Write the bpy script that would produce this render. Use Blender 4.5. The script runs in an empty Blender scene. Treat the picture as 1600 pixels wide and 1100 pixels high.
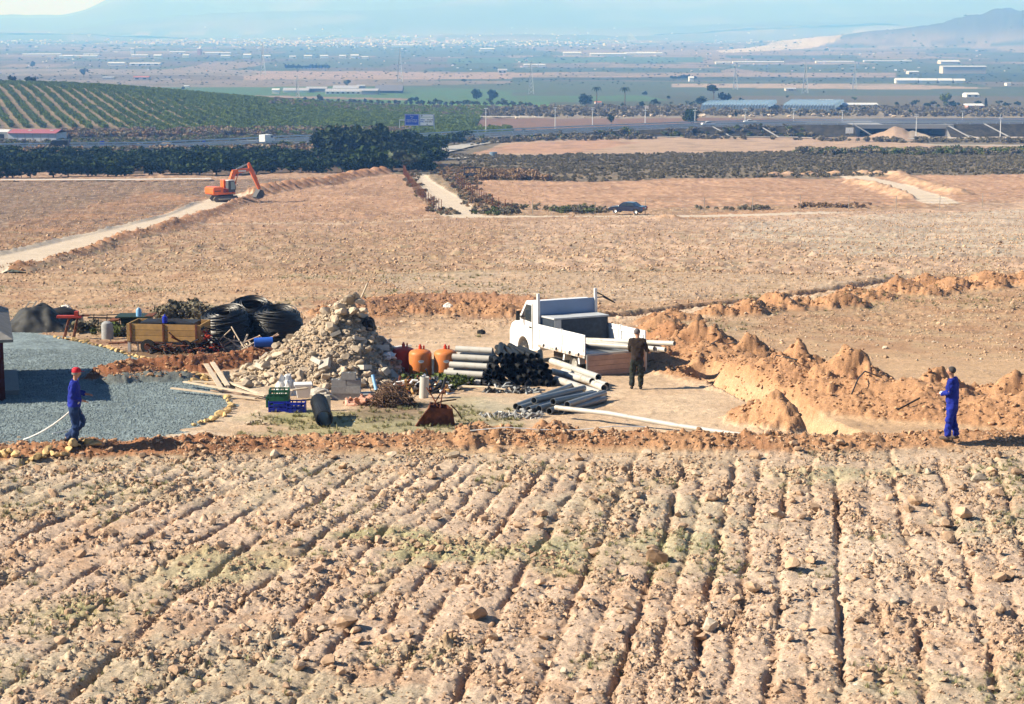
import bpy, bmesh, math, random
ORD = ['first', 'second', 'third', 'fourth', 'fifth', 'sixth', 'seventh', 'eighth', 'ninth', 'tenth', 'eleventh', 'twelfth', 'thirteenth', 'fourteenth', 'fifteenth', 'sixteenth', 'seventeenth', 'eighteenth', 'nineteenth']
def ordw(n):
    t = ['', '', 'twent', 'thirt', 'fort', 'fift', 'sixt']
    return ORD[n] if n < 19 else (t[(n + 1) // 10] + ('ieth' if (n + 1) % 10 == 0 else 'y-' + ORD[(n + 1) % 10 - 1]))
import numpy as np
from mathutils import Vector, Matrix, Euler
S = bpy.context.scene
R = math.radians
PITCH = R(9.65); CZ = 10.0; F = 3000.0
# ---------------------------------------------------------------- camera, world, sun, exposure
cd = bpy.data.cameras.new('camera'); cam = bpy.data.objects.new('camera', cd); S.collection.objects.link(cam)
cam.location = (0, 0, CZ); cam.rotation_euler = (R(90) - PITCH, 0, 0)
cd.sensor_width = 36; cd.lens = 36 * F / 1600; cd.clip_start = 0.5; cd.clip_end = 90000
S.camera = cam
SUN_EL, SUN_AZ = R(34), R(-96)            # azimuth from +Y (clockwise), the sun stands to the left
W = bpy.data.worlds.new('World'); S.world = W; W.use_nodes = True
wn = W.node_tree; bg = wn.nodes['Background']
sky = wn.nodes.new('ShaderNodeTexSky'); sky.sky_type = 'NISHITA'; sky.sun_disc = False
sky.sun_elevation = SUN_EL; sky.sun_rotation = SUN_AZ; sky.air_density = 0.65; sky.dust_density = 0.1; sky.ozone_density = 1.5
wn.links.new(sky.outputs[0], bg.inputs[0]); bg.inputs[1].default_value = 0.05
sl = bpy.data.lights.new('sun', 'SUN'); sl.energy = 5.0; sl.angle = R(0.5); sl.color = (1.0, 0.96, 0.91)
so = bpy.data.objects.new('sun', sl); S.collection.objects.link(so)
sd = Vector((math.sin(SUN_AZ) * math.cos(SUN_EL), math.cos(SUN_AZ) * math.cos(SUN_EL), math.sin(SUN_EL)))
so.rotation_euler = (-sd).to_track_quat('-Z', 'Y').to_euler(); so.location = (0, 0, 60)
S.view_settings.view_transform = 'Standard'; S.view_settings.look = 'None'
S.view_settings.gamma = 1.0; S.view_settings.use_curve_mapping = False
S.view_settings.exposure = 0.98
S.render.engine = 'CYCLES'
cy = S.cycles
cy.max_bounces = 4; cy.diffuse_bounces = 1; cy.glossy_bounces = 2; cy.transmission_bounces = 4
cy.transparent_max_bounces = 8; cy.volume_bounces = 3; cy.use_denoising = True
cy.use_adaptive_sampling = True; cy.adaptive_threshold = 0.01

random.seed(7); rng = np.random.default_rng(7)
# ---------------------------------------------------------------- projection helpers (world <-> photograph)
def tpy(py): return math.tan(PITCH - math.atan((550 - py) / F))
KN = [(1700, 17.6), (1400, 21.3), (1100, 27.1), (900, 33.5), (760, 40.0), (698, 43.9), (650, 48.8), (608, 54.5), (560, 63.0), (500, 77), (460, 90), (430, 104), (380, 150),
      (335, 235), (300, 290), (275, 345), (240, 470), (215, 590), (195, 700), (175, 900), (155, 1250), (130, 1750),
      (110, 2350), (96, 3000), (90, 3380), (80, 4260), (70, 5780), (62, 8150), (56, 11300), (50, 17000), (46.5, 28000)]
KY = np.array([k[1] for k in KN], float); KH = np.array([k[1] * tpy(k[0]) for k in KN])
KL = np.log(KY)
def _pchip(xk, yk, x):
    h = np.diff(xk); d = np.diff(yk) / h; m = np.zeros_like(yk)
    m[0] = d[0]; m[-1] = d[-1]; m[1:-1] = (d[:-1] * h[1:] + d[1:] * h[:-1]) / (h[1:] + h[:-1])
    i = np.clip(np.searchsorted(xk, x) - 1, 0, len(h) - 1); t = np.clip((x - xk[i]) / h[i], 0, 1); hh = h[i]
    return ((2*t**3 - 3*t**2 + 1) * yk[i] + (t**3 - 2*t**2 + t) * hh * m[i] + (-2*t**3 + 3*t**2) * yk[i+1] + (t**3 - t**2) * hh * m[i+1])
def hbase(Y): return _pchip(KY, KH, np.clip(np.asarray(Y, float), KY[0], KY[-1]))
_YS = np.exp(np.linspace(KL[0], KL[-1], 6000)); _TS = hbase(_YS) / _YS
_TS = np.minimum.accumulate(_TS)
def Yof(py): return float(np.interp(-tpy(py), -_TS, _YS))
def ray(px, py):
    u = (px - 800) / F; v = (550 - py) / F
    return u, math.cos(PITCH) + v * math.sin(PITCH), -math.sin(PITCH) + v * math.cos(PITCH)
def At(px, py, Y):
    a, b, c = ray(px, py); s = Y / b
    return Vector((a * s, Y, CZ + c * s))
def P(px, py): return At(px, py, Yof(py))
def scale_at(Y, z=None):
    h = float(hbase(Y)) if z is None else CZ - z
    return F / (Y * math.cos(PITCH) + h * math.sin(PITCH))
# ---------------------------------------------------------------- noise
def _h(ix, iy, s):
    with np.errstate(over='ignore'):
        a = (ix.astype(np.int64).astype(np.uint32) * np.uint32(374761393) + iy.astype(np.int64).astype(np.uint32) * np.uint32(668265263) + np.uint32((s * 974634777 + 12345) & 0xffffffff))
        a = (a ^ (a >> np.uint32(13))) * np.uint32(1274126177)
        a = (a ^ (a >> np.uint32(16))) * np.uint32(2246822519)
        a = a ^ (a >> np.uint32(15))
    return a.astype(np.float64) / 4294967296.0
def perlin(x, y, s=0):
    x = np.asarray(x, float); y = np.asarray(y, float)
    ix = np.floor(x); iy = np.floor(y); fx = x - ix; fy = y - iy
    ux = fx * fx * fx * (fx * (fx * 6 - 15) + 10); uy = fy * fy * fy * (fy * (fy * 6 - 15) + 10)
    def g(a, b):
        an = _h(ix + a, iy + b, s) * 6.2831853
        return np.cos(an) * (fx - a) + np.sin(an) * (fy - b)
    return 1.5 * ((g(0, 0) * (1 - ux) + g(1, 0) * ux) * (1 - uy) + (g(0, 1) * (1 - ux) + g(1, 1) * ux) * uy)
def fbm(x, y, size, octv=4, s=0, gain=0.5):
    r = 0; a = 1.0; f = 1.0 / size; n = 0
    for k in range(octv):
        r = r + a * perlin(x * f + 17.3 * k, y * f - 9.1 * k, s + k); n += a; a *= gain; f *= 2.03
    return r / n
def bumps(x, y, cell, s=0, prob=0.7, rmin=0.2, rmax=0.6, sharp=0.5):
    ix = np.floor(x / cell); iy = np.floor(y / cell); out = np.zeros_like(x)
    for a in (-1, 0, 1):
        for b in (-1, 0, 1):
            jx = ix + a; jy = iy + b
            h1 = _h(jx, jy, s); h2 = _h(jx, jy, s + 101); h3 = _h(jx, jy, s + 202)
            r = (rmin + (rmax - rmin) * h3 * h3) * cell
            d2 = ((jx + h1) * cell - x) ** 2 + ((jy + h2) * cell - y) ** 2
            q = np.clip(1 - d2 / (r * r), 0, 1)
            hh = q ** sharp * r * (_h(jx, jy, s + 303) < prob)
            out = np.maximum(out, hh)
    return out
def sstep(a, b, x):
    t = np.clip((x - a) / (b - a), 0, 1); return t * t * (3 - 2 * t)
def polydist(x, y, pts):
    """distance to a polyline and arc length along it"""
    best = np.full(x.shape, 1e9); al = np.zeros(x.shape); side = np.zeros(x.shape); L = 0
    for (x0, y0), (x1, y1) in zip(pts[:-1], pts[1:]):
        dx, dy = x1 - x0, y1 - y0; l = math.hypot(dx, dy)
        t = np.clip(((x - x0) * dx + (y - y0) * dy) / (l * l), 0, 1)
        d = np.hypot(x - x0 - t * dx, y - y0 - t * dy); m = d < best
        best = np.where(m, d, best); al = np.where(m, L + t * l, al)
        side = np.where(m, np.sign((x - x0) * dy - (y - y0) * dx), side); L += l
    return best, al, side
def inpoly(x, y, pts):
    c = np.zeros(x.shape, bool); n = len(pts); j = n - 1
    for i in range(n):
        xi, yi = pts[i]; xj, yj = pts[j]
        if yi != yj: c ^= ((yi > y) != (yj > y)) & (x < (xj - xi) * (y - yi) / (yj - yi) + xi)
        j = i
    return c
def PP(l): return [tuple(P(a, b)[:2]) for a, b in l]
def dens(l, n=6):
    o = []
    for (a, b), (c, d) in zip(l, l[1:] + l[:1]):
        for k in range(n): o.append((a + (c - a) * k / n, b + (d - b) * k / n))
    return o
def PPc(l): return PP(dens(l))
# ---------------------------------------------------------------- terrain shape
LF = {  # lines on the ground, laid from points of the photograph
 'berm': PP([(-300, 713), (0, 711), (200, 706), (420, 699), (560, 697), (760, 690), (900, 692), (1100, 697), (1300, 700), (1450, 692), (1620, 688), (1900, 684)]),
 'heapred': PP([(178, 588), (225, 579), (300, 577), (360, 570), (430, 556)]),
 'heapgrey': PP([(180, 598), (215, 594), (250, 594), (285, 592)]),
 'trench': PP([(1095, 588), (1150, 606), (1215, 632), (1265, 658), (1300, 674)]),
 'trench2': PP([(955, 492), (1060, 480), (1200, 462), (1330, 447), (1430, 436), (1560, 429), (1700, 424)]),
 'track2': PP([(900, 505), (1060, 488), (1200, 470), (1330, 455), (1430, 444), (1560, 435)]),
 'bank': PP([(560, 492), (640, 480), (700, 478), (760, 478), (835, 482)]),
 'trackL': PP([(-200, 455), (0, 414), (130, 380), (240, 350), (330, 320), (368, 306)]),
 'ridgeL': PP([(-200, 470), (0, 425), (130, 391), (250, 361), (345, 326), (395, 304)]),
 'ridgeL0': PP([(-200, 445), (0, 404), (130, 372), (240, 343), (320, 316)]),
 'ridgeM': PP([(385, 306), (430, 298), (480, 290), (540, 279), (590, 272), (628, 268)]),
 'roadM': PP([(722, 337), (706, 322), (684, 302), (664, 284), (655, 272), (668, 265), (700, 261), (735, 252)]),
 'cartrack': PP([(730, 339), (820, 339), (900, 338), (1000, 337.5), (1100, 337), (1300, 333)]),
 'trackR': PP([(1335, 276), (1390, 288), (1440, 306), (1470, 316)]),
 'ridgeR1': PP([(1200, 276), (1240, 273), (1290, 272), (1350, 272), (1400, 276)]),
 'ridgeR2': PP([(1330, 283), (1370, 292), (1420, 311)]),
 'ridgeR3': PP([(1400, 275), (1440, 289), (1500, 306)]),
 'rut1': PP([(880, 472), (960, 466), (1050, 462), (1200, 452), (1320, 446), (1420, 434), (1560, 428)]),
 'slip': PP([(655, 246), (690, 236), (720, 229), (800, 218), (900, 212), (1000, 208), (1100, 206)]),
 'spoilr': PP([(1035, 560), (1100, 572), (1170, 588), (1245, 606), (1330, 628), (1460, 645), (1600, 655), (1750, 660)]),
 'path2': PP([(690, 262), (705, 250), (730, 244), (800, 240)]),
}
MOUNDS = []   # x, y, rx, ry, h
def addm(px, py, rpx, hpx, ry=1.0):
    p = P(px, py); s = scale_at(p.y); MOUNDS.append((p.x, p.y, rpx / s, rpx / s * ry, hpx / s))
for a in [(1100, 556, 62, 44), (1165, 572, 58, 40), (1050, 545, 60, 34), (1040, 520, 48, 22), (1242, 594, 62, 48), (1325, 612, 80, 54), (1290, 618, 50, 30), (1380, 620, 50, 26), (1200, 602, 40, 22), (1460, 632, 74, 46),
          (1440, 622, 46, 22), (1585, 636, 74, 44), (1530, 640, 46, 22), (1660, 640, 80, 44), (1545, 660, 44, 18), (1210, 664, 62, 44), (1185, 655, 50, 22), (748, 692, 60, 24), (865, 690, 58, 24), (690, 696, 44, 10), (945, 692, 46, 12), (812, 694, 40, 12),
          (1050, 503, 46, 12), (1120, 494, 40, 14), (1170, 492, 42, 17), (1215, 484, 44, 20), (1255, 478, 34, 12), (1310, 480, 50, 20), (1360, 468, 34, 14), (1405, 458, 44, 22), (1445, 450, 36, 17), (1490, 454, 42, 17), (1545, 446, 46, 17), (1600, 444, 44, 14), (1330, 462, 30, 12),
          (655, 490, 40, 10), (720, 490, 50, 12), (790, 492, 50, 14), (830, 490, 36, 12),
          (1045, 343, 34, 8)]: addm(*a)
_r = random.Random(11)
for _k in range(26):
    _f = _r.random(); addm(1050 + 560 * _f + _r.uniform(-20, 20), 560 + 84 * _f ** .9 + _r.uniform(-6, 16), _r.uniform(22, 46), _r.uniform(12, 26))
for _k in range(22):
    _f = _r.random(); addm(1010 + 600 * _f, 505 - 60 * _f + _r.uniform(-5, 4), _r.uniform(14, 34), _r.uniform(6, 14))
p_ = P(1400, 214); MOUNDS.append((p_.x, p_.y, 7.5, 6.5, 3.8)); MOUNDS.append((p_.x - 4, p_.y, 7, 5, 1.9)); MOUNDS.append((p_.x + 5, p_.y, 6, 4, 2.4))
RUB = P(542, 592); RUBR = (168 / scale_at(RUB.y), 135 / scale_at(RUB.y), 100 / scale_at(RUB.y))
PL_PLOUGH = PPc([(-700, 722), (0, 722), (420, 712), (800, 708), (1200, 708), (1600, 702), (2300, 700), (2300, 1690), (-700, 1690)])
PL_GRAVEL = PPc([(-400, 516), (20, 516), (60, 519), (100, 527), (160, 541), (205, 554), (240, 566), (262, 578), (290, 592), (330, 606), (352, 620), (362, 634), (340, 652), (300, 668), (262, 686), (240, 696), (-400, 698)])
HC = [(-110, 850), (-215, 900), (-320, 860), (-420, 880)]
HW = [(-300, 243, 1), (0, 240, 1), (250, 236, 1), (400, 231, 1.2), (490, 226, 1.2), (690, 221, 1.2), (800, 216, 1.3), (950, 212, 2), (1100, 210.5, 3), (1250, 210, 3.6), (1400, 210, 3.9), (1700, 209, 3.9), (2000, 209, 3.9)]
HWP = [(*P(a, b)[:2], c) for a, b, c in HW]

def far_relief(x, y):
    z = np.zeros_like(x)
    # orchard hill on the left
    ax = x / y
    z += (13.5 * np.exp(-((y - 870) / 190.0) ** 2)) * sstep(-0.015, -0.27, ax)
    z += 1.2 * fbm(x, y, 260, 2, 71) * sstep(420, 900, y) * (1 - sstep(1000, 1400, y))
    # foothills and mountains (distance in metres)
    hill = np.exp(-(((x - 1480) / 290) ** 2 + ((y - 5500) / 700) ** 2)) * 82 * (1 + 0.7 * fbm(x, y, 300, 5, 31, .62)) 
    hill += np.exp(-(((x - 1080) / 300) ** 2 + ((y - 5600) / 500) ** 2)) * 34 * (1 + 0.5 * fbm(x, y, 400, 4, 35))
    hill += np.exp(-(((x - 2300) / 480) ** 2 + ((y - 6000) / 900) ** 2)) * 90 * (1 + 0.4 * fbm(x, y, 900, 4, 36))
    hill *= sstep(3900, 4700, y)
    z += np.maximum(hill, 0)
    rm = sstep(8800, 14500, y + 0.15 * x)
    ridge = (1 - np.abs(fbm(x, y, 3600, 5, 51, 0.55)) * 2.4)
    prof = 430 + 120 * np.sin(x / 2600.0 + 0.6)
    prof = np.where(x < -0.15 * y, prof * (0.42 + 0.58 * sstep(-0.235, -0.185, x / y)), prof)
    z += rm * prof * (0.62 + 0.38 * ridge) * (1 - 0.75 * sstep(23500, 29000, y))
    rm2 = sstep(6900, 8800, y) * (1 - sstep(9500, 12500, y))
    z += rm2 * np.maximum(0, fbm(x + 900, y, 2000, 5, 61) + 0.12) * 110
    return z
def terrain(x, y, lod):
    """lod 0 near, 1 middle, 2 far"""
    x = np.asarray(x, float); y = np.asarray(y, float)
    z = CZ - hbase(y)
    info = {}
    if lod == 2:
        z = z + far_relief(x, y) + fbm(x, y, 6, 3, 91) * 0.35 * (1 - sstep(700, 1500, y))
    if lod >= 1:
        fr = sstep(330, 420, y)
        z = z + fr * 0.25 * fbm(x, y, 14, 3, 93)
    am = np.ones_like(x)
    pl = inpoly(x, y, PL_PLOUGH) if lod == 0 else np.zeros(x.shape, bool)
    gr = inpoly(x + 0.5 * fbm(x, y, 0.9, 4, 18), y + 1.0 * fbm(x, y, 0.9, 4, 19), PL_GRAVEL) if lod == 0 else np.zeros(x.shape, bool)
    info['plough'] = pl; info['gravel'] = gr
    if lod == 0:
        edge = sstep(43.6, 41.0, y + 0.5 * fbm(x, y, 3, 2, 3))
        wx = x + 0.16 * fbm(x, y, 2.2, 4, 11) + 0.045 * fbm(x, y, 0.35, 3, 5)
        sft = wx - 0.16 * (y - 27) - 0.010 * np.clip(y - 30, 0, 20) ** 2 * sstep(4, -6, x)
        ph = sft / 0.58; k = np.floor(ph); fr = ph - k
        off = (_h(k, k * 0 + 9, 6) - 0.5) * 0.22
        dk = 0.15 + 0.6 * _h(k, k * 0 + 3, 5) + 0.6 * (np.mod(k, 2) == 0)
        amp = np.clip(0.62 + 1.3 * fbm(x + k * 7.7, y, 1.7, 4, 21), 0.08, 1.4)
        dd = np.abs(fr - 0.5 + off)
        wdt = 0.095 + 0.07 * np.clip(0.5 + fbm(x, y + k * 3, 0.8, 2, 23), 0, 1)
        fur = np.exp(-(dd / wdt) ** 2) * 0.14 * dk * amp * (0.75 + 0.25 * sstep(-3, 1, x))
        fur2 = 0.016 * np.cos(2 * math.pi * (fr - 0.5 + off)) * -1 * np.clip(0.6 + fbm(x, y, 4, 2, 29), 0, 1)
        cl = np.clip(0.42 + 2.2 * fbm(x, y, 1.5, 4, 27), 0, 1) * 0.88 + 0.75 * np.exp(-(dd / 0.17) ** 2)
        d1 = x + 0.05 * perlin(x * 9, y * 9, 1); d2 = y + 0.05 * perlin(x * 9 + 5, y * 9, 2)
        b = bumps(d1, d2, 0.36, 41, 0.55, 0.10, 0.36) * 0.85 + bumps(d1, d2, 0.17, 43, 0.75, 0.15, 0.5) * 0.95 + bumps(x, y, 0.085, 44, 0.7, 0.2, 0.5) * 0.9
        zp = -(fur * (0.25 + 0.75 * edge)) + fur2 * edge + b * cl * (0.5 + 0.5 * edge) + 0.09 * fbm(x, y, 1.3, 5, 45, 0.6) * (0.4 + .6 * edge) + 0.022 * fbm(x, y, 0.16, 3, 46)
        info['furrow'] = fur * edge; info['clod'] = b * cl
        # yard and field behind
        rough = sstep(66, 78, y)
        bm = bumps(d1, d2, 0.55, 51, 0.5, 0.1, 0.32) * (0.12 + 0.5 * rough) + bumps(d1, d2, 0.26, 52, 0.5, 0.12, 0.4) * (0.2 + 0.5 * rough)
        rr = x - 0.35 * y
        rowf = 0.045 * np.sin(2 * math.pi * (y * 0.8 - x * 0.25 + 1.5 * fbm(x, y, 5, 4, 55)) / 1.1) * np.clip(.4 + 2 * fbm(x, y, 6, 2, 57), 0, 1) * sstep(72, 84, y) * sstep(-2, 6, x)
        zy = bm * (1 - gr * 0.95) + 0.05 * fbm(x, y, 1.6, 4, 53) * (1 - gr * .8) + 0.012 * fbm(x, y, 0.15, 3, 54) + gr * (bumps(x, y, 0.10, 58, 0.9, 0.2, 0.5) * 0.35 + 0.02 * fbm(x, y, 0.5, 3, 59)) + 0.35 * fbm(x, y, 14, 2, 56) * sstep(66, 90, y) + rowf
        z = z + np.where(pl, zp, zy)
        # big mounds, berm, heaps
        wob = 0.28 * fbm(x, y, 0.8, 4, 61) + 0.10 * fbm(x, y, 0.25, 3, 62)
        mm = np.zeros_like(x); xw = x + 0.5 * fbm(x, y, 1.3, 4, 601, .6); yw = y + 0.8 * fbm(x, y, 1.3, 4, 607, .6)
        for (mx, my, rx, ry, h) in MOUNDS:
            rx = rx * 1.12; sel = (np.abs(x - mx) < rx * 1.6) & (np.abs(y - my) < ry * 1.6)
            if not sel.any(): continue
            rd = np.sqrt(((xw[sel] - mx) / rx) ** 2 + ((yw[sel] - my) / ry) ** 2 + 0.006) * (1 + 0.35 * fbm(x[sel] + mx * 3, y[sel], rx * 0.8, 3, 64)) + wob[sel] * 0.7
            mm[sel] = np.maximum(mm[sel], 1.36 * h * np.clip(1.03 - rd, 0, 1))
        d, al, sd_ = polydist(x, y, LF['berm'])
        hb = (0.20 + 0.22 * np.clip(fbm(al, al * 0 + 2.0, 1.6, 4, 63) + .3, 0, 1))
        mm = np.maximum(mm, hb * np.clip(1 - (d + wob * 0.7) / 0.95, 0, 1) ** 0.8)
        for nm, wdt, hh in (('heapred', 0.95, 0.42), ('heapgrey', 0.6, 0.25)):
            d, al, _ = polydist(x, y, LF[nm])
            mm = np.maximum(mm, hh * np.clip(1 - (d + wob) / wdt, 0, 1) ** 0.8)
        d, al, _ = polydist(x, y, LF['bank'])
        mm = np.maximum(mm, 0.55 * np.clip(1 - (d + wob) / 2.4, 0, 1))
        d, al, _ = polydist(x, y, LF['spoilr'])
        mm = np.maximum(mm, (0.62 + 0.5 * fbm(x, y, 2.0, 3, 68)) * np.clip(1 - (d + wob * 1.5) / 2.7, 0, 1))
        rdr = np.sqrt(((x - RUB.x) / np.where(x < RUB.x, RUBR[0], RUBR[2])) ** 2 + ((y - RUB.y) / RUBR[1]) ** 2 + 0.003) + wob * 0.3
        mr = 2.42 * np.clip(1.02 - rdr, 0, 1) ** 1.0
        tr, al, sdt = polydist(x, y, LF['trench'])
        cut = -1.0 * np.clip(1.25 - np.abs(tr + wob * 0.5) / 0.52, 0, 1)
        near_t = tr < 1.0
        tr2, al2, _ = polydist(x, y, LF['trench2'])
        cut2 = -0.55 * np.clip(1.5 - np.abs(tr2 + wob * 0.6) / 0.5, 0, 1)
        rt, alr, _ = polydist(x, y, LF['rut1'])
        cut3 = -0.10 * np.clip(1.2 - (rt + wob * .5) / 0.35, 0, 1)
        tk, _, _ = polydist(x, y, LF['track2'])
        info['track2'] = (tk < 0.9)
        cl2 = bumps(d1, d2, 0.34, 65, 0.7, 0.15, 0.42) * 0.75 + bumps(d1, d2, 0.17, 66, 0.8, 0.15, 0.5) * 0.7
        e = sstep(0.0, 0.12, mm)
        big = sstep(0.35, 0.8, mm)
        z = z + mm + cl2 * e * (1.0 - 0.2 * big) + np.maximum(mr - 0.0, 0) + cut + cut2 + cut3
        info['mm'] = mm; info['mr'] = mr; info['cut'] = -cut - cut2; info['mclod'] = cl2 * e
    if lod == 1 or lod == 0:
        wob = 0.5 * fbm(x, y, 2.0, 3, 77)
        mm = np.zeros_like(x)
        ser = LF['ridgeM']
        if lod == 1:
            d, al, _ = polydist(x, y, LF['ridgeM'])
            saw = (al / 3.6 + 0.25 * perlin(al / 9, al * 0)) % 1.0
            mm = np.maximum(mm, (0.15 + 1.25 * (1 - np.abs(saw * 2 - 1))) * np.clip(1.2 - (d + wob * .4) / 2.2, 0, 1))
            d, al, _ = polydist(x, y, LF['ridgeL'])
            saw = (al / 3.4 + 0.5 * perlin(al / 7, al * 0)) % 1.0
            mm = np.maximum(mm, (0.30 + 0.55 * (1 - np.abs(saw * 2 - 1))) * np.clip(1.15 - (d + wob * .8) / 1.9, 0, 1))
            d, al, _ = polydist(x, y, LF['ridgeL0'])
            mm = np.maximum(mm, 0.4 * np.clip(1.1 - (d + wob * .9) / 1.7, 0, 1))
            for nm in ('ridgeR1', 'ridgeR2', 'ridgeR3'):
                d, al, _ = polydist(x, y, LF[nm]); saw = (al / 5.2) % 1.0
                mm = np.maximum(mm, (0.3 + 0.6 * (1 - np.abs(saw * 2 - 1))) * np.clip(1.15 - (d + wob * 1.3) / 2.3, 0, 1))
        for (mx, my, rx, ry, h) in MOUNDS:
            if my < 105 or lod == 0: continue
            rd = np.sqrt(((x - mx) / rx) ** 2 + ((y - my) / ry) ** 2 + 0.004) + wob * 0.3
            mm = np.maximum(mm, h * np.clip(1.0 - rd, 0, 1))
        tl, _, _ = polydist(x, y, LF['trackL']); rm, _, _ = polydist(x, y, LF['roadM']); trr, _, _ = polydist(x, y, LF['trackR'])
        if lod == 1:
            info['mm'] = mm
            ct, _, _ = polydist(x, y, LF['cartrack']); mm = mm * np.clip((tl - 2.1) / .7, 0, 1) * np.clip((trr - 2.0) / .7, 0, 1); info['mm'] = mm; nar = 0.35 + 0.65 * sstep(345, 250, y)
            flat = np.clip((np.minimum(np.minimum(tl - 2.3, rm - 2.2 * nar), np.minimum(trr - 2.2, ct - 1.6))) / 0.8, 0, 1)
            b = bumps(x, y, 1.3, 81, 0.4, 0.1, 0.32) * 0.42 + bumps(x, y, 0.7, 82, 0.6, 0.12, 0.45) * 0.5 + 0.10 * fbm(x, y, 2.6, 4, 83, .6)
            rowf = 0.05 * np.sin(2 * math.pi * (x + 0.12 * y + 3.0 * fbm(x, y, 14, 4, 85)) / 2.3) * np.clip(3 * fbm(x, y, 25, 2, 87), 0, 1)
            z = z + (b + rowf + 0.5 * fbm(x, y, 22, 2, 86)) * flat + mm
            info['road'] = (flat < 0.5) & (mm < 0.22)
            info['isM'] = rm < 3.4
    if lod == 2:
        mm = np.zeros_like(x)
        for (mx, my, rx, ry, h) in MOUNDS:
            if my < 300: continue
            rd = np.sqrt(((x - mx) / rx) ** 2 + ((y - my) / ry) ** 2 + 0.004) + 0.2 * fbm(x, y, 3, 3, 97)
            mm = np.maximum(mm, h * np.clip(1.0 - rd, 0, 1))
        z = z + mm; info['mm'] = mm
    return z, info
def gz(x, y):
    lod = 0 if y < 103 else (1 if y < 345 else 2)
    return float(terrain(np.array([float(x)]), np.array([float(y)]), lod)[0][0])
def hit(px, py):
    y0, y1 = Yof(py + 60), Yof(py - 8); ys = np.linspace(y0, y1, 900); a, b, c = ray(px, py); xs = a / b * ys; zr = CZ + c / b * ys
    z = terrain(xs, ys, 0)[0]; k = int(np.argmax(zr <= z)); return Vector((xs[k], ys[k], z[k]))
def G(px, py):
    p = P(px, py); p.z = gz(p.x, p.y); return p
# ---------------------------------------------------------------- scene building helpers
COL = S.collection
def link(o): COL.objects.link(o); return o
def tag(o, label=None, cat=None, group=None, kind=None):
    if label: o['label'] = label
    if cat: o['category'] = cat
    if group: o['group'] = group
    if kind: o['kind'] = kind
    return o
def thing(name, label, cat, loc=(0, 0, 0), rz=0.0, group=None):
    o = bpy.data.objects.new(name, None); link(o); o.location = loc; o.rotation_euler = (0, 0, rz); o.empty_display_size = 0.3
    return tag(o, label, cat, group)
def copy_tree(o, parent=None):
    c = o.copy(); link(c); c.parent = parent
    for ch in list(o.children): copy_tree(ch, c)
    return c
def mesh_np(name, v, f, smooth=False):
    me = bpy.data.meshes.new(name); f = np.asarray(f); n = f.shape[1]
    me.vertices.add(len(v)); me.vertices.foreach_set('co', np.asarray(v, np.float32).ravel())
    me.loops.add(f.size); me.loops.foreach_set('vertex_index', f.astype(np.int32).ravel())
    me.polygons.add(len(f)); me.polygons.foreach_set('loop_start', np.arange(0, f.size, n, dtype=np.int32))
    if smooth: me.polygons.foreach_set('use_smooth', np.ones(len(f), bool))
    me.update(calc_edges=True); return me
_M = {}
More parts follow.
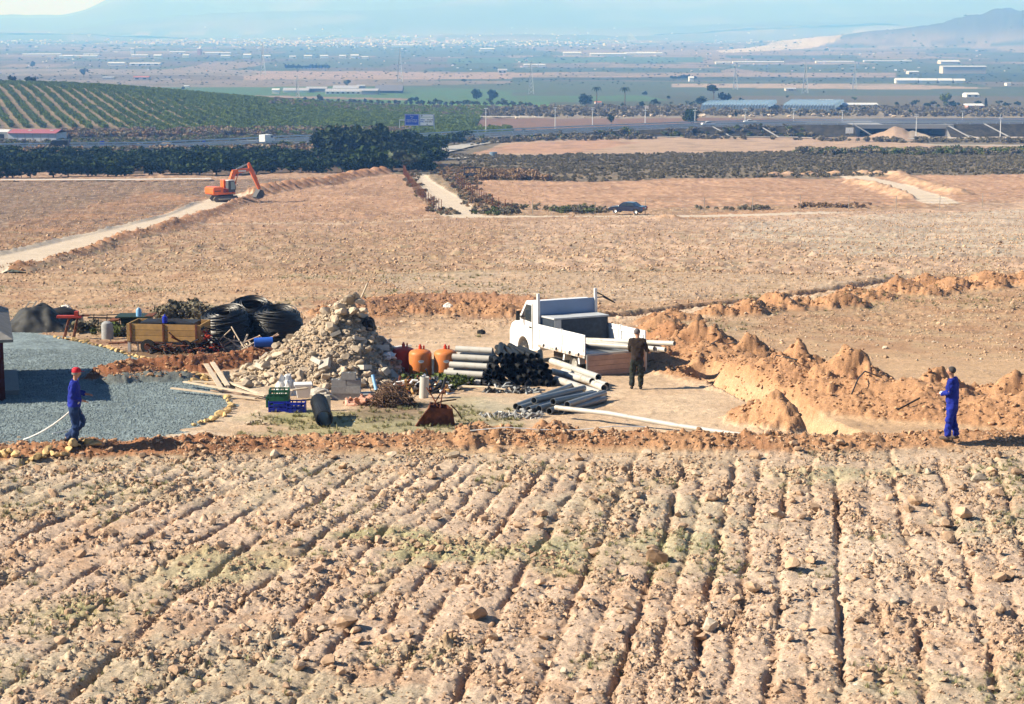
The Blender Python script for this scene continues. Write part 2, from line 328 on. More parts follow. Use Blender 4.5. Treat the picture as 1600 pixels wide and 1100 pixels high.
def mat(name, col, rough=0.8, metal=0.0, var=0.12, scale=6.0, bump=0.0, bscale=40.0, spec=0.3, col2=None, mask_scale=None, emit=None, alpha=None, rnd=0.0, mth=0.5):
    if name in _M: return _M[name]
    m = bpy.data.materials.new(name); m.use_nodes = True; nt = m.node_tree; b = nt.nodes['Principled BSDF']
    b.inputs['Roughness'].default_value = rough; b.inputs['Metallic'].default_value = metal
    b.inputs['Specular IOR Level'].default_value = spec
    tc = nt.nodes.new('ShaderNodeTexCoord')
    nz = nt.nodes.new('ShaderNodeTexNoise'); nz.inputs['Scale'].default_value = scale; nz.inputs['Detail'].default_value = 5; nz.inputs['Roughness'].default_value = 0.65
    nt.links.new(tc.outputs['Object'], nz.inputs['Vector'])
    mr = nt.nodes.new('ShaderNodeMapRange'); mr.inputs[1].default_value = 0.25; mr.inputs[2].default_value = 0.75
    mr.inputs[3].default_value = 1 - var * 1.4; mr.inputs[4].default_value = 1 + var
    nt.links.new(nz.outputs['Fac'], mr.inputs[0])
    hv = nt.nodes.new('ShaderNodeHueSaturation'); hv.inputs['Color'].default_value = (*col, 1)
    nt.links.new(mr.outputs[0], hv.inputs['Value'])
    out = hv.outputs[0]
    if col2 is not None:
        n2 = nt.nodes.new('ShaderNodeTexNoise'); n2.inputs['Scale'].default_value = mask_scale or scale * 0.6; n2.inputs['Detail'].default_value = 6; n2.inputs['Roughness'].default_value = 0.7
        nt.links.new(tc.outputs['Object'], n2.inputs['Vector'])
        r2 = nt.nodes.new('ShaderNodeMapRange'); r2.inputs[1].default_value = mth - 0.05; r2.inputs[2].default_value = mth + 0.07
        nt.links.new(n2.outputs['Fac'], r2.inputs[0])
        mx = nt.nodes.new('ShaderNodeMix'); mx.data_type = 'RGBA'
        nt.links.new(r2.outputs[0], mx.inputs[0]); nt.links.new(out, mx.inputs[6]); mx.inputs[7].default_value = (*col2, 1); out = mx.outputs[2]
    if rnd > 0:
        oi = nt.nodes.new('ShaderNodeObjectInfo'); r3 = nt.nodes.new('ShaderNodeMapRange'); r3.inputs[3].default_value = 1 - rnd; r3.inputs[4].default_value = 1 + rnd
        nt.links.new(oi.outputs['Random'], r3.inputs[0])
        h2 = nt.nodes.new('ShaderNodeHueSaturation'); nt.links.new(out, h2.inputs['Color']); nt.links.new(r3.outputs[0], h2.inputs['Value']); out = h2.outputs[0]
    nt.links.new(out, b.inputs['Base Color'])
    if bump > 0:
        nb = nt.nodes.new('ShaderNodeTexNoise'); nb.inputs['Scale'].default_value = bscale; nb.inputs['Detail'].default_value = 4
        nt.links.new(tc.outputs['Object'], nb.inputs['Vector'])
        bp = nt.nodes.new('ShaderNodeBump'); bp.inputs['Strength'].default_value = bump; bp.inputs['Distance'].default_value = 0.02
        nt.links.new(nb.outputs['Fac'], bp.inputs['Height']); nt.links.new(bp.outputs[0], b.inputs['Normal'])
    if emit: b.inputs['Emission Color'].default_value = (*emit[:3], 1); b.inputs['Emission Strength'].default_value = emit[3]
    _M[name] = m; return m
def soil_mat():
    m = bpy.data.materials.new('soil'); m.use_nodes = True; nt = m.node_tree; b = nt.nodes['Principled BSDF']
    b.inputs['Roughness'].default_value = 0.95; b.inputs['Specular IOR Level'].default_value = 0.08
    at = nt.nodes.new('ShaderNodeAttribute'); at.attribute_name = 'Col'
    geo = nt.nodes.new('ShaderNodeNewGeometry')
    out = at.outputs['Color']
    for sc, lo, hi in ((26.0, 0.62, 1.32), (6.0, 0.8, 1.18), (0.9, 0.86, 1.13)):
        n = nt.nodes.new('ShaderNodeTexNoise'); n.inputs['Scale'].default_value = sc; n.inputs['Detail'].default_value = 4; n.inputs['Roughness'].default_value = 0.7
        nt.links.new(geo.outputs['Position'], n.inputs['Vector'])
        r = nt.nodes.new('ShaderNodeMapRange'); r.inputs[1].default_value = 0.3; r.inputs[2].default_value = 0.7; r.inputs[3].default_value = lo; r.inputs[4].default_value = hi
        nt.links.new(n.outputs['Fac'], r.inputs[0])
        mu = nt.nodes.new('ShaderNodeVectorMath'); mu.operation = 'SCALE'
        nt.links.new(out, mu.inputs[0]); nt.links.new(r.outputs[0], mu.inputs['Scale']); out = mu.outputs[0]
    nt.links.new(out, b.inputs['Base Color'])
    nb = nt.nodes.new('ShaderNodeTexNoise'); nb.inputs['Scale'].default_value = 34; nb.inputs['Detail'].default_value = 6; nb.inputs['Roughness'].default_value = 0.75
    nt.links.new(geo.outputs['Position'], nb.inputs['Vector'])
    bp = nt.nodes.new('ShaderNodeBump'); bp.inputs['Strength'].default_value = 0.8; bp.inputs['Distance'].default_value = 0.03
    nt.links.new(nb.outputs['Fac'], bp.inputs['Height']); nt.links.new(bp.outputs[0], b.inputs['Normal'])
    return m
SOIL = soil_mat()
# ---------------------------------------------------------------- painted soil kinds (albedo only)
def blob(c, x, y, px, py, rpx, rpy, col, k=1.0, nz=None):
    """patch of another soil kind, centre and size taken from the photograph"""
    p = P(px, py); q = P(px, max(py - rpy, 57)); s = scale_at(p.y); rx = rpx / s; ry = max(q.y - p.y, 0.3)
    sel = (np.abs(x - p.x) < rx * 2) & (np.abs(y - p.y) < ry * 2)
    if not sel.any(): return
    d = np.sqrt(((x[sel] - p.x) / rx) ** 2 + ((y[sel] - p.y) / ry) ** 2)
    w = np.clip((1.35 - d + (0 if nz is None else nz[sel] * 1.6)) / 0.7, 0, 1) * k
    c[sel] = c[sel] * (1 - w[:, None]) + np.array(col) * w[:, None]
def area(c, x, y, pl, col, k=1.0, nz=None, warp=0.0, nx=None):
    q = PPc(pl); xx = x if nx is None else x + nx * warp; yy = y if nx is None else y + nx * warp
    m = inpoly(xx, yy, q); w = (m * k)[:, None] if nz is None else (m * np.clip(k + nz, 0, 1))[:, None]
    c[:] = c * (1 - w) + np.array(col) * w
    return m
CR = (0.55, 0.41, 0.305); OR = (0.42, 0.235, 0.13); RB = (0.30, 0.145, 0.08); PALE = (0.60, 0.50, 0.39); GRN = (0.27, 0.27, 0.12); TAN = (0.50, 0.345, 0.22)
def paint(x, y, lod, info):
    n1 = fbm(x, y, 2.4, 4, 301); n2 = fbm(x, y, 0.7, 3, 305); n3 = fbm(x, y, 9, 3, 308)
    c = np.tile(np.array(TAN), (len(x), 1))
    def mixto(w, col):
        w = np.clip(w, 0, 1)[:, None]; c[:] = c * (1 - w) + np.array(col) * w
    if lod == 0:
        pl = info['plough']; gr = info['gravel']; mm = info['mm']
        # fields behind the yard
        bk = sstep(64, 74, y)
        mixto(bk * (0.6 + n3), (0.44, 0.315, 0.22)); mixto(bk * sstep(-0.05, 0.3, n1 + 0.3 * n2) * 0.8, (0.36, 0.22, 0.14))
        mixto(sstep(0.05, 0.3, n3 - 0.3 * n2) * bk * 0.5, (0.33, 0.29, 0.19))
        rt = sstep(4, 12, x - 0.02 * y) * sstep(60, 66, y)
        mixto(rt * 0.75, (0.43, 0.28, 0.175)); mixto(rt * sstep(0.0, 0.3, n1) * 0.5, (0.36, 0.21, 0.125)); mixto(rt * sstep(0.0, 0.3, -n1 + n2 * .4) * 0.35, (0.40, 0.33, 0.21))
        area(c, x, y, [(600, 430), (1250, 425), (1500, 420), (1400, 440), (1000, 470), (640, 470)], (0.50, 0.39, 0.29), 0.55, nz=n1, warp=1.0, nx=n3)
        area(c, x, y, [(640, 500), (830, 500), (1000, 492), (830, 560), (700, 548), (620, 520)], (0.56, 0.41, 0.28), 0.7, nz=n1 * .6, warp=1, nx=n1)
        yd = [(-100, 560), (400, 520), (1060, 545), (1200, 640), (1300, 700), (-100, 705)]
        area(c, x, y, yd, (0.58, 0.43, 0.30), 0.8, nz=n1 * .5, warp=.6, nx=n1)
        for b in [(520, 668, 150, 22, (0.33, 0.31, 0.17), 0.8), (450, 652, 60, 12, (0.30, 0.30, 0.14), .7), (720, 655, 90, 22, (0.36, 0.33, 0.21), 0.75), (620, 640, 60, 12, (0.22, 0.16, 0.11), 0.7),
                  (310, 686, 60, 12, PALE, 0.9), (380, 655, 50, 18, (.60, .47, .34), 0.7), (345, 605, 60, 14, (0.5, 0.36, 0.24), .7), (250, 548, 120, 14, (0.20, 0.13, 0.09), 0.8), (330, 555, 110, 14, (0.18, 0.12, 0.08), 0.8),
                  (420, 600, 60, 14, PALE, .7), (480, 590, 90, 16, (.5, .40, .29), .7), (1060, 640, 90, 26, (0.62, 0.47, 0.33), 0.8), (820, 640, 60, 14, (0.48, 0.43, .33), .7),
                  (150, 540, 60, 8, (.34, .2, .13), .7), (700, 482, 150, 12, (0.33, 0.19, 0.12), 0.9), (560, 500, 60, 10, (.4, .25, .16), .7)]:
            blob(c, x, y, *b, nz=n1)
        st = fbm(x * .35 - y * .1, y, .8, 4, 331, .6); c *= (1 + bk * (.5 * st + .25 * n2))[:, None]; mixto(bk * sstep(.12, .3, st) * .45, (0.24, 0.145, 0.095))
        # ploughed field
        cc = np.tile(np.array(CR), (len(x), 1)); keep = c.copy(); c[:] = cc
        mixto(sstep(0.05, 0.13, info.get('clod', n1 * 0)) * 0.75, (0.47, 0.29, 0.18))
        mixto(sstep(0.0, 0.3, n1 + 0.5 * n2 - 0.02) * 0.55, (0.46, 0.285, 0.175))
        mixto(sstep(0.015, 0.06, info.get('furrow', n1 * 0)) * 0.6, (0.36, 0.22, 0.14))
        mixto(sstep(0.0, 0.28, n3 - 0.25 * n2) * 0.55, (0.43, 0.39, 0.28))
        mixto(sstep(0.12, 0.32, fbm(x, y, 3.3, 4, 312)) * 0.28, (0.36, 0.34, 0.20))
        mixto(sstep(37, 42, y) * (0.45 + n1), (0.50, 0.40, 0.29))
        for b in [(200, 745, 300, 14, (.56, .44, .33), .8), (620, 790, 150, 45, (0.60, 0.46, 0.345), 0.7), (560, 830, 60, 14, GRN, .7), (330, 900, 110, 28, (0.40, .37, .22), 0.7), (680, 865, 90, 26, (.34, .34, .18), .7), (120, 950, 60, 22, GRN, .6),
                  (1080, 850, 80, 26, (.40, .39, .24), .6), (860, 860, 50, 22, (.37, .38, .22), .6), (1300, 740, 120, 10, (.40, .38, .24), .6), (1350, 860, 120, 50, PALE, .4), (1250, 930, 60, 70, (.58, .47, .36), .5)]:
            blob(c, x, y, *b, nz=n1)
        white = (_h(np.floor(x / 0.05), np.floor(y / 0.05), 99) > 0.9975)
        mixto(white * 0.8, (0.72, 0.66, 0.58))
        c[~pl] = keep[~pl]
        # gravel yard
        c[gr] = np.array((0.21, 0.265, 0.285)) * (1 + 0.3 * n2[gr] + 0.2 * n1[gr] + .4 * fbm(x[gr], y[gr], .12, 2, 310))[:, None]
        wb = sstep(0.03, 0.12, mm)
        bb = (y > 40.5) & (y < 47.5)
        mixto(wb, OR); mixto(wb * sstep(6, 0, x) * sstep(-12, 4, -x) * 0, RB)
        mixto(wb * sstep(-2, -8, x) * (y < 50), (0.34, 0.165, 0.09))
        mixto(wb * sstep(0.0, 0.3, n1) * 0.5, (0.52, 0.31, 0.18)); mixto(wb * sstep(0.05, 0.25, -n1) * 0.45, RB)
        mixto(wb * rt * 0.55 + wb * (x > 6) * (y < 62) * .55, (0.46, 0.265, 0.15))
        d, _, _ = polydist(x, y, LF['heapred']); mixto(sstep(1.3, 0.8, d + n2) * 0.95, (0.27, 0.115, 0.06))
        d, _, _ = polydist(x, y, LF['heapgrey']); mixto(sstep(0.8, 0.5, d + n2 * .3) * 0.95, (0.14, 0.165, 0.165))
        mixto(sstep(0.1, 0.3, info['mr']), (0.44, 0.335, 0.235))
        mixto(sstep(0.15, 0.35, info['cut']) * 0.9, (0.56, 0.36, 0.22))
        mixto(info['track2'] * (0.8 + n2), (0.62, 0.47, 0.34))
        mixto(sstep(1.6, 0.6, polydist(x, y, LF['bank'])[0]) * 0.8, (0.36, 0.20, 0.125))
        return c
    if lod == 1:
        mm = info['mm']; wx = x + 3 * n3
        mixto(np.ones_like(x), (0.40, 0.265, 0.18)); mixto(sstep(-.1, .3, n3) * 0.5, (0.32, 0.205, 0.14)); 
        area(c, x, y, [(-300, 283), (340, 282), (560, 277), (400, 300), (300, 320), (130, 372), (0, 402), (-300, 440)], (0.20, 0.145, 0.108), 0.9, nz=n1 * .3)
        area(c, x, y, [(60, 392), (200, 340), (330, 310), (240, 300), (150, 318), (-200, 400)], (0.33, 0.19, 0.115), 0.6, nz=n3 * .8, warp=6, nx=n1)
        area(c, x, y, [(400, 302), (625, 272), (645, 300), (690, 335), (520, 345), (300, 352)], (0.38, 0.235, 0.155), 0.8, nz=n1 * .4)
        area(c, x, y, [(-300, 470), (100, 400), (450, 380), (700, 400), (700, 425), (-300, 440)], (0.34, 0.24, 0.165), 0.5, nz=n3 * .9, warp=4, nx=n1)
        area(c, x, y, [(800, 345), (1100, 330), (1600, 315), (2000, 318), (2000, 425), (1200, 430), (760, 425)], (0.47, 0.335, 0.245), 0.85, nz=n1 * .5, warp=3, nx=n3)
        area(c, x, y, [(1150, 345), (1600, 325), (2000, 330), (2000, 400), (1300, 400), (1150, 370)], (0.47, 0.40, 0.32), 0.7, nz=n1 * .9, warp=4, nx=n3)
        area(c, x, y, [(1040, 338), (1240, 325), (1400, 318), (1500, 318), (1300, 330), (1060, 344)], (0.48, 0.27, 0.15), 0.7, nz=n1 * .5)
        area(c, x, y, [(690, 260), (2000, 262), (2000, 313), (1600, 312), (1300, 322), (1000, 332), (800, 326), (735, 290)], (0.43, 0.265, 0.175), 0.9, nz=n1 * .4)
        area(c, x, y, [(735, 262), (2000, 260), (2000, 270), (1600, 272), (1400, 277), (1200, 278), (860, 284), (740, 283)], (0.17, 0.145, 0.105), 0.95)
        area(c, x, y, [(640, 275), (665, 265), (700, 262), (725, 290), (790, 330), (850, 338), (700, 340), (650, 310)], (0.25, 0.20, 0.13), 0.9, nz=n1)
        area(c, x, y, [(690, 318), (1010, 326), (1500, 316), (1500, 322), (1010, 336), (760, 338)], (.36, .25, .16), 0.6, nz=n1)
        d, _, _ = polydist(x, y, PP([(300, 352), (520, 351), (700, 342), (900, 338), (1100, 338)])); mixto(sstep(1.3, 0.7, d + n2 * .8) * 0.8, (0.56, 0.44, 0.33))
        mixto(sstep(0.05, 0.3, n1 - 0.4 * n2) * 0.35 * (y < 180), (0.33, 0.31, 0.18))
        mixto(sstep(0.1, 0.3, mm), (0.36, 0.20, 0.12)); mixto(sstep(0.1, 0.3, mm) * (x > 10), (0.52, 0.34, 0.22))
        st = fbm((x + .12 * y), y / 7, 1.5, 4, 321, .6); sp = fbm(x, y * .6, 1.1, 3, 325); c *= (1 + .5 * st + .35 * sp + .3 * n3)[:, None]
        mixto(sstep(.12, .3, st - .3 * n3) * .5, (0.22, 0.13, 0.085)); mixto(sstep(.15, .35, sp) * .3, (0.55, 0.46, 0.36))
        w = info['road']; mixto(w * 1.0, (0.58, 0.49, 0.39))
        return c
    # far plain
    mixto(np.ones_like(x), (0.18, 0.155, 0.12))
    far = sstep(900, 1400, y)
    # patchwork of fields, elongated plots
    for k, (cx_, cy_, sd_) in enumerate(((190, 420, 1), (90, 230, 2), (330, 900, 3))):
        a = 0.12 * (k - 1); xr = x + a * y + 60 * fbm(x, y, 700, 2, 400 + k); yr = y - a * x
        jx = np.floor(xr / (cx_ * (1 + 0.8 * (k == 2)))); jy = np.floor(yr / cy_)
        h1 = _h(jx, jy, 500 + k); h2 = _h(jx, jy, 520 + k)
        pal = np.array([(0.17, 0.14, 0.105), (0.11, 0.12, 0.075), (0.09, 0.115, 0.065), (0.24, 0.19, 0.14), (0.09, 0.115, 0.07), (0.26, 0.21, 0.155), (0.14, 0.12, 0.09), (0.07, 0.10, 0.06)])
        col = pal[(h1 * 7.999).astype(int)]; m = (h2 < (0.95 if k == 0 else 0.42)) & (y > 950)
        c[m] = col[m]
    A = lambda pl, col, k=1.0: area(c, x, y, pl, col, k)
    A([(-400, 250), (500, 232), (720, 205), (720, 150), (300, 145), (-400, 140)], (0.25, 0.195, 0.125))
    A([(-400, 290), (400, 285), (690, 262), (690, 236), (400, 232), (-400, 243)], (0.12, 0.085, 0.06))
    A([(690, 290), (2100, 280), (2100, 236), (1400, 233), (1000, 240), (700, 244)], (0.185, 0.155, 0.115))
    A([(735, 244), (790, 222), (950, 213), (2100, 214), (2100, 236), (1500, 234), (1100, 240), (900, 241)], (0.42, 0.30, 0.22))
    A([(735, 240), (800, 225), (930, 218), (1000, 222), (900, 240)], (0.43, 0.25, 0.17), 0.7)
    A([(1250, 240), (2100, 236), (2100, 230), (1300, 232)], (0.40, 0.31, 0.22), 0.8)
    A([(1400, 219), (2100, 222), (2100, 230), (1460, 226)], (0.21, 0.18, 0.14), 1)
    A([(1400, 211), (2100, 210), (2100, 216), (1440, 218)], (0.52, 0.43, 0.34), 1)
    A([(700, 206), (2100, 204), (2100, 188), (1100, 186), (700, 185)], (0.19, 0.125, 0.10))
    A([(690, 197), (1100, 197), (1100, 183), (800, 179), (690, 181)], (0.20, 0.13, 0.105))
    A([(560, 184), (1060, 186), (2100, 186), (2100, 168), (560, 166)], (0.26, 0.22, 0.17))
    A([(420, 172), (700, 176), (700, 169), (420, 164)], (0.24, 0.20, 0.16))
    A([(480, 180), (680, 184), (680, 179), (480, 176)], (0.45, 0.36, 0.28))
    A([(800, 168), (1090, 168), (1090, 164), (700, 165)], (0.33, 0.235, 0.18))
    A([(1180, 180), (1600, 180), (2000, 182), (2000, 172), (1320, 170)], (0.30, 0.25, 0.17))
    A([(-400, 158), (500, 165), (700, 170), (1100, 166), (1600, 172), (2000, 172), (2000, 150), (800, 150), (400, 152), (-400, 149)], (0.085, 0.095, 0.06))
    A([(-400, 152), (300, 153), (800, 160), (1050, 158), (1000, 148), (660, 136), (400, 134), (-400, 138)], (0.085, 0.155, 0.07))
    A([(1080, 172), (2000, 174), (2000, 149), (1150, 150)], (0.13, 0.115, 0.075))
    A([(-400, 160), (500, 166), (860, 168), (860, 160), (300, 152), (-400, 150)], (0.08, 0.16, 0.06))
    A([(400, 152), (640, 157), (640, 154), (400, 149)], (0.26, 0.18, 0.13))
    A([(430, 166), (860, 168), (860, 163), (430, 160)], (0.12, 0.22, 0.07))
    A([(800, 150), (1600, 146), (2000, 146), (2000, 141), (800, 143)], (0.09, 0.11, 0.075))
    A([(-400, 137), (400, 136), (680, 133), (800, 130), (800, 126), (-400, 124)], (0.22, 0.18, 0.14))
    A([(380, 125), (1000, 123), (1000, 115), (560, 111), (380, 111)], (0.33, 0.245, 0.19))
    A([(0, 116), (400, 118), (400, 109), (0, 107)], (0.25, 0.21, 0.17))
    A([(800, 125), (1600, 128), (1600, 122), (1300, 120), (800, 121)], (0.07, 0.09, 0.06))
    A([(1050, 136), (1400, 140), (1560, 138), (1400, 131), (1050, 131)], (0.36, 0.28, 0.21))
    A([(1380, 122), (2000, 124), (2000, 112), (1420, 114)], (0.06, 0.085, 0.06))
    A([(700, 99), (1100, 97), (1100, 89), (700, 91)], (0.09, 0.15, 0.09))
    A([(850, 119), (1400, 121), (1400, 114), (850, 113)], (0.28, 0.22, 0.17))
    A([(1130, 83), (1260, 76), (1440, 62), (1500, 57.5), (1330, 62), (1200, 72), (1120, 79)], (0.50, 0.43, 0.34))
    mixto(sstep(0.0, 0.35, n3) * 0.35, (0.12, 0.10, 0.07)); mixto(far * sstep(0.1, 0.4, fbm(x, y, 160, 3, 555)) * 0.35, (0.08, 0.10, 0.06))
    hi = sstep(4, 60, (CZ - 0) * 0 + info['rise']); mixto(hi * 0.95, (0.07, 0.075, 0.055)); mixto(hi * sstep(0.0, 0.4, fbm(x, y, 900, 4, 556)) * 0.5, (0.22, 0.18, 0.14))
    return c
def fan(lod, pys, us, lower_first=0.0):
    Y = np.array([Yof(p) for p in pys]) if lod < 2 else np.interp(-np.array([tpy(p) for p in pys]), -_TS, _YS)
    return Y
def build_fan(lod, Y, U, names, matl, skirt=0.0):
    nx, ny = len(U), len(Y)
    yy = np.repeat(Y, nx); xx = np.tile(U, ny) * yy
    z, info = terrain(xx, yy, lod)
    if skirt: z[:nx] -= skirt
    if lod == 2: info['rise'] = far_relief(xx, yy) * (yy > 3000)
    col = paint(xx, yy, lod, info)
    col = np.clip(col, 0.02, 0.85)
    i = np.arange(nx - 1); j = np.arange(ny - 1); a = (j[:, None] * nx + i[None, :]).ravel()
    f = np.stack([a, a + 1, a + nx + 1, a + nx], 1)
    reg = np.zeros(len(xx), int)
    for k, (nm, msk) in enumerate(names(xx, yy, info)):
        reg[msk] = k
    fr = reg[f[:, 0]]; out = []
    v = np.stack([xx, yy, z], 1)
    for k, (nm, _) in enumerate(names(xx, yy, info)):
        ff = f[fr == k]
        if not len(ff): continue
        use = np.unique(ff); mp = np.full(len(v), -1); mp[use] = np.arange(len(use))
        me = mesh_np(nm, v[use], mp[ff], smooth=(lod == 2))
        ca = me.color_attributes.new('Col', 'FLOAT_COLOR', 'POINT')
        ca.data.foreach_set('color', np.concatenate([col[use], np.ones((len(use), 1))], 1).astype(np.float32).ravel())
        me.materials.append(matl); o = bpy.data.objects.new(nm, me); link(o); tag(o, kind='structure'); out.append(o)
    return out
import os, time
_t0 = time.time()
Q = float(os.environ.get('QQ', '1'))
pys0 = np.concatenate([np.arange(1690, 1120, -5.0 * Q), np.arange(1120, 690, -1.1 * Q), np.arange(690, 425, -0.8 * Q), [424.0]])
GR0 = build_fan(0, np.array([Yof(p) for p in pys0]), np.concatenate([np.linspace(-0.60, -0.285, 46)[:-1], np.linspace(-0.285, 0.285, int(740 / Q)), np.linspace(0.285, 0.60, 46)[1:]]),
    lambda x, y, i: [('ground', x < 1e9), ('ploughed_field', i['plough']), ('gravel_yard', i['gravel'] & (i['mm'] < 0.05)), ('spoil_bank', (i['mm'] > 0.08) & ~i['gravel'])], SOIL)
pys1 = np.concatenate([np.arange(425.5, 345, -0.8 * Q), np.arange(345, 271, -0.42 * Q)])
GR1 = build_fan(1, np.array([Yof(p) for p in pys1]), np.linspace(-0.37, 0.37, int(820 / Q)),
    lambda x, y, i: [('harrowed_field', x < 1e9), ('dirt_track', i['road']), ('dirt_ridge', i['mm'] > 0.25)], SOIL, 0.15)
pys2 = np.concatenate([np.arange(272.5, 60, -0.9 * Q)]); Y2 = np.concatenate([np.interp(-np.array([tpy(p) for p in pys2]), -_TS, _YS), np.geomspace(8700, 29000, int(90 / Q))])
GR2 = build_fan(2, Y2, np.linspace(-0.40, 0.40, int(700 / Q)),
    lambda x, y, i: [('plain', x < 1e9), ('hill', (i['rise'] > 3) & (y < 11500)), ('mountain', (y > 11500) & (i['rise'] > 3))], SOIL, 0.3)
print('terrain', time.time() - _t0)
# ---------------------------------------------------------------- scattered stuff (instanced on points)
def rock_mesh(name, seed, sub=1, rough=0.35, flat=0.7):
    bm = bmesh.new(); bmesh.ops.create_icosphere(bm, subdivisions=sub, radius=0.5); r = random.Random(seed)
    ax = [Vector((r.uniform(-1, 1), r.uniform(-1, 1), r.uniform(-1, 1))).normalized() for _ in range(9)]
    lim = [r.uniform(0.20, 0.40) for _ in ax]
    for v in bm.verts:
        for a, l in zip(ax, lim):
            d = v.co.dot(a)
            if d > l: v.co -= a * (d - l)
        v.co += Vector((r.uniform(-1, 1), r.uniform(-1, 1), r.uniform(-1, 1))) * 0.03 * rough * 2
        v.co.z *= flat
    me = bpy.data.meshes.new(name); bm.to_mesh(me); bm.free(); return me
def scatter(name, meshes, pts, scl, mats=None, rot=None, kind='stuff', parent=None, tilt=0.5):
    """points with instanced pieces: one object, for what nobody could count"""
    n = len(pts); me = bpy.data.meshes.new(name); me.vertices.add(n); me.vertices.foreach_set('co', np.asarray(pts, np.float32).ravel())
    scl = np.asarray(scl, float); scl = scl if scl.ndim == 2 else np.repeat(scl[:, None], 3, 1)
    if rot is None: rot = np.stack([rng.uniform(-tilt, tilt, n), rng.uniform(-tilt, tilt, n), rng.uniform(0, 6.283, n)], 1)
    for nm, d in (('scl', scl), ('rot', rot)):
        a = me.attributes.new(nm, 'FLOAT_VECTOR', 'POINT'); a.data.foreach_set('vector', np.asarray(d, np.float32).ravel())
    a = me.attributes.new('var', 'INT', 'POINT'); a.data.foreach_set('value', rng.integers(0, len(meshes), n).astype(np.int32))
    o = bpy.data.objects.new(name, me); link(o); o.parent = parent
    if kind: tag(o, kind=kind)
    ng = bpy.data.node_groups.new(name, 'GeometryNodeTree'); ng.interface.new_socket('Geometry', in_out='INPUT', socket_type='NodeSocketGeometry'); ng.interface.new_socket('Geometry', in_out='OUTPUT', socket_type='NodeSocketGeometry')
    N = ng.nodes; L = ng.links; gi = N.new('NodeGroupInput'); go = N.new('NodeGroupOutput'); jo = N.new('GeometryNodeJoinGeometry')
    def attr(nm, t):
        q = N.new('GeometryNodeInputNamedAttribute'); q.data_type = t; q.inputs[0].default_value = nm; return q.outputs[0]
    ar, asc, av = attr('rot', 'FLOAT_VECTOR'), attr('scl', 'FLOAT_VECTOR'), attr('var', 'INT')
    for k, m in enumerate(meshes):
        src = bpy.data.objects.new(m.name + '_source', m)
        oi = N.new('GeometryNodeObjectInfo'); oi.inputs['Object'].default_value = src; oi.inputs['As Instance'].default_value = True
        cmp_ = N.new('FunctionNodeCompare'); cmp_.data_type = 'INT'; cmp_.operation = 'EQUAL'
        ii = [s_ for s_ in cmp_.inputs if s_.type == 'INT']; L.new(av, ii[0]); ii[1].default_value = k
        ip = N.new('GeometryNodeInstanceOnPoints'); L.new(gi.outputs[0], ip.inputs['Points']); L.new(cmp_.outputs[0], ip.inputs['Selection'])
        L.new(oi.outputs['Geometry'], ip.inputs['Instance']); L.new(ar, ip.inputs['Rotation']); L.new(asc, ip.inputs['Scale'])
        L.new(ip.outputs[0], jo.inputs[0])
    L.new(jo.outputs[0], go.inputs[0]); md = o.modifiers.new('scatter', 'NODES'); md.node_group = ng
    return o
def fan_points(n, y0, y1, u0=-0.34, u1=0.34, power=2.0):
    """random ground points, as dense per square metre near as far"""
    t = rng.random(n); k = power
    y = (y0 ** k + t * (y1 ** k - y0 ** k)) ** (1 / k); return rng.uniform(u0, u1, n) * y, y
M_CLOD = mat('clod_soil', (0.47, 0.325, 0.22), 0.95, var=0.22, scale=3, bump=0.5, bscale=9, spec=0.05, rnd=0.28)
M_CLODO = mat('clod_orange', (0.45, 0.27, 0.16), 0.95, var=0.2, scale=3, bump=0.5, bscale=9, spec=0.05, rnd=0.3)
M_STONE = mat('pale_stone', (0.47, 0.39, 0.30), 0.9, var=0.2, scale=2.5, bump=0.4, bscale=8, spec=0.15, rnd=0.22, col2=(0.45, 0.31, 0.2), mth=0.6)
RK = []
for k in range(5):
    m = rock_mesh('clod', 100 + k, 2, 0.3, 0.75); m.materials.append(M_CLOD); RK.append(m)
RKO = []
for k in range(4):
    m = rock_mesh('clod', 130 + k, 2, 0.3, 0.75); m.materials.append(M_CLODO); RKO.append(m)
RKS = []
for k in range(6):
    m = rock_mesh('stone', 160 + k, 2, 0.25, 0.8); m.materials.append(M_STONE); RKS.append(m)
# soil clods over the ploughed field
x, y = fan_points(150000, 25, 44.5, power=1.2)
w = fbm(x, y, 1.5, 4, 27) * 2.2 + 0.15
keep = rng.random(len(x)) < np.clip(w, 0.12, 1); x, y = x[keep], y[keep]
z, info = terrain(x, y, 0)
sz = np.clip(rng.lognormal(-3.45, 0.55, len(x)), 0.015, 0.17) * (0.8 + y / 90)
scatter('soil_clods', RK, np.stack([x, y, z + sz * 0.12], 1), sz)
x, y = fan_points(4500, 25, 46, power=1.3); z, info = terrain(x, y, 0)
sz = np.clip(rng.lognormal(-3.6, 0.5, len(x)), 0.015, 0.11)
scatter('pebbles', RKS, np.stack([x, y, z + sz * 0.12], 1), sz)
x, y = fan_points(40000, 43, 66, -.30, -.12, 1.2); z, info = terrain(x, y, 0); k = info['gravel'] & (info['mm'] < .05); x, y, z = x[k], y[k], z[k]
RKG = []
for k in range(3): m = rock_mesh('gravel', 190 + k, 1, .3, .8); m.materials.append(mat('gravel_grey', (.22, .275, .295), .9, var=.15, rnd=.25, scale=3)); RKG.append(m)
scatter('gravel', RKG, np.stack([x, y, z + .005], 1), rng.uniform(.025, .065, len(x)))
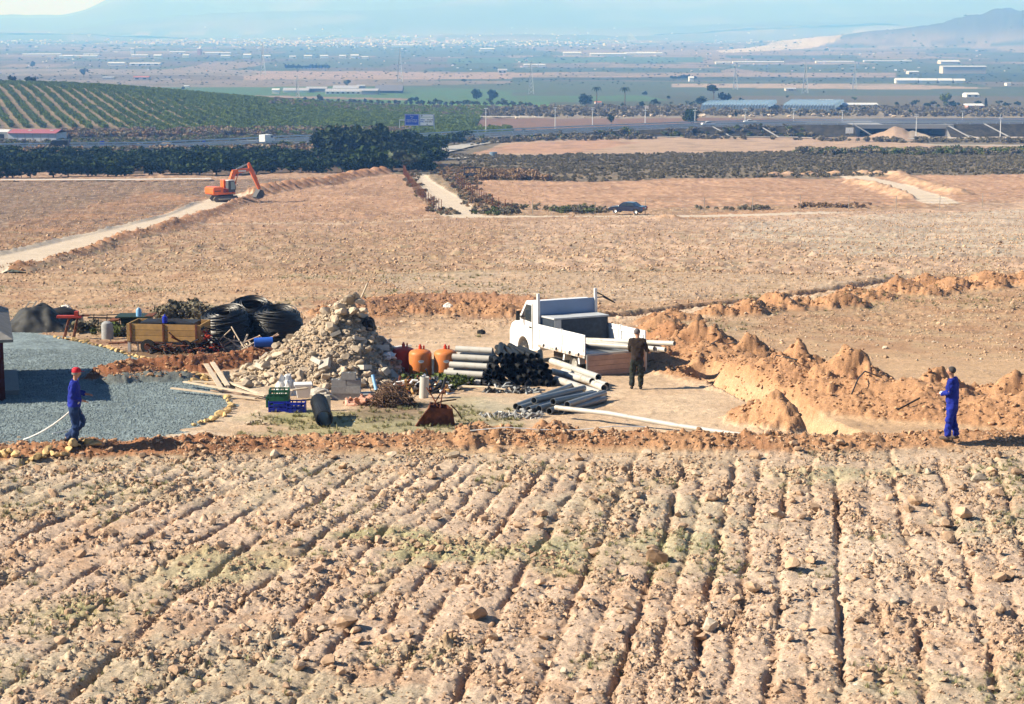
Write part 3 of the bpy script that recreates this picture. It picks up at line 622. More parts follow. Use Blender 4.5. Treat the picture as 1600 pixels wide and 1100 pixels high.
# clods on the banks, mounds and yard
x, y = fan_points(150000, 42, 103); z, info = terrain(x, y, 0)
k = (info['mm'] > 0.1) & (rng.random(len(x)) < np.where(info['mm'] > .4, .6, .8)) & (info['mr'] < .1); x, y, z = x[k], y[k], z[k]
sz = np.clip(rng.lognormal(-2.75, 0.5, len(x)), 0.03, 0.24)
scatter('spoil_clods', RKO, np.stack([x, y, z + sz * 0.1], 1), sz)
x, y = fan_points(42000, 62, 112); z, info = terrain(x, y, 0); k = (info['mm'] < 0.1) & (~info['gravel']) & (fbm(x, y, 5, 3, 401) + rng.random(len(x)) * 0.5 > 0.12) & ((y > 72) | (np.abs(x) > 6))
x, y, z = x[k], y[k], z[k]; sz = np.clip(rng.lognormal(-2.75, 0.45, len(x)), 0.03, 0.24)
scatter('field_clods', RK, np.stack([x, y, z + sz * 0.1], 1), sz)
x, y = fan_points(2600, 62, 112); z, info = terrain(x, y, 0); k = (info['mm'] < 0.3) & (~info['gravel'])
x, y, z = x[k], y[k], z[k]; sz = np.clip(rng.lognormal(-2.7, 0.5, len(x)), 0.03, 0.3)
scatter('field_pebbles', RKS, np.stack([x, y, z + sz * 0.1], 1), sz)
x, y = fan_points(60000, 105, 340, -0.3, 0.3, 1.0); z, info = terrain(x, y, 1); k = ~info['road'] & ((y < 250) | (x < 5))
x, y, z = x[k], y[k], z[k]; sz = np.clip(rng.lognormal(-2.15, 0.42, len(x)), 0.07, 0.4)
scatter('harrowed_clods', RK, np.stack([x, y, z + sz * 0.1], 1), sz)
# single stones that can be picked out on the ploughed field
PF = [o for o in GR0 if o.name.startswith('ploughed')][0]
def stone_on(parent, px, py, wpx, meshes, flat=0.8, sink=0.25, name='stone'):
    p = P(px, py); s = scale_at(p.y); w = wpx / s * 1.6; zz = gz(p.x, p.y)
    o = bpy.data.objects.new(name, random.choice(meshes)); link(o); o.parent = parent
    o.location = (p.x, p.y, zz + w * flat * (0.5 - sink)); o.scale = (w, w * random.uniform(.7, 1), w * flat)
    o.rotation_euler = (random.uniform(-.4, .4), random.uniform(-.4, .4), random.uniform(0, 6.28)); return o
for a in [(1026, 876, 38), (1238, 889, 24), (1212, 806, 20), (1222, 800, 14), (1176, 925, 22), (1505, 812, 24), (1478, 822, 18), (1430, 790, 22), (1415, 838, 14), (1088, 745, 12), (1112, 782, 18), (1124, 780, 12), (1390, 730, 12), (1110, 985, 22), (1098, 992, 20), (1065, 980, 14), (1376, 1041, 12),
          (1016, 936, 9), (969, 990, 14), (541, 980, 28), (553, 986, 16), (745, 968, 28), (770, 1000, 18), (515, 1040, 24), (470, 1048, 18), (560, 1004, 16), (608, 1002, 16), (640, 996, 14), (740, 950, 12), (505, 985, 14), (450, 1010, 14), (370, 1030, 12), (180, 1062, 10), (90, 1085, 11), (276, 1052, 20), (580, 1045, 18),
          (1290, 990, 16), (1330, 905, 14), (1400, 945, 16), (1505, 948, 16), (1550, 742, 16), (1560, 775, 18), (1528, 750, 18), (1450, 742, 10), (1350, 1050, 14), (1235, 1070, 12), (1330, 1060, 12), (1575, 905, 18), (1425, 1058, 14), (1540, 1000, 14), (1140, 800, 14), (1060, 808, 12), (985, 795, 10), (840, 1035, 14), (880, 1050, 12), (700, 850, 12), (655, 700 + 160, 12), (710, 715, 14), (612, 716, 14), (430, 714, 18), (520, 716, 12), (800, 712, 10), (1010, 710, 12), (300, 715, 10), (905, 720, 12), (1560, 716, 12), (1240, 706, 12), (1313, 706, 12), (1180, 716, 14), (1405, 745, 10), (1420, 800, 16)]:
    stone_on(PF, *a, RK if random.random() < 0.75 else RKS)
for _ in range(150):
    px, py = random.uniform(20, 1590), random.uniform(730, 1090)
    stone_on(PF, px, py, random.uniform(9, 17), RK)
print('c', time.time() - _t0)
# ---------------------------------------------------------------- mesh builder
class MB:
    def __init__(s): s.v = []; s.f = []
    def add(s, vs, fs):
        b = len(s.v); s.v += [tuple(v) for v in vs]; s.f += [tuple(i + b for i in f) for f in fs]; return s
    def box(s, x0, x1, y0, y1, z0, z1, m=None):
        vs = [Vector(p) for p in ((x0,y0,z0),(x1,y0,z0),(x1,y1,z0),(x0,y1,z0),(x0,y0,z1),(x1,y0,z1),(x1,y1,z1),(x0,y1,z1))]
        if m: vs = [m @ v for v in vs]
        return s.add(vs, [(0,3,2,1),(4,5,6,7),(0,1,5,4),(1,2,6,5),(2,3,7,6),(3,0,4,7)])
    def hexa(s, pts): return s.add(pts, [(0,3,2,1),(4,5,6,7),(0,1,5,4),(1,2,6,5),(2,3,7,6),(3,0,4,7)])
    def tube(s, pts, r, n=8, cap=True, r1=None, hollow=0.0):
        pts = [Vector(p) for p in pts]; rr = r if isinstance(r, (list, tuple)) else ([r] * len(pts) if r1 is None else [r + (r1 - r) * i / (len(pts) - 1) for i in range(len(pts))])
        rings = []; up = Vector((0, 0, 1)); prev = None
        for i, p in enumerate(pts):
            t = (pts[min(i + 1, len(pts) - 1)] - pts[max(i - 1, 0)]).normalized()
            a = (prev - t * prev.dot(t)) if prev is not None else (up - t * up.dot(t))
            if a.length < 1e-3: a = Vector((1, 0, 0)) - t * t.x
            a.normalize(); prev = a; b = t.cross(a)
            rings.append([p + (a * math.cos(6.28318 * k / n) + b * math.sin(6.28318 * k / n)) * rr[i] for k in range(n)])
        b0 = len(s.v)
        for rg in rings: s.v += [tuple(q) for q in rg]
        for i in range(len(rings) - 1):
            for k in range(n): s.f.append((b0 + i*n + k, b0 + i*n + (k+1) % n, b0 + (i+1)*n + (k+1) % n, b0 + (i+1)*n + k))
        if cap: s.f.append(tuple(b0 + k for k in range(n))[::-1]); s.f.append(tuple(b0 + (len(rings)-1)*n + k for k in range(n)))
        return s
    def pipe(s, a, b, r, wall=0.12, n=12, depth=0.5):
        """open-ended pipe with a real wall"""
        a = Vector(a); b = Vector(b); t = (b - a).normalized(); u = Vector((0, 0, 1)); u = u - t * u.dot(t)
        if u.length < 1e-3: u = Vector((1, 0, 0))
        u.normalize(); w = t.cross(u); ri = r * (1 - wall); b0 = len(s.v)
        for c, q in ((a, r), (b, r), (a, ri), (b, ri)):
            s.v += [tuple(c + (u * math.cos(6.28318 * k / n) + w * math.sin(6.28318 * k / n)) * q) for k in range(n)]
        for k in range(n):
            k2 = (k + 1) % n
            s.f += [(b0+k, b0+k2, b0+n+k2, b0+n+k), (b0+2*n+k2, b0+2*n+k, b0+3*n+k, b0+3*n+k2), (b0+k2, b0+k, b0+2*n+k, b0+2*n+k2), (b0+n+k, b0+n+k2, b0+3*n+k2, b0+3*n+k)]
        return s
    def lathe(s, prof, n=20, c=(0, 0, 0), a0=0, a1=6.28318):
        b0 = len(s.v); full = abs(a1 - a0 - 6.28318) < 1e-3
        for r, z in prof:
            for k in range(n): 
                t = a0 + (a1 - a0) * k / (n if full else n - 1); s.v.append((c[0] + r * math.cos(t), c[1] + r * math.sin(t), c[2] + z))
        for i in range(len(prof) - 1):
            for k in range(n if full else n - 1): s.f.append((b0+i*n+k, b0+i*n+(k+1)%n, b0+(i+1)*n+(k+1)%n, b0+(i+1)*n+k))
        return s
    def prism(s, poly, y0, y1, ax='y', m=None):
        """polygon in the xz plane pushed along y (ax='y'), or in the xy plane pushed along z"""
        n = len(poly)
        vs = [(p[0], y0, p[1]) for p in poly] + [(p[0], y1, p[1]) for p in poly] if ax == 'y' else [(p[0], p[1], y0) for p in poly] + [(p[0], p[1], y1) for p in poly]
        if m: vs = [m @ Vector(v) for v in vs]
        return s.add(vs, [tuple(range(n)), tuple(range(2*n-1, n-1, -1))] + [(i, i+n, (i+1)%n+n, (i+1)%n) for i in range(n)])
    def ell(s, c, rx, ry, rz, n=12, m=8):
        prof = [(math.sin(math.pi * i / m), -math.cos(math.pi * i / m)) for i in range(m + 1)]; b0 = len(s.v)
        s.lathe([(max(p[0], 1e-3), p[1]) for p in prof], n)
        for i in range(b0, len(s.v)): q = s.v[i]; s.v[i] = (c[0] + q[0]*rx, c[1] + q[1]*ry, c[2] + q[2]*rz)
        return s
    def xf(s, m):
        s.v = [tuple(m @ Vector(v)) for v in s.v]; return s
    def mesh(s, name, mt, smooth=False, fix=True):
        me = bpy.data.meshes.new(name); me.from_pydata(s.v, [], s.f)
        if fix:
            bm = bmesh.new(); bm.from_mesh(me); bmesh.ops.recalc_face_normals(bm, faces=bm.faces); bm.to_mesh(me); bm.free()
        if smooth:
            me.polygons.foreach_set('use_smooth', [True] * len(me.polygons))
            try: me.set_sharp_from_angle(angle=R(40))
            except Exception: pass
        me.materials.append(mt); return me
    def build(s, name, mt, parent=None, smooth=False, loc=None, rz=None, bevel=0.0):
        o = bpy.data.objects.new(name, s.mesh(name, mt, smooth)); link(o); o.parent = parent
        if loc is not None: o.location = loc
        if rz is not None: o.rotation_euler = (0, 0, rz)
        if bevel: b = o.modifiers.new('bevel', 'BEVEL'); b.width = bevel; b.segments = 2; b.limit_method = 'ANGLE'
        return o
def obj(name, me, parent=None, loc=(0, 0, 0), rot=(0, 0, 0), scl=(1, 1, 1)):
    o = bpy.data.objects.new(name, me); link(o); o.parent = parent; o.location = loc; o.rotation_euler = rot; o.scale = scl if not isinstance(scl, (int, float)) else (scl,) * 3; return o
WHITE = mat('white_paint', (0.78, 0.79, 0.80), 0.45, var=0.05, scale=2, spec=0.4, col2=(0.62, 0.58, 0.52), mask_scale=3.5, mth=0.62)
BLACKP = mat('black_plastic', (0.022, 0.023, 0.025), 0.45, var=0.3, scale=3, spec=0.5)
GREYP = mat('grey_pipe', (0.50, 0.49, 0.46), 0.45, var=0.1, scale=2, spec=0.4, rnd=0.12, col2=(0.36, 0.30, 0.23), mask_scale=3, mth=0.6)
DGREYP = mat('dark_grey_pipe', (0.17, 0.185, 0.20), 0.4, var=0.15, scale=2, spec=0.5, rnd=0.2, col2=(0.26, 0.22, 0.17), mask_scale=3, mth=0.62)
WOOD = mat('plank_wood', (0.42, 0.30, 0.23), 0.8, var=0.25, scale=6, bump=0.3, spec=0.2, rnd=0.15)
YWOOD = mat('yellow_wood', (0.46, 0.28, 0.11), 0.8, var=0.2, scale=5, bump=0.2, rnd=0.12)
PALEW = mat('pale_wood', (0.60, 0.50, 0.38), 0.8, var=0.2, scale=6, rnd=0.15)
RUST = mat('rusty_iron', (0.22, 0.075, 0.035), 0.85, metal=0.2, var=0.4, scale=7, bump=0.4, col2=(0.10, 0.04, 0.025), spec=0.3)
REDM = mat('red_metal', (0.45, 0.05, 0.03), 0.55, var=0.2, scale=5)
CONC = mat('concrete', (0.34, 0.35, 0.36), 0.95, var=0.15, scale=12, bump=0.4, rnd=0.12, spec=0.15)
STEEL = mat('galvanised_steel', (0.42, 0.45, 0.48), 0.45, metal=0.6, var=0.12, scale=3)
DARKM = mat('dark_metal', (0.03, 0.03, 0.035), 0.6, metal=0.3, var=0.3, scale=5)
RUBBER = mat('tyre_rubber', (0.03, 0.03, 0.032), 0.85, var=0.3, scale=12, bump=0.3, col2=(0.12, 0.09, 0.07), mth=0.6)
GLASS = mat('dark_glass', (0.03, 0.04, 0.05), 0.06, spec=0.8, var=0.1)
BLUEP = mat('blue_plastic', (0.012, 0.03, 0.42), 0.4, var=0.1, scale=3)
GREENP = mat('green_plastic', (0.02, 0.13, 0.07), 0.45, var=0.1, scale=3)
LBLUE = mat('pale_blue_plastic', (0.20, 0.42, 0.68), 0.4, var=0.1)
SKIN = mat('skin', (0.45, 0.24, 0.16), 0.6, var=0.1, scale=14)
# ---------------------------------------------------------------- trees and plants
def leaf_mat(name, c1, c2, rnd=0.2):
    m = mat(name, c1, 0.75, var=0.45, scale=1.7, spec=0.15, col2=c2, mask_scale=2.3, mth=0.5, rnd=rnd); return m
LF_CIT = leaf_mat('citrus_leaves', (0.105, 0.165, 0.03), (0.155, 0.215, 0.045))
LF_DARK = leaf_mat('dark_citrus_leaves', (0.016, 0.036, 0.009), (0.032, 0.055, 0.014))
LF_PINE = leaf_mat('pine_needles', (0.020, 0.040, 0.015), (0.042, 0.062, 0.022))
LF_CYP = leaf_mat('cypress_leaves', (0.018, 0.034, 0.018), (0.03, 0.045, 0.02))
LF_OLI = leaf_mat('olive_leaves', (0.055, 0.075, 0.050), (0.10, 0.12, 0.075))
LF_LIT = leaf_mat('light_leaves', (0.12, 0.17, 0.045), (0.17, 0.21, 0.06))
LF_GREY = leaf_mat('grey_scrub_leaves', (0.235, 0.205, 0.15), (0.155, 0.145, 0.095))
LF_BRN = leaf_mat('dry_leaves', (0.34, 0.22, 0.13), (0.24, 0.18, 0.12))
LF_GRN = leaf_mat('weed_leaves', (0.10, 0.14, 0.04), (0.14, 0.16, 0.06))
BARK = mat('bark', (0.12, 0.09, 0.065), 0.95, var=0.3, scale=5)
def crown(name, n, leaf, rx, ry, rz, zc, mt, seed=0, shape='round', lobes=7, hollow=0.35):
    r = np.random.default_rng(seed); C = []; need = n
    lob = np.stack([r.uniform(-.5, .5, lobes) * rx * 1.15, r.uniform(-.5, .5, lobes) * ry * 1.15, r.uniform(-.42, .5, lobes) * rz * 1.15, r.uniform(.42, .68, lobes)], 1)
    d = r.normal(size=(n, 3)); d /= np.linalg.norm(d, axis=1)[:, None]; rad = (hollow + (1 - hollow) * r.random(n) ** 0.5) * (1 + 0.12 * r.normal(size=n))
    L = lob[r.integers(0, lobes, n)]; c = L[:, :3] + d * rad[:, None] * L[:, 3:4] * np.array([rx, ry, rz]) * 0.95
    if shape == 'cone': t = np.clip((c[:, 2] / rz + 1) / 2, 0, 1); k = (1.05 - t) * 1.1; c[:, 0] *= k; c[:, 1] *= k
    if shape == 'flat': c[:, 2] = np.where(c[:, 2] < -0.3 * rz, -0.3 * rz + 0.2 * (c[:, 2] + .3 * rz), c[:, 2])
    c[:, 2] += zc
    a = r.normal(size=(n, 3)); a /= np.linalg.norm(a, axis=1)[:, None]; b = np.cross(a, r.normal(size=(n, 3))); b /= np.linalg.norm(b, axis=1)[:, None]
    s = leaf * r.uniform(0.6, 1.4, n)[:, None]; a *= s; b *= s * 0.75
    v = np.stack([c - a - b, c + a - b * .3, c + a * .6 + b, c - a * .7 + b * .8], 1).reshape(-1, 3)
    me = mesh_np(name, v, np.arange(4 * n).reshape(n, 4)); me.materials.append(mt); return me
def trunk_mesh(h, r0, spread, top, seed=0, limbs=4):
    rd = random.Random(seed); m = MB(); m.tube([(0, 0, -0.2), (rd.uniform(-.05, .05) * h, 0, h * 0.5), (rd.uniform(-.06, .06) * h, rd.uniform(-.05, .05) * h, h)], [r0, r0 * .8, r0 * .6], 6)
    for k in range(limbs):
        a = 6.28 * k / limbs + rd.uniform(-.4, .4); m.tube([(0, 0, h * 0.85), (math.cos(a) * spread * .5, math.sin(a) * spread * .5, h + (top - h) * .5), (math.cos(a) * spread, math.sin(a) * spread, top)], [r0 * .55, r0 * .35, r0 * .12], 4)
    return m.mesh('trunk', BARK)
KIND = {}
def kind(nm, n, leaf, rx, rz, zc, mt, th, tr, shape='round', var=3, lobes=7, hollow=0.35):
    KIND[nm] = [(crown('crown', n, leaf, rx, rx, rz, zc, mt, 31 * i + len(nm), shape, lobes, hollow), trunk_mesh(th, tr, rx * .55, zc + rz * .2, i)) for i in range(var)]
kind('citrus', 330, 0.26, 1.9, 1.5, 1.75, LF_CIT, 0.7, 0.12)
kind('dark', 520, 0.30, 2.3, 1.9, 2.1, LF_DARK, 0.8, 0.14, var=4)
kind('pine', 800, 0.36, 2.8, 3.6, 4.6, LF_PINE, 2.2, 0.25, var=4, lobes=11)
kind('cyp', 300, 0.22, 0.55, 3.6, 3.9, LF_CYP, 0.7, 0.1, 'cone', 2, 9)
kind('round', 900, 0.30, 2.6, 2.6, 3.2, LF_DARK, 1.4, 0.2, lobes=14, hollow=0.6)
kind('olive', 170, 0.36, 1.7, 1.4, 2.3, LF_OLI, 1.3, 0.16, var=3)
kind('umbrella', 500, 0.5, 3.4, 1.7, 8.0, LF_DARK, 6.8, 0.28, 'flat', 1)
kind('light', 520, 0.42, 2.9, 3.0, 4.6, LF_LIT, 2.6, 0.22, var=1)
kind('plain', 260, 0.55, 2.8, 2.6, 4.0, LF_DARK, 2.0, 0.22, var=3)
kind('bushg', 150, 0.11, 0.6, 0.42, 0.36, LF_GREY, 0.15, 0.03, var=3)
kind('bushb', 150, 0.11, 0.6, 0.42, 0.36, LF_BRN, 0.15, 0.03, var=2)
kind('bushn', 150, 0.11, 0.6, 0.42, 0.36, LF_GRN, 0.15, 0.03, var=2)
def tree(name, k, loc, h, label, group=None, cat='tree', wide=1.0, rz=None, base_h=None):
    cm, tm = random.choice(KIND[k]); H = {'citrus': 3.3, 'dark': 4.0, 'pine': 8.4, 'cyp': 7.6, 'round': 6.0, 'olive': 3.8, 'umbrella': 9.8, 'light': 7.7, 'plain': 6.7, 'bushg': .8, 'bushb': .8, 'bushn': .8}[k]
    s = h / H; t = thing(name, label, cat, loc, random.uniform(0, 6.28) if rz is None else rz, group); t.scale = (s * wide, s * wide, s)
    obj('crown', cm, t); obj('trunk', tm, t); return t
def far_z(x, y): return float(terrain(np.array([float(x)]), np.array([float(y)]), 2)[0][0])
def PF_(px, py):
    p = P(px, py); p.z = far_z(p.x, p.y); return p
# dark grove behind the excavator: three ranks
nd = 0
for rank, (pyg, x0, x1, hh) in enumerate(((279, -40, 690, 3.1), (270, -40, 640, 2.9), (262, -40, 620, 3.0), (254, -40, 500, 2.8), (247, -40, 470, 2.4))):
    p0, p1 = P(x0, pyg), P(x1, pyg - (12 if x1 > 600 else 3)); n = int((p1 - p0).length / 3.3)
    for i in range(n):
        q = p0.lerp(p1, (i + random.uniform(-.2, .2)) / n); q.z = gz(q.x, q.y)
        tree('citrus_tree', 'dark', q, hh * random.uniform(.85, 1.15), 'dark citrus tree, %s from left in the %s row of the shaded grove' % (ordw(i), ('front', 'second', 'third', 'fourth', 'rearmost')[rank]), 'dark citrus grove behind the excavator', wide=1.4); nd += 1
# orchard on the hillside
rows = []
for r_ in range(-12, 66):
    xs = -190 + r_ * 5.0
    for k in range(165):
        yy = 585 + k * 2.3 + random.uniform(-.4, .4); xx = xs - 0.32 * (yy - 585) + random.uniform(-.3, .3)
        px = xx / yy
        if px < -0.31 or px > 0.0: continue
        edge_y = 583 + max(0, (xx + 30)) * 0.8
        if yy < edge_y + 4 or yy > 960: continue
        if xx > -13 and yy > 655: continue
        if -178 < xx < -120 and yy < 612: continue
        if random.random() < 0.04: continue
        rows.append((yy, xx))
rows.sort(); rows = np.array(rows); ry, rx_ = rows[:, 0], rows[:, 1]; rzz = terrain(rx_, ry, 2)[0]
NI = 300 - nd
for i in range(NI):
    tree('citrus_tree', 'citrus', (rx_[i], ry[i], rzz[i] - .1), random.uniform(1.75, 2.15), 'small green citrus tree in the lower rows of the hillside orchard above the highway', 'citrus trees in the hillside orchard')
scatter('orchard_trees', [k[0] for k in KIND['citrus']], np.stack([rx_[NI:], ry[NI:], rzz[NI:] - .1], 1), rng.uniform(.54, .68, len(rx_) - NI), tilt=0.0)
tag(bpy.data.objects['orchard_trees'], 'mass of green citrus trees in rows climbing the hillside orchard', 'orchard')
# pines by the farm road
for i, (px, py, h, k, w) in enumerate([(512, 250, 8.0, 'pine', 1.1), (535, 254, 8.6, 'pine', 1.2), (558, 250, 8.2, 'pine', 1.1), (580, 254, 8.6, 'pine', 1.2), (603, 251, 7.9, 'pine', 1.15), (622, 252, 6.9, 'pine', 1.2), (645, 250, 5.8, 'pine', 1.3), (500, 252, 6.2, 'pine', 1), (572, 262, 5.5, 'dark', 1.3), (596, 266, 7.2, 'cyp', 1.0), (612, 268, 5.0, 'dark', 1.4), (655, 262, 5.2, 'dark', 1.3), (672, 257, 4.6, 'dark', 1.3),
                                       (690, 235, 4.2, 'dark', 1.3), (710, 226, 4.0, 'dark', 1.3), (668, 240, 4.6, 'dark', 1.3), (727, 220, 3.6, 'dark', 1.2), (650, 230, 4.4, 'dark', 1.3), (634, 272, 4.6, 'olive', 1.3), (680, 250, 4, 'dark', 1.2), (668, 268, 3, 'dark', 1.1)]):
    q = P(px, py); q.z = gz(q.x, q.y) if q.y < 345 else far_z(q.x, q.y)
    nm = {'pine': 'pine_tree', 'cyp': 'cypress_tree', 'dark': 'broadleaf_tree', 'olive': 'bare_tree'}[k]
    lb = {'pine': ['broad dark pine, %s in the clump left of the road' % o for o in ('leftmost but one', 'third from the left', 'fourth from the left', 'middle one', 'fifth', 'sixth', 'last one', 'lowest and leftmost')][i] if i < 8 else '',
          'cyp': 'slim dark cypress rising in front of the pine clump', 'olive': 'greyish bushy tree at the top end of the farm road', 'dark': 'low dark evergreen tree near the junction of farm road and highway'}[k]
    tree(nm, k, q, h, lb, None if k != 'dark' else 'evergreen trees by the road junction', wide=w)
# trees of the plain, placed one by one
TL = [(1080, 195, 25, 'round', 1.25, 'big round dark tree standing alone beside the embankment'), (915, 166, 22, 'round', 1.15, 'large dark round tree left of the palms'), (745, 157, 19, 'round', 1.0, 'left one of two round dark trees beyond the olive row'), (770, 157, 18, 'round', 1.05, 'right one of two round dark trees beyond the olive row'),
      (932, 164, 30, 'palm', 1, 'tall slim palm right of the large dark round tree'), (976, 168, 32, 'palm', 1, 'tall palm on thin trunk among the shrubs'), (1115, 168, 34, 'umbrella', 1.0, 'tall umbrella pine above the belt of shrubs'), (1132, 168, 22, 'plain', 1.0, 'dark tree right beside the umbrella pine'), (1095, 169, 18, 'plain', 1.1, 'dark tree left beside the umbrella pine'), (1160, 168, 14, 'plain', 1.3, 'low wide tree left of the solar array'),
      (1477, 167, 22, 'light', 1.0, 'bright green tree on the right among the far orchards'), (1540, 169, 17, 'cyp', 2.6, 'dark pointed tree beside the pink farmhouse'), (20, 149, 14, 'plain', 1.0, 'left dark tree on the crest of the orchard hill'), (48, 150, 13, 'plain', 1.5, 'wide dark tree on the crest of the orchard hill'), (3, 149, 9, 'plain', 1, 'small dark tree at the left edge on the hill crest'), (57, 149, 15, 'cyp', 1.4, 'thin pointed tree on the crest of the orchard hill'),
      (131, 121, 15, 'plain', 1.0, 'single dark tree in the plain above the orchard'), (51, 108, 13, 'plain', .9, 'lone bluish tree far off on the left of the plain'), (955, 195, 16, 'plain', 0.8, 'small dark tree in front of the ploughed strip by the highway'), (1007, 150, 8, 'plain', 1.3, 'tiny dark tree in the green strip right of the palms'), (500, 168, 15, 'olive', .7, 'grey leafless tree behind the orchard crest'), (542, 137, 13, 'olive', .9, 'bare spreading tree behind the long farm sheds'),
      (470, 178, 8, 'plain', 1.3, 'dark shrub at the end of the orchard hill'), (820, 214, 12, 'olive', 1.0, 'brown bare bush where the slip road meets the highway'), (1003, 172, 12, 'plain', 1.0, 'dark bush right of the taller palm'), (1024, 167, 12, 'plain', 1.1, 'green bush in the shrub belt'), (1350, 176, 8, 'plain', 1, 'small dark bush right of the greenhouse'), (1402, 180, 9, 'plain', 1.1, 'round bush on the bank above the underpass'), (1422, 180, 8, 'plain', 1, 'smaller round bush above the underpass'),
      (1430, 166, 10, 'plain', 1.2, 'dark tree left of the bright green tree'), (1335, 158, 7, 'light', 1.6, 'pale green tree behind the long white shed'), (1045, 157, 7, 'plain', 1.3, 'dark round shrub in the far green strip'), (1230, 154, 5, 'plain', 1, 'tiny shrub far right of the umbrella pine'), (286, 142, 7, 'plain', 1.2, 'small tree arching over a hut in the plain'), (59, 125, 5, 'plain', 1, 'tiny shrub on the plain at left'), (1287, 146, 4, 'plain', 1, 'tiny dark shrub in the pale field'), (1150, 187, 12, 'plain', .6, 'dark sapling at the edge of the embankment'), (725, 129, 6, 'plain', 1.6, 'small dark trees beside a white cottage')]
PALMF = MB()
for k in range(16):
    a = 6.28 * k / 16; e = (0.5, 0.9, 0.1, -0.2)[k % 4]; pr = None
    pts = [Vector((math.cos(a) * t * 2.2, math.sin(a) * t * 2.2, e * t * 1.4 - 1.6 * t * t)) for t in (0, .35, .7, 1)]; sd2 = Vector((-math.sin(a), math.cos(a), 0))
    for i in range(3):
        w0, w1 = (0.1, .35, .3, .05)[i], (0.1, .35, .3, .05)[i + 1]; PALMF.add([pts[i] - sd2 * w0, pts[i] + sd2 * w0, pts[i + 1] + sd2 * w1, pts[i + 1] - sd2 * w1], [(0, 1, 2, 3)])
palm_me = PALMF.mesh('frond', LF_DARK, fix=False)
for px, py, hpx, k, w, lb in TL:
    q = P(px, py); q.z = far_z(q.x, q.y); 
    if px < 60 and py > 140: q = At(px, py, 880); q.z = far_z(q.x, q.y)
    h = hpx / scale_at(q.y)
    if k == 'palm':
        t = thing('palm_tree', lb, 'palm tree', q); s = h / 8; t.scale = (s, s, s)
        obj('crown', palm_me, t, (0, 0, 7.4), (0, 0, .3), 1.1); MB().tube([(0, 0, 0), (.1, 0, 4), (0, .1, 7.5)], [.25, .18, .15], 6).build('trunk', BARK, t)
    else: tree('bare_tree' if 'bare' in lb else ('bush' if ('bush' in lb or 'shrub' in lb) else 'broadleaf_tree'), k, q, h, lb, cat='bush' if ('bush' in lb or 'shrub' in lb) else 'tree', wide=w)
for i in range(46):
    t_ = i / 45; px = 430 + 400 * t_ + random.uniform(-2, 2); q = PF_(px, 165.5 + 1.5 * t_ + random.uniform(-.6, .6))
    tree('olive_tree', 'olive', q, random.uniform(7, 10) / scale_at(q.y), 'olive tree, %s from the left in the thin row crossing the green fields' % ordw(i), 'olive trees in the row across the green fields', wide=1.0)
for i in range(11): q = PF_(222 + i * 11 + random.uniform(-3, 3), 157 + random.uniform(-.4, .4)); tree('olive_tree', 'olive', q, 6.5 / scale_at(q.y), 'small tree, %s from the left in the short row behind the orchard hill' % ordw(i), 'short tree row behind the orchard hill')
for i in range(62):
    px = random.choice((random.uniform(800, 1180), random.uniform(1400, 1600), random.uniform(640, 800))); q = PF_(px, random.uniform(164, 170) if px > 800 else random.uniform(160, 165)); tree('shrub', random.choice(('olive', 'plain', 'plain')), q, random.uniform(5, 10) / scale_at(q.y), 'dark bush in the long belt of shrubs below the green fields', 'bushes in the long shrub belt', cat='bush', wide=1.4)
for i in range(14): q = PF_(448 + i * 5 + random.uniform(-1, 1), 109); tree('broadleaf_tree', 'plain', q, random.uniform(6, 9) / scale_at(q.y), 'bluish tree, %s from the left in the dense clump far out on the plain' % ordw(i), 'clump of trees far out on the plain', wide=1.2)
for i in range(8): q = PF_(1050 + i * 5 + random.uniform(-1, 1), 125); tree('broadleaf_tree', 'plain', q, random.uniform(6, 9) / scale_at(q.y), 'dark tree, %s from the left in the clump around a tiny white house' % ordw(i), 'trees around the tiny white house', wide=1.3)
# far specks of trees
pts = []; sc_ = []
for _ in range(1900):
    px = random.uniform(-60, 1660); py = random.uniform(66, 134); q = PF_(px, py); pts.append(q[:]); sc_.append(random.uniform(.8, 2.2) / scale_at(q.y) / 6.7 * (1.2 if py > 80 else 1.5))
o = scatter('far_trees', [k[0] for k in KIND['plain']], pts, [(s * 2.6, s * 1.5, s) for s in sc_], tilt=0); tag(o, 'countless tiny bluish trees dotted over the far plain', 'trees')
# scrubland
def bush_field(name, n, poly, smin, smax, kinds, label, cat='scrub'):
    q = PPc(poly); a = np.array(q); pts = []; x = rng.uniform(a[:, 0].min(), a[:, 0].max(), n * 6); y = rng.uniform(a[:, 1].min(), a[:, 1].max(), n * 6)
    m = inpoly(x + 2.0 * perlin(x / 9, y / 9, 7) * (y > 200), y + 5.0 * perlin(x / 9, y / 9, 8) * (y > 200), q) & (fbm(x, y, 7, 3, 9) + 0.55 * rng.random(len(x)) > 0.12); x, y = x[m][:n], y[m][:n]; lo = y < 345
    z = np.where(y < 103, terrain(x, y, 0)[0], np.where(lo, terrain(x, y, 1)[0], terrain(x, y, 2)[0]))
    o = scatter(name, sum([[k[0] for k in KIND[kk]] for kk in kinds], []), np.stack([x, y, z], 1), rng.uniform(smin, smax, len(x)), tilt=0.15); tag(o, label, cat); return o
bush_field('scrub', 9000, [(730, 262), (2000, 262), (2000, 236), (1400, 235), (1000, 241), (700, 243)], 0.3, .8, ['bushg', 'bushg'], 'grey brown scrub covering the strip of waste land')
bush_field('scrub', 2300, [(735, 281), (860, 284), (1190, 278), (1330, 277), (1600, 272), (2000, 270), (2000, 262), (730, 262)], 0.3, .8, ['bushg'], 'grey scrub along the near edge of the waste land')
bush_field('scrub', 260, [(735, 281), (860, 284), (830, 272), (735, 270)], 0.9, 1.5, ['bushb'], 'brown scrub at the lower left corner of the waste land')
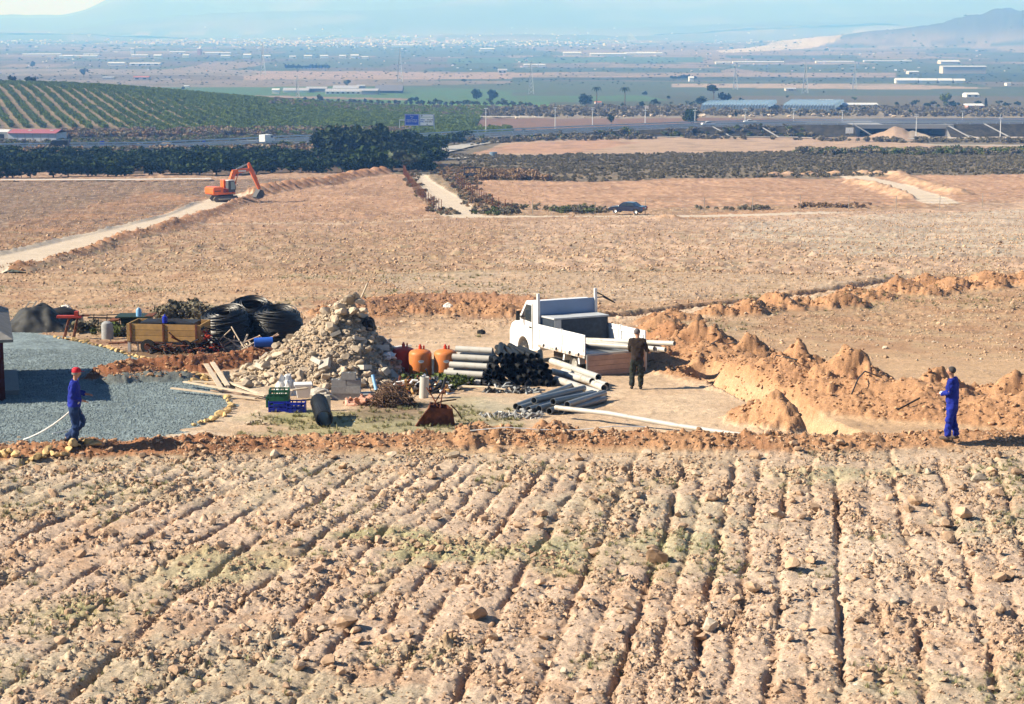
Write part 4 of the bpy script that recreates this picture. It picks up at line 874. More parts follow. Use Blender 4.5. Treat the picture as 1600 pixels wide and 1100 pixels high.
bush_field('scrub', 900, [(1250, 243), (1700, 243), (1700, 238), (1250, 239)], 1.0, 2.2, ['bushn', 'bushg'], 'greenish scrub along the far edge of the waste land')
bush_field('scrub', 900, [(690, 213), (1360, 219), (2000, 221), (2000, 228), (1400, 222), (1100, 215), (800, 222), (735, 228)], .8, 2.0, ['bushg'], 'low scrub below the embankment')
bush_field('scrub', 1500, [(-300, 246), (500, 236), (500, 243), (-300, 254)], 1.0, 2.6, ['bushg', 'bushb'], 'dark scrub on the verge in front of the left highway')
bush_field('scrub', 1400, [(80, 222), (500, 214), (640, 212), (640, 206), (500, 208), (80, 217)], 1.2, 2.6, ['bushb', 'bushg'], 'dry brown growth along the foot of the orchard hill')
bush_field('scrub', 1500, [(-300, 235), (90, 232), (500, 221), (500, 215), (90, 224), (-300, 228)], .8, 1.6, ['bushn', 'bushg'], 'green verge plants behind the left highway')
bush_field('scrub', 260, [(640, 290), (630, 266), (655, 268), (650, 285), (690, 328), (730, 336), (690, 338)], 0.35, .8, ['bushg', 'bushb'], 'grey weeds along the left side of the farm road')
bush_field('scrub', 420, [(665, 258), (740, 262), (745, 300), (790, 326), (840, 334), (800, 338), (735, 330), (700, 285), (665, 268)], 0.35, .9, ['bushg', 'bushb', 'bushb'], 'brown and grey weeds along the right side of the farm road')
bush_field('scrub', 90, [(730, 328), (945, 325), (945, 334), (760, 338)], 0.5, 1.0, ['bushn', 'bushg'], 'green and grey bushes left of the blue car')
bush_field('scrub', 60, [(1240, 320), (1360, 318), (1360, 323), (1240, 327)], 0.4, .8, ['bushb'], 'brown dry grass along the wire fence')
bush_field('scrub', 20, [(1080, 327), (1200, 325), (1200, 329), (1080, 331)], 0.5, .9, ['bushg'], 'small grey bushes along the wire fence')
bush_field('scrub', 2400, [(420, 184), (1600, 184), (2000, 184), (2000, 170), (420, 170)], 1.2, 3.0, ['bushg'], 'rough growth on the low bank beyond the highway')
bush_field('weeds', 26, [(250, 492), (330, 488), (335, 500), (245, 502)], 0.4, .9, ['bushg'], 'grey weeds growing behind the timber trailer')
bush_field('weeds', 22, [(600, 606), (690, 596), (740, 604), (700, 612)], 0.25, .5, ['bushn'], 'green weeds among the orange tanks')
bush_field('weeds', 22, [(120, 512), (230, 520), (220, 530), (110, 520)], 0.3, .6, ['bushg', 'bushn'], 'weeds between the red stand and the timber trailer')
# grass tufts
gt = MB()
for k in range(26):
    a = random.uniform(0, 6.28); r_ = random.uniform(.0, .12); l = random.uniform(.08, .2); d_ = Vector((math.cos(a), math.sin(a), 0)); b_ = d_ * r_; w_ = Vector((-d_.y, d_.x, 0)) * .012
    gt.add([b_ - w_, b_ + w_, b_ + d_ * l * .6 + Vector((0, 0, l))], [(0, 1, 2)])
GTM = gt.mesh('grass_tuft', mat('grass_blade', (0.24, 0.25, 0.11), 0.8, var=.4, scale=3, rnd=.35, col2=(.42, .36, .22)), fix=False)
x, y = fan_points(90000, 26, 102, power=1.4); n3 = fbm(x, y, 9, 3, 308) - .25 * fbm(x, y, .7, 3, 305); n4 = fbm(x, y, 3.3, 4, 312)
z, info = terrain(x, y, 0)
inyard = np.zeros(len(x), bool)
for b in [(520, 668, 150, 24), (450, 652, 60, 12), (720, 655, 90, 22), (620, 640, 60, 12)]:
    p = P(b[0], b[1]); s = scale_at(p.y); q = P(b[0], b[1] - b[3]); inyard |= (((x - p.x) / (b[2] / s)) ** 2 + ((y - p.y) / (q.y - p.y)) ** 2) < 1.2 + n3 * 2
k = (info['plough'] & ((n4 > 0.17) | ((n3 > .25) & (rng.random(len(x)) < .3))) & (rng.random(len(x)) < .45)) | (inyard & (fbm(x, y, .8, 3, 12) > 0) & (info['mm'] < .05)) | ((y > 70) & (n3 > .2) & (rng.random(len(x)) < .10))
k &= ~info['gravel']
x, y, z = x[k], y[k], z[k]
tag(scatter('grass', [GTM], np.stack([x, y, z], 1), rng.uniform(.15, .42, len(x)) * (1 + y / 90), tilt=.2), 'thin short grass and weeds over the furrows and the yard', 'grass')
print('d1', time.time() - _t0)
# ---------------------------------------------------------------- things in the yard
def sc(px, py): return scale_at(P(px, py).y)
# building at the left edge: dark red porch with a grey roof
b0 = P(0, 626); bx = b0.x; byy = b0.y; bz = gz(bx, byy) - .05
t = thing('house', 'dark red house with grey overhanging roof at the left edge of the gravel yard', 'house', (bx, byy, bz), R(15.5))
HR = mat('dark_red_wall', (0.055, 0.006, 0.006), 0.8, var=.2, scale=3); HG = mat('grey_roof', (0.20, 0.195, 0.19), 0.9, var=.3, scale=3, bump=.4)
MB().box(-5.2, 0.10, 0, 7.6, -.5, 1.75).build('wall', HR, t); MB().box(-0.02, 0.15, -.05, .14, -.5, 1.75).build('pillar', HR, t)
MB().box(-5.4, 0.55, 1.2, 4.6, -.6, .10).build('plinth', mat('plinth', (.30, .32, .33), .9, bump=.3), t)
rf = MB(); e_ = .42; rf.add([(-5.6, -.4, 1.72), (e_, -.4, 1.72), (e_, 8.0, 1.40), (-5.6, 8.0, 1.40), (-5.6, -.4, 1.80), (e_, -.4, 1.80), (e_, 8.0, 1.48), (-5.6, 8.0, 1.48), (-5.6, 3.6, 2.9), (-2.0, 3.6, 2.9)],
       [(0, 3, 2, 1), (0, 1, 5, 4), (1, 2, 6, 5), (2, 3, 7, 6), (4, 5, 9, 8), (5, 6, 9), (6, 7, 8, 9), (3, 0, 4, 8, 7)]); rf.build('roof', HG, t)
# wind mast shadow on the gravel: thin pole carried by the house
# stones around the gravel yard
ED = mat('edging_stone', (0.60, 0.42, 0.20), 0.9, var=.25, scale=3, bump=.3, rnd=.25)
EDM = []
for k in range(4): m = rock_mesh('stone', 210 + k, 2, .3, .8); m.materials.append(ED); EDM.append(m)
t = thing('stone_edging', 'curved line of yellowish stones along the far side of the grey gravel', 'stone edging', G(170, 542))
def line_stones(t, pts, n, wpx, jit=2.0, mats=EDM, rows=1):
    L_ = t.location.copy()
    for i in range(n):
        f = i / (n - 1) * (len(pts) - 1); k = min(int(f), len(pts) - 2); f -= k
        px = pts[k][0] * (1 - f) + pts[k + 1][0] * f + random.uniform(-jit, jit); py = pts[k][1] * (1 - f) + pts[k + 1][1] * f + random.uniform(-jit, jit) * .5
        p = G(px, py); w = random.choice(wpx) / scale_at(p.y) * random.uniform(.8, 1.15)
        obj('stone', random.choice(mats), t, (p.x - L_.x, p.y - L_.y, p.z - L_.z + w * .25), (random.uniform(-.3, .3), random.uniform(-.3, .3), random.uniform(0, 6)), (w * 1.15, w * .85, w * random.uniform(.6, .9)))
line_stones(t, [(88, 528), (130, 536), (180, 549), (222, 562), (245, 569), (262, 577)], 46, (7, 9, 11))
t = thing('stone_edging', 'curved line of yellow stones at the right end of the grey gravel', 'stone edging', G(345, 640))
line_stones(t, [(352, 622), (363, 634), (355, 645), (330, 657), (306, 664)], 34, (9, 12, 15), 4)
t = thing('stone_edging', 'yellow stones in a row below the soil ridge at the lower left', 'stone edging', G(60, 718))
line_stones(t, [(-5, 721), (20, 719), (45, 722), (70, 719), (100, 721), (122, 713), (148, 712)], 20, (14, 18, 22), 4)
t = thing('stone_edging', 'short heap of yellow stones between gravel and pale planks', 'stone edging', G(310, 590))
line_stones(t, [(290, 584), (305, 588), (322, 592), (300, 598), (318, 602)], 26, (9, 12, 14), 5)
t = thing('stone_heap', 'small heap of pale stones on bare soil below the green crate', 'stones', G(402, 663))
line_stones(t, [(385, 664), (400, 660), (415, 664)], 9, (8, 11), 3, RKS)
# rubble pile
t = thing('rubble_pile', 'large cone of pale rubble and broken stones beside the black pipe coils', 'rubble pile', (RUB.x, RUB.y, gz(RUB.x, RUB.y) - 2.0))
BLK = []
for k, (a, b, c) in enumerate(((.5, .2, .2), (.42, .3, .12), (.3, .3, .14))):
    m = MB(); m.box(-a / 2, a / 2, -b / 2, b / 2, -c / 2, c / 2); me = m.mesh('stone', mat('rubble_block', (0.50, 0.47, 0.42), .9, var=.2, scale=4, bump=.3, rnd=.2)); BLK.append(me)
npile = 0; small = []; smsc = []
while npile < 300:
    a = random.uniform(0, 6.283); rr = math.sqrt(random.random()) * 1.08
    if math.sin(a) > 0.45: continue
    x_ = RUB.x + math.cos(a) * rr * (RUBR[0] if math.cos(a) < 0 else RUBR[2]); y_ = RUB.y + math.sin(a) * rr * RUBR[1]
    w = random.choice((.13, .16, .2, .25, .32, .17, .14)) * (1.25 if rr < .25 or rr > .8 else 1.0)
    if math.cos(a) < -0.35 and rr < .8 and random.random() < .75: continue
    z_ = gz(x_, y_); me = random.choice(RKS) if random.random() > .05 else random.choice(BLK)
    if me in BLK: w = 1 / random.uniform(.9, 1.3)
    obj('stone', me, t, (x_ - t.location.x, y_ - t.location.y, z_ - t.location.z + (w * .22 if me not in BLK else .08)), (random.uniform(-.6, .6), random.uniform(-.6, .6), random.uniform(0, 6.28)), (w * 1.1, w, w * .9)); npile += 1
for dx, dz, w in ((-.12, 1.85, .42), (.1, 2.02, .46), (.3, 2.12, .42), (-.05, 1.72, .5), (-.25, 1.5, .44), (.45, 1.98, .36), (.25, 1.72, .4), (-.32, 1.28, .5), (.6, 1.75, .36)):
    obj('stone', random.choice(RKS), t, (dx, -.3 - (2.1 - dz) * .9, dz), (random.uniform(-.6, .6), .3, random.uniform(0, 6)), w)
x = RUB.x + rng.uniform(-1.1, 1.1, 11000) * RUBR[0]; y = RUB.y + rng.uniform(-1.1, 1.1, 11000) * RUBR[1]; z, inf = terrain(x, y, 0)
k = inf['mr'] > .02; x, y, z = x[k], y[k], z[k]; sz = np.clip(rng.lognormal(-2.55, .4, len(x)), .04, .2); L_ = t.location
o = scatter('rubble', RKS, np.stack([x - L_.x, y - L_.y, z - L_.z + sz * .1], 1), sz, parent=t)
MB().tube([(.45, .3, 2.0), (.65, .2, 2.45)], .03).build('stick', PALEW, t)
# fallen rubble left of the pile
t = thing('stone_heap', 'scattered big pale stones at the left foot of the rubble cone', 'stones', G(405, 590))
line_stones(t, [(375, 590), (392, 580), (410, 578), (430, 585), (445, 578), (400, 598), (380, 604), (425, 600), (455, 592), (470, 598)], 48, (12, 16, 22), 8, RKS)
# pipe coils
def coil(name, label, px, py, r, h, n, tiltx=0.0, tilty=0.0, seed=0):
    rd = random.Random(seed); p = G(px, py); t = thing(name, label, 'pipe coil', p); m = MB()
    for i in range(n):
        lay = rd.random() ** .8; rr = r * rd.uniform(.84, 1.06) * (1 - .62 * max(0, (lay - .80) / .2) * rd.random()); zz = h * lay + .12 * h * (1 - rr / r); ph = rd.uniform(0, 6.28); a1 = rd.uniform(-.22, .22); rr *= 1 - .25 * abs(lay - .5) ** 1.5
        pts = [Vector((math.cos(ph + 6.2832 * k / 22) * rr * (1 + .05 * math.sin(3 * k / 22 * 6.28 + ph)), math.sin(ph + 6.2832 * k / 22) * rr, zz + math.sin(6.2832 * k / 22 + ph) * a1 * rr + math.cos(6.2832 * k / 11) * .03)) for k in range(23)]
        m.tube(pts, .024, 4, cap=False)
    o = m.build('winding', BLACKP, t, smooth=True); o.rotation_euler = (tiltx, tilty, 0); o.location = (0, 0, .06 + max(0, r * math.sin(abs(tiltx)) * .9))
    b = MB()
    for k in range(3):
        a = k * 2.1 + .3; b.tube([(math.cos(a) * r * 1.09, math.sin(a) * r * 1.09, .1), (math.cos(a) * r * 1.12, math.sin(a) * r * 1.12, h / 2), (math.cos(a) * r * 1.05, math.sin(a) * r * 1.05, h)], .012, 5)
    bo = b.build('strap', DARKM, t); bo.rotation_euler = o.rotation_euler; bo.location = o.location
    return t
coil('pipe_coil', 'front right coil of thin black pipe beside the rubble cone', 433, 537, .84, 1.0, 190, .10, .04, 1)
coil('pipe_coil', 'left coil of black pipe leaning toward the timber trailer', 356, 539, .80, .95, 190, .22, -.12, 2)
coil('pipe_coil', 'rear coil of black pipe arching above the two front coils', 394, 533, .88, 1.12, 120, .30, .05, 3)
# black tarpaulin heap
p = G(66, 516); t = thing('tarpaulin', 'heap covered with black tarpaulin behind the left house', 'tarpaulin', p)
ng_ = 46; vv = []; ff = []
for j in range(ng_):
    for i in range(ng_):
        u, v = i / (ng_ - 1) * 2 - 1, j / (ng_ - 1) * 2 - 1; xx = u * 1.5; yy_ = v * 1.1
        hgt = 1.02 * max(0, 1 - abs((u + .12) / (.95 if u < -.12 else 1.12)) ** 1.35) * max(0, 1 - abs(v) ** 2.2)
        hgt += .10 * math.sin(u * 9 + v * 3) * (1 - v * v) * (1 - u * u) + .08 * float(perlin(u * 5, v * 5, 4)); vv.append((xx, yy_, max(hgt, 0.02 + .02 * math.sin(i * 2))))
for j in range(ng_ - 1):
    for i in range(ng_ - 1): a = j * ng_ + i; ff.append((a, a + 1, a + ng_ + 1, a + ng_))
MB().add(vv, ff).build('sheet', mat('black_tarpaulin', (.02, .022, .024), .7, var=.3, scale=2, spec=.5, bump=.3, bscale=5, col2=(.10, .10, .095), mask_scale=1.2, mth=.62), t, smooth=True)
m = MB(); m.tube([(-.75, -.45, .55), (-.42, .0, 1.12)], .035, 4); m.tube([(-.5, -.45, .55), (-.17, .0, 1.12)], .035, 4)
for f in (.1, .9): m.tube([(-.75 + .33 * f, -.45 + .45 * f, .55 + .57 * f), (-.5 + .33 * f, -.45 + .45 * f, .55 + .57 * f)], .03, 4)
o = m.build('pallet_frame', PALEW); o.location = p; tag(o, 'pale wooden frame lying on top of the black tarpaulin', 'frame')
p = G(100, 512); MBo = MB().tube([(-.5, 0, .45), (0, 0, .52), (.55, .1, .42)], [.25, .3, .2], 9); o = MBo.build('cable_bundle', DARKM, smooth=True); o.location = p; tag(o, 'dark rolled bundle beside the tarpaulin and the red stand', 'bundle')
# red saw stand
p = G(114, 530); t = thing('saw_stand', 'rusty red iron stand with crossed legs on the stone edging', 'stand', p)
MB().box(-.55, .35, -.12, .12, .78, .86).build('tabletop', REDM, t)
for a, b in ((-.32, .02), (.02, .28)):
    for s_ in (-.15, .15): MB().tube([(a - (.12 if a < 0 else -.12) * 0, s_, 0), ((a + b) / 2 + .05, s_ * .6, .8)], .028, 5).build('leg', RUST, t)
MB().box(.1, .24, -.1, .1, .86, 1.02).build('motor', REDM, t)
MB().tube([(.24, 0, .84), (.62, 0, .86)], .03).build('handle', RUST, t)
for px, py, w, h, cm, lb in ((127, 511, .1, .28, PALEW, 'short pale post stub right of the red stand'), (168, 530, .22, .50, CONC, 'short round topped stone post between gravel and scrap')):
    p = G(px, py); m = MB().lathe([(w, 0), (w, h), (w * .85, h + .1), (w * .4, h + .16), (.01, h + .17)], 10); o = m.build('post', cm, smooth=True); o.location = p; tag(o, lb, 'post')
p = G(208, 549); t = thing('stand', 'small white stand with pale blue bucket on it before the trailer', 'stand', p)
MB().box(-.16, -.07, -.08, .08, 0, .55).build('post', WHITE, t); MB().box(-.18, .3, -.12, .12, .42, .47).build('shelf', WHITE, t); MB().lathe([(.10, 0), (.14, .26), (.12, .26)], 12, (.16, 0, .47)).build('bucket', LBLUE, t); MB().box(.16, .2, -.05, .05, 0, .42).build('leg', WHITE, t)
# timber trailer
p = G(265, 548); rzT = R(-7); t = thing('timber_trailer', 'old farm trailer with yellow plank sides loaded with black junk', 'trailer', (p.x, p.y, p.z), rzT)
Lx, Ly = 1.28, .62; zb = .42
for k in range(3):
    for sgn, nm in ((-1, 'front'), (1, 'rear')): MB().box(-Lx, Lx, sgn * Ly - .02, sgn * Ly + .02, zb + .2 * k + .005, zb + .2 * k + .195).build('plank', YWOOD, t)
    for sgn in (-1, 1): MB().box(sgn * Lx - .02, sgn * Lx + .02, -Ly - .021, Ly + .021, zb + .2 * k + .007, zb + .2 * k + .193).build('plank', YWOOD, t)
for xx in (-1.15, 0, 1.15):
    MB().box(xx - .03, xx + .03, -Ly - .05, -Ly - .022, zb - .02, zb + .62).build('post', RUST, t)
MB().box(-Lx, Lx, -Ly, Ly, zb - .05, zb).build('floor', WOOD, t); MB().box(-1.5, 1.5, -.3, -.22, zb - .15, zb - .05).build('chassis', RUST, t); MB().tube([(-1.2, -.25, zb - .1), (-2.1, -.2, .25)], .035).build('drawbar', RUST, t)
for xx in (-.55, .75):
    for yy_ in (-.66, .66):
        w = MB().tube([(0, -.07, 0), (0, .07, 0)], .25, 16).build('wheel', RUBBER, t); w.location = (xx, yy_, .25); MB().tube([(0, -.08, 0), (0, .08, 0)], .12, 12).build('rim', RUST, w)
o = MB().box(-.9, 1.0, -.45, .5, 0, .3).add([(-.9, -.45, .3), (1.0, -.45, .3), (.3, 0, .42)], [(0, 1, 2)]).build('junk', DARKM); o.location = (p.x, p.y, p.z + zb + .32); o.rotation_euler = (0, 0, rzT); tag(o, 'black junk filling the timber trailer', 'junk')
o = MB().lathe([(.001, 0), (.09, 0), (.09, .2), (.03, .25), (.03, .29), (.001, .29)], 12).build('canister', BLUEP, smooth=True); o.location = (p.x - .05, p.y - .45, p.z + 1.05); tag(o, 'bright blue canister standing on the timber trailer', 'canister')
o = MB().lathe([(.001, 0), (.1, 0), (.1, .22), (.04, .3), (.001, .3)], 12).build('canister', LBLUE, smooth=True); q = At(217, 494, p.y + 1.6); o.location = q; tag(o, 'pale blue bottle upright on the dark board left of the trailer', 'bottle')
q = G(206, 528); o = MB().box(-.55, .5, -.4, .4, 0, .62).box(-.75, .55, -.5, .5, .62, .67).build('scrap_cabinet', mat('dark_green_metal', (.02, .04, .03), .6)); o.location = (q.x, q.y + 1.2, q.z); tag(o, 'dark green box under a sloping rusty board left of the trailer', 'box')
o = MB().box(-.8, .9, -.4, .4, 0, .05, Matrix.Rotation(R(-7), 4, 'Y')).build('board', RUST); o.location = At(205, 497, q.y + 1.2); tag(o, 'rusty sloping board on the dark green box', 'board')
q = G(145, 518)
m = MB(); m.tube([(-.4, 0, .62), (.5, .1, .60), (1.6, .2, .66)], .02, 5); m.tube([(-.2, .1, .5), (1.2, .1, .48)], .03, 5)
for xx in (0, .5, 1.0, 1.5): m.tube([(xx, 0, 0), (xx + .05, .1, .65)], .02, 4)
o = m.build('railing', DARKM); o.location = q; tag(o, 'thin dark railing between the red stand and the green box', 'railing')
# trellis of scrap: black frames below the trailer
def scrap(name, label, cat, px, py, n, rx, ry, hz, mats_, seed, lmin=.3, lmax=.9, thick=.025, kind_=None):
    rd = random.Random(seed); p = G(px, py); t = thing(name, label, cat, p)
    for mi, (mm_, pn) in enumerate(mats_):
        m = MB()
        for i in range(n):
            c = Vector((rd.uniform(-rx, rx), rd.uniform(-ry, ry), 0)); c.z = rd.uniform(.03, hz) * max(.15, 1 - (c.x / rx) ** 2)
            d = Vector((rd.uniform(-1, 1), rd.uniform(-1, 1), rd.uniform(-.5, .5))).normalized() * rd.uniform(lmin, lmax) / 2
            if c.z < abs(d.z): c.z = abs(d.z) + .02
            mid = c + Vector((rd.uniform(-.08, .08), rd.uniform(-.08, .08), rd.uniform(-.05, .1)))
            m.tube([c - d, mid, c + d], thick * rd.uniform(.5, 1.4), 5)
        m.build(pn, mm_, t)
    return t
scrap('scrap_heap', 'black scrap iron heaped under the timber trailer', 'scrap heap', 275, 552, 34, .95, .4, .45, ((DARKM, 'bar'), (RUST, 'rusty_bar')), 4)
scrap('scrap_heap', 'dark iron rods standing between trailer and pipe coils', 'scrap heap', 322, 550, 26, .4, .4, .9, ((DARKM, 'bar'), (REDM, 'red_bar')), 5)
scrap('wood_heap', 'low heap of pale sticks under the pipe coils', 'wood heap', 385, 548, 24, .9, .35, .14, ((PALEW, 'stick'), (WOOD, 'board')), 6, .4, 1.2)
scrap('twig_heap', 'tangle of dark twigs beside the pink roof tiles', 'twig heap', 612, 634, 170, .52, .4, .62, ((mat('twig', (.10, .065, .045), .9, var=.3), 'twig'), (mat('twig2', (.20, .12, .08), .9), 'pale_twig')), 7, .2, .7, .010)
scrap('scrap_heap', 'mixed rubbish of white, yellow and dark scraps before the orange tanks', 'rubbish', 655, 612, 34, .9, .5, .38, ((WHITE, 'white_scrap'), (DARKM, 'dark_scrap'), (YWOOD, 'yellow_scrap'), (RUST, 'rusty_scrap')), 8, .15, .6, .035)
scrap('scrap_heap', 'low litter of grey plastic strips in front of the dark pipe heap', 'rubbish', 800, 612, 40, .8, .3, .14, ((mat('grey_film', (.3, .32, .33), .5), 'strip'), (DARKM, 'dark_strip')), 9, .1, .4, .03)
scrap('scrap_heap', 'low litter of grey scraps below the loose grey pipes', 'rubbish', 800, 652, 34, .8, .25, .08, ((GREYP, 'strip'), (CONC, 'crumb')), 10, .08, .3, .03)
for (ax, ay, bx_, by_) in ((716, 612, 752, 596), (722, 610, 790, 614)):
    a, b = G(ax, ay), G(bx_, by_); m = MB().tube([(0, 0, .1), ((b - a) * .5 + Vector((0, 0, .14))), (b - a) + Vector((0, 0, .12))], [.035, .03, .02], 6); o = m.build('branch', PALEW); o.location = a; tag(o, 'bare white branch on the ground left of the grey litter, %s one' % ('upper' if by_ < 600 else 'lower'), 'branch')
# planks
def plank(a, b, za, zb_, w, label, cat='plank', mt=PALEW, th=.035):
    A_, B_ = G(*a), G(*b); A_.z += za; B_.z += zb_; d = B_ - A_; side = Vector((-d.y, d.x, 0)).normalized() * w / 2; up = Vector((0, 0, th))
    v = [-side, d - side, d + side, side]; m = MB().hexa([Vector(q) for q in v] + [Vector(q) + up for q in v]); o = m.build('plank', mt); o.location = A_; tag(o, label, cat); return o
plank((268, 614), (400, 627), .12, .06, .10, 'longest pale plank reaching out over the gravel'); plank((288, 606), (415, 626), .16, .12, .10, 'pale plank crossing above the longest one')
plank((322, 582), (345, 610), .25, .08, .14, 'left of two short pale boards standing on the stones'); plank((332, 580), (356, 608), .25, .08, .14, 'right of two short pale boards standing on the stones')
plank((300, 600), (395, 605), .05, .05, .08, 'thin pale plank lying farthest up the plank pile'); plank((355, 600), (412, 624), .04, .1, .1, 'slanting pale plank at the right of the plank pile'); plank((330, 612), (380, 616), .02, .02, .10, 'dark short board under the pale planks', mt=WOOD); plank((340, 618), (408, 620), .03, .03, .1, 'brown board lowest in the plank pile', mt=WOOD)
plank((448, 598), (545, 578), .15, .30, .09, 'long brown board leaning across toward the concrete blocks', mt=WOOD); plank((462, 600), (560, 584), .1, .22, .08, 'second brown board beside the concrete blocks', mt=WOOD); plank((560, 586), (612, 574), .15, .35, .22, 'broad reddish board behind the concrete blocks', mt=mat('red_board', (.33, .09, .05), .7))
plank((610, 592), (640, 562), .05, .45, .17, 'white slanted board leaning on the red tank', mt=WHITE, th=.06); plank((596, 594), (622, 590), .25, .22, .2, 'white flat board left of the orange tanks', mt=WHITE)
plank((626, 607), (668, 604), .12, .12, .14, 'yellow crate side lying before the orange tanks', mt=YWOOD, th=.09)
# crates
def crate(px, py, zo, mt, label, w=.55, h=.30, d=.38, rz=0):
    p = G(px, py); t = thing('crate', label, 'crate', (p.x, p.y, p.z + zo), rz); a, b = w / 2, d / 2
    MB().box(-a, a, -b, b, 0, .025).build('base', mt, t)
    for nm, (x0, x1, y0, y1) in {'f': (-a, a, -b, -b + .018), 'r': (-a, a, b - .018, b), 'l': (-a, -a + .018, -b + .018, b - .018), 'q': (a - .018, a, -b + .018, b - .018)}.items():
        m = MB(); m.box(x0, x1, y0, y1, .025, h * .42).box(x0, x1, y0, y1, h * .52, h * .66).box(x0, x1, y0, y1, h * .88, h)
        n = 4; 
        for i in range(n + 1):
            if nm in 'fr': xx = x0 + (x1 - x0 - .03) * i / n; m.box(xx, xx + .03, y0 - .003, y1 + .003, .03, h * .97)
            else: yy_ = y0 + (y1 - y0 - .03) * i / n; m.box(x0 - .003, x1 + .003, yy_, yy_ + .03, .03, h * .97)
        m.build('side', mt, t)
    m = MB().tube([(-.12, -b - .02, h * .8), (.12, -b - .02, h * .8)], .014, 6); m.build('handle', mt, t); return t
crate(437, 643, 0, BLUEP, 'blue plastic crate under the green crate'); crate(463, 644, 0, BLUEP, 'blue plastic crate right beside the stacked pair', .50); crate(437, 643, .305, GREENP, 'green plastic crate stacked on the blue one', .52)
crate(432, 634, .0, GREENP, 'dark green crate half hidden behind the blue crate', .52)
plank((455, 630), (480, 627), .33, .36, .12, 'pale board lying on the right blue crate')
# tub and bags
p = G(474, 625); t = thing('tub', 'white square plastic tub with rim among the junk', 'tub', p, R(8)); m = MB(); m.hexa([(-.17, -.14, .08), (.17, -.14, .08), (.17, .14, .08), (-.17, .14, .08), (-.22, -.18, .46), (.22, -.18, .46), (.22, .18, .46), (-.22, .18, .46)]); m.build('body', WHITE, t, bevel=.02); MB().box(-.25, .25, -.21, .21, .42, .48).build('rim', WHITE, t, bevel=.01)
def blobthing(name, label, cat, px, py, rx, ry, rz_, mt, seed, zo=0, sub=3, amp=.3):
    bm = bmesh.new(); bmesh.ops.create_icosphere(bm, subdivisions=sub, radius=1)
    for v in bm.verts:
        n = float(fbm(np.array([v.co.x * 1.3 + seed]), np.array([v.co.y * 1.3 + v.co.z * 1.7]), .7, 3, seed)[0]); v.co *= 1 + amp * n * 1.6; v.co = Vector((v.co.x * rx, v.co.y * ry, max(v.co.z, -.4) * rz_))
    me = bpy.data.meshes.new(name); bm.to_mesh(me); bm.free(); me.materials.append(mt); p = G(px, py); o = obj(name, me, None, (p.x, p.y, p.z + rz_ * .4 + zo), (0, 0, seed)); tag(o, label, cat); return o
PLW = mat('white_sheeting', (.72, .74, .76), .4, var=.1, scale=3, bump=.4, bscale=6)
blobthing('plastic_bag', 'crumpled white plastic bag behind the green crate', 'bag', 447, 618, .26, .2, .42, PLW, 3, amp=.5)
blobthing('plastic_bag', 'half transparent white bag leaning on the concrete blocks', 'bag', 528, 616, .22, .15, .22, PLW, 5, amp=.5)
blobthing('sack', 'flat pale sack between tub and concrete blocks', 'sack', 500, 620, .34, .22, .2, mat('sack', (.45, .42, .38), .9, bump=.3), 6)
blobthing('plastic_sheet', 'crumpled white sheeting left of the small blue pipe', 'sheeting', 606, 596, .3, .2, .14, PLW, 7, amp=.6)
blobthing('plastic_sheet', 'crumpled pale blue sheeting in front of the orange tanks', 'sheeting', 632, 604, .34, .2, .12, mat('pale_blue_sheet', (.5, .6, .7), .5), 8, amp=.6)
blobthing('stone_lump', 'grey jagged lump right of the white pipe stump', 'concrete lump', 677, 610, .2, .2, .26, CONC, 9, amp=.6)
blobthing('grass_lump', 'dark tyre shaped lump beside the concrete blocks', 'rubber lump', 578, 594, .24, .2, .3, DARKM, 11, amp=.3)
blobthing('white_stone', 'single white stone on the bare field above the red stand', 'stone', 103, 481, .22, .2, .16, mat('white_rock', (.75, .73, .68), .8), 12, amp=.4)
# blocks
BM = MB(); BM.box(-.2, .2, -.1, .1, 0, .19); bme = BM.mesh('concrete_block', CONC); 
hb2 = MB().box(-.2, .2, -.1, .1, 0, .03).box(-.2, .2, -.1, -.07, .03, .19).box(-.2, .2, .07, .1, .03, .19).box(-.2, -.17, -.07, .07, .03, .19).box(.17, .2, -.07, .07, .03, .19).box(-.02, .02, -.07, .07, .03, .19).mesh('concrete_block', CONC)
p = G(541, 624)
nb = 0
for row in range(4):
    for c in ((0, 1) if row < 3 else (0,)):
        xx = (-.205 if c == 0 else .205) + random.uniform(-.012, .012) + (.0 if row < 3 else .28)
        pos = ('lowest', 'second', 'third', 'topmost')[row]; o = obj('concrete_block', hb2 if row == 3 or (row == 2 and c == 0) else bme, None, (p.x + xx, p.y + random.uniform(-.02, .02), p.z + row * .193), (0, 0, random.uniform(-.04, .04)), 1.0)
        tag(o, 'grey concrete block, %s course%s of the stack beside the white tub' % (pos, (' left' if c == 0 else ' right') if row < 3 else ''), 'concrete block', 'stacked concrete blocks')
for xx, yy_, lb in ((.62, -.12, 'grey concrete block lying loose right of the block stack'), (.58, .12, 'grey concrete block behind the loose one')): o = obj('concrete_block', bme, None, (p.x + xx, p.y + yy_, p.z), (0, 0, .3)); tag(o, lb, 'concrete block')
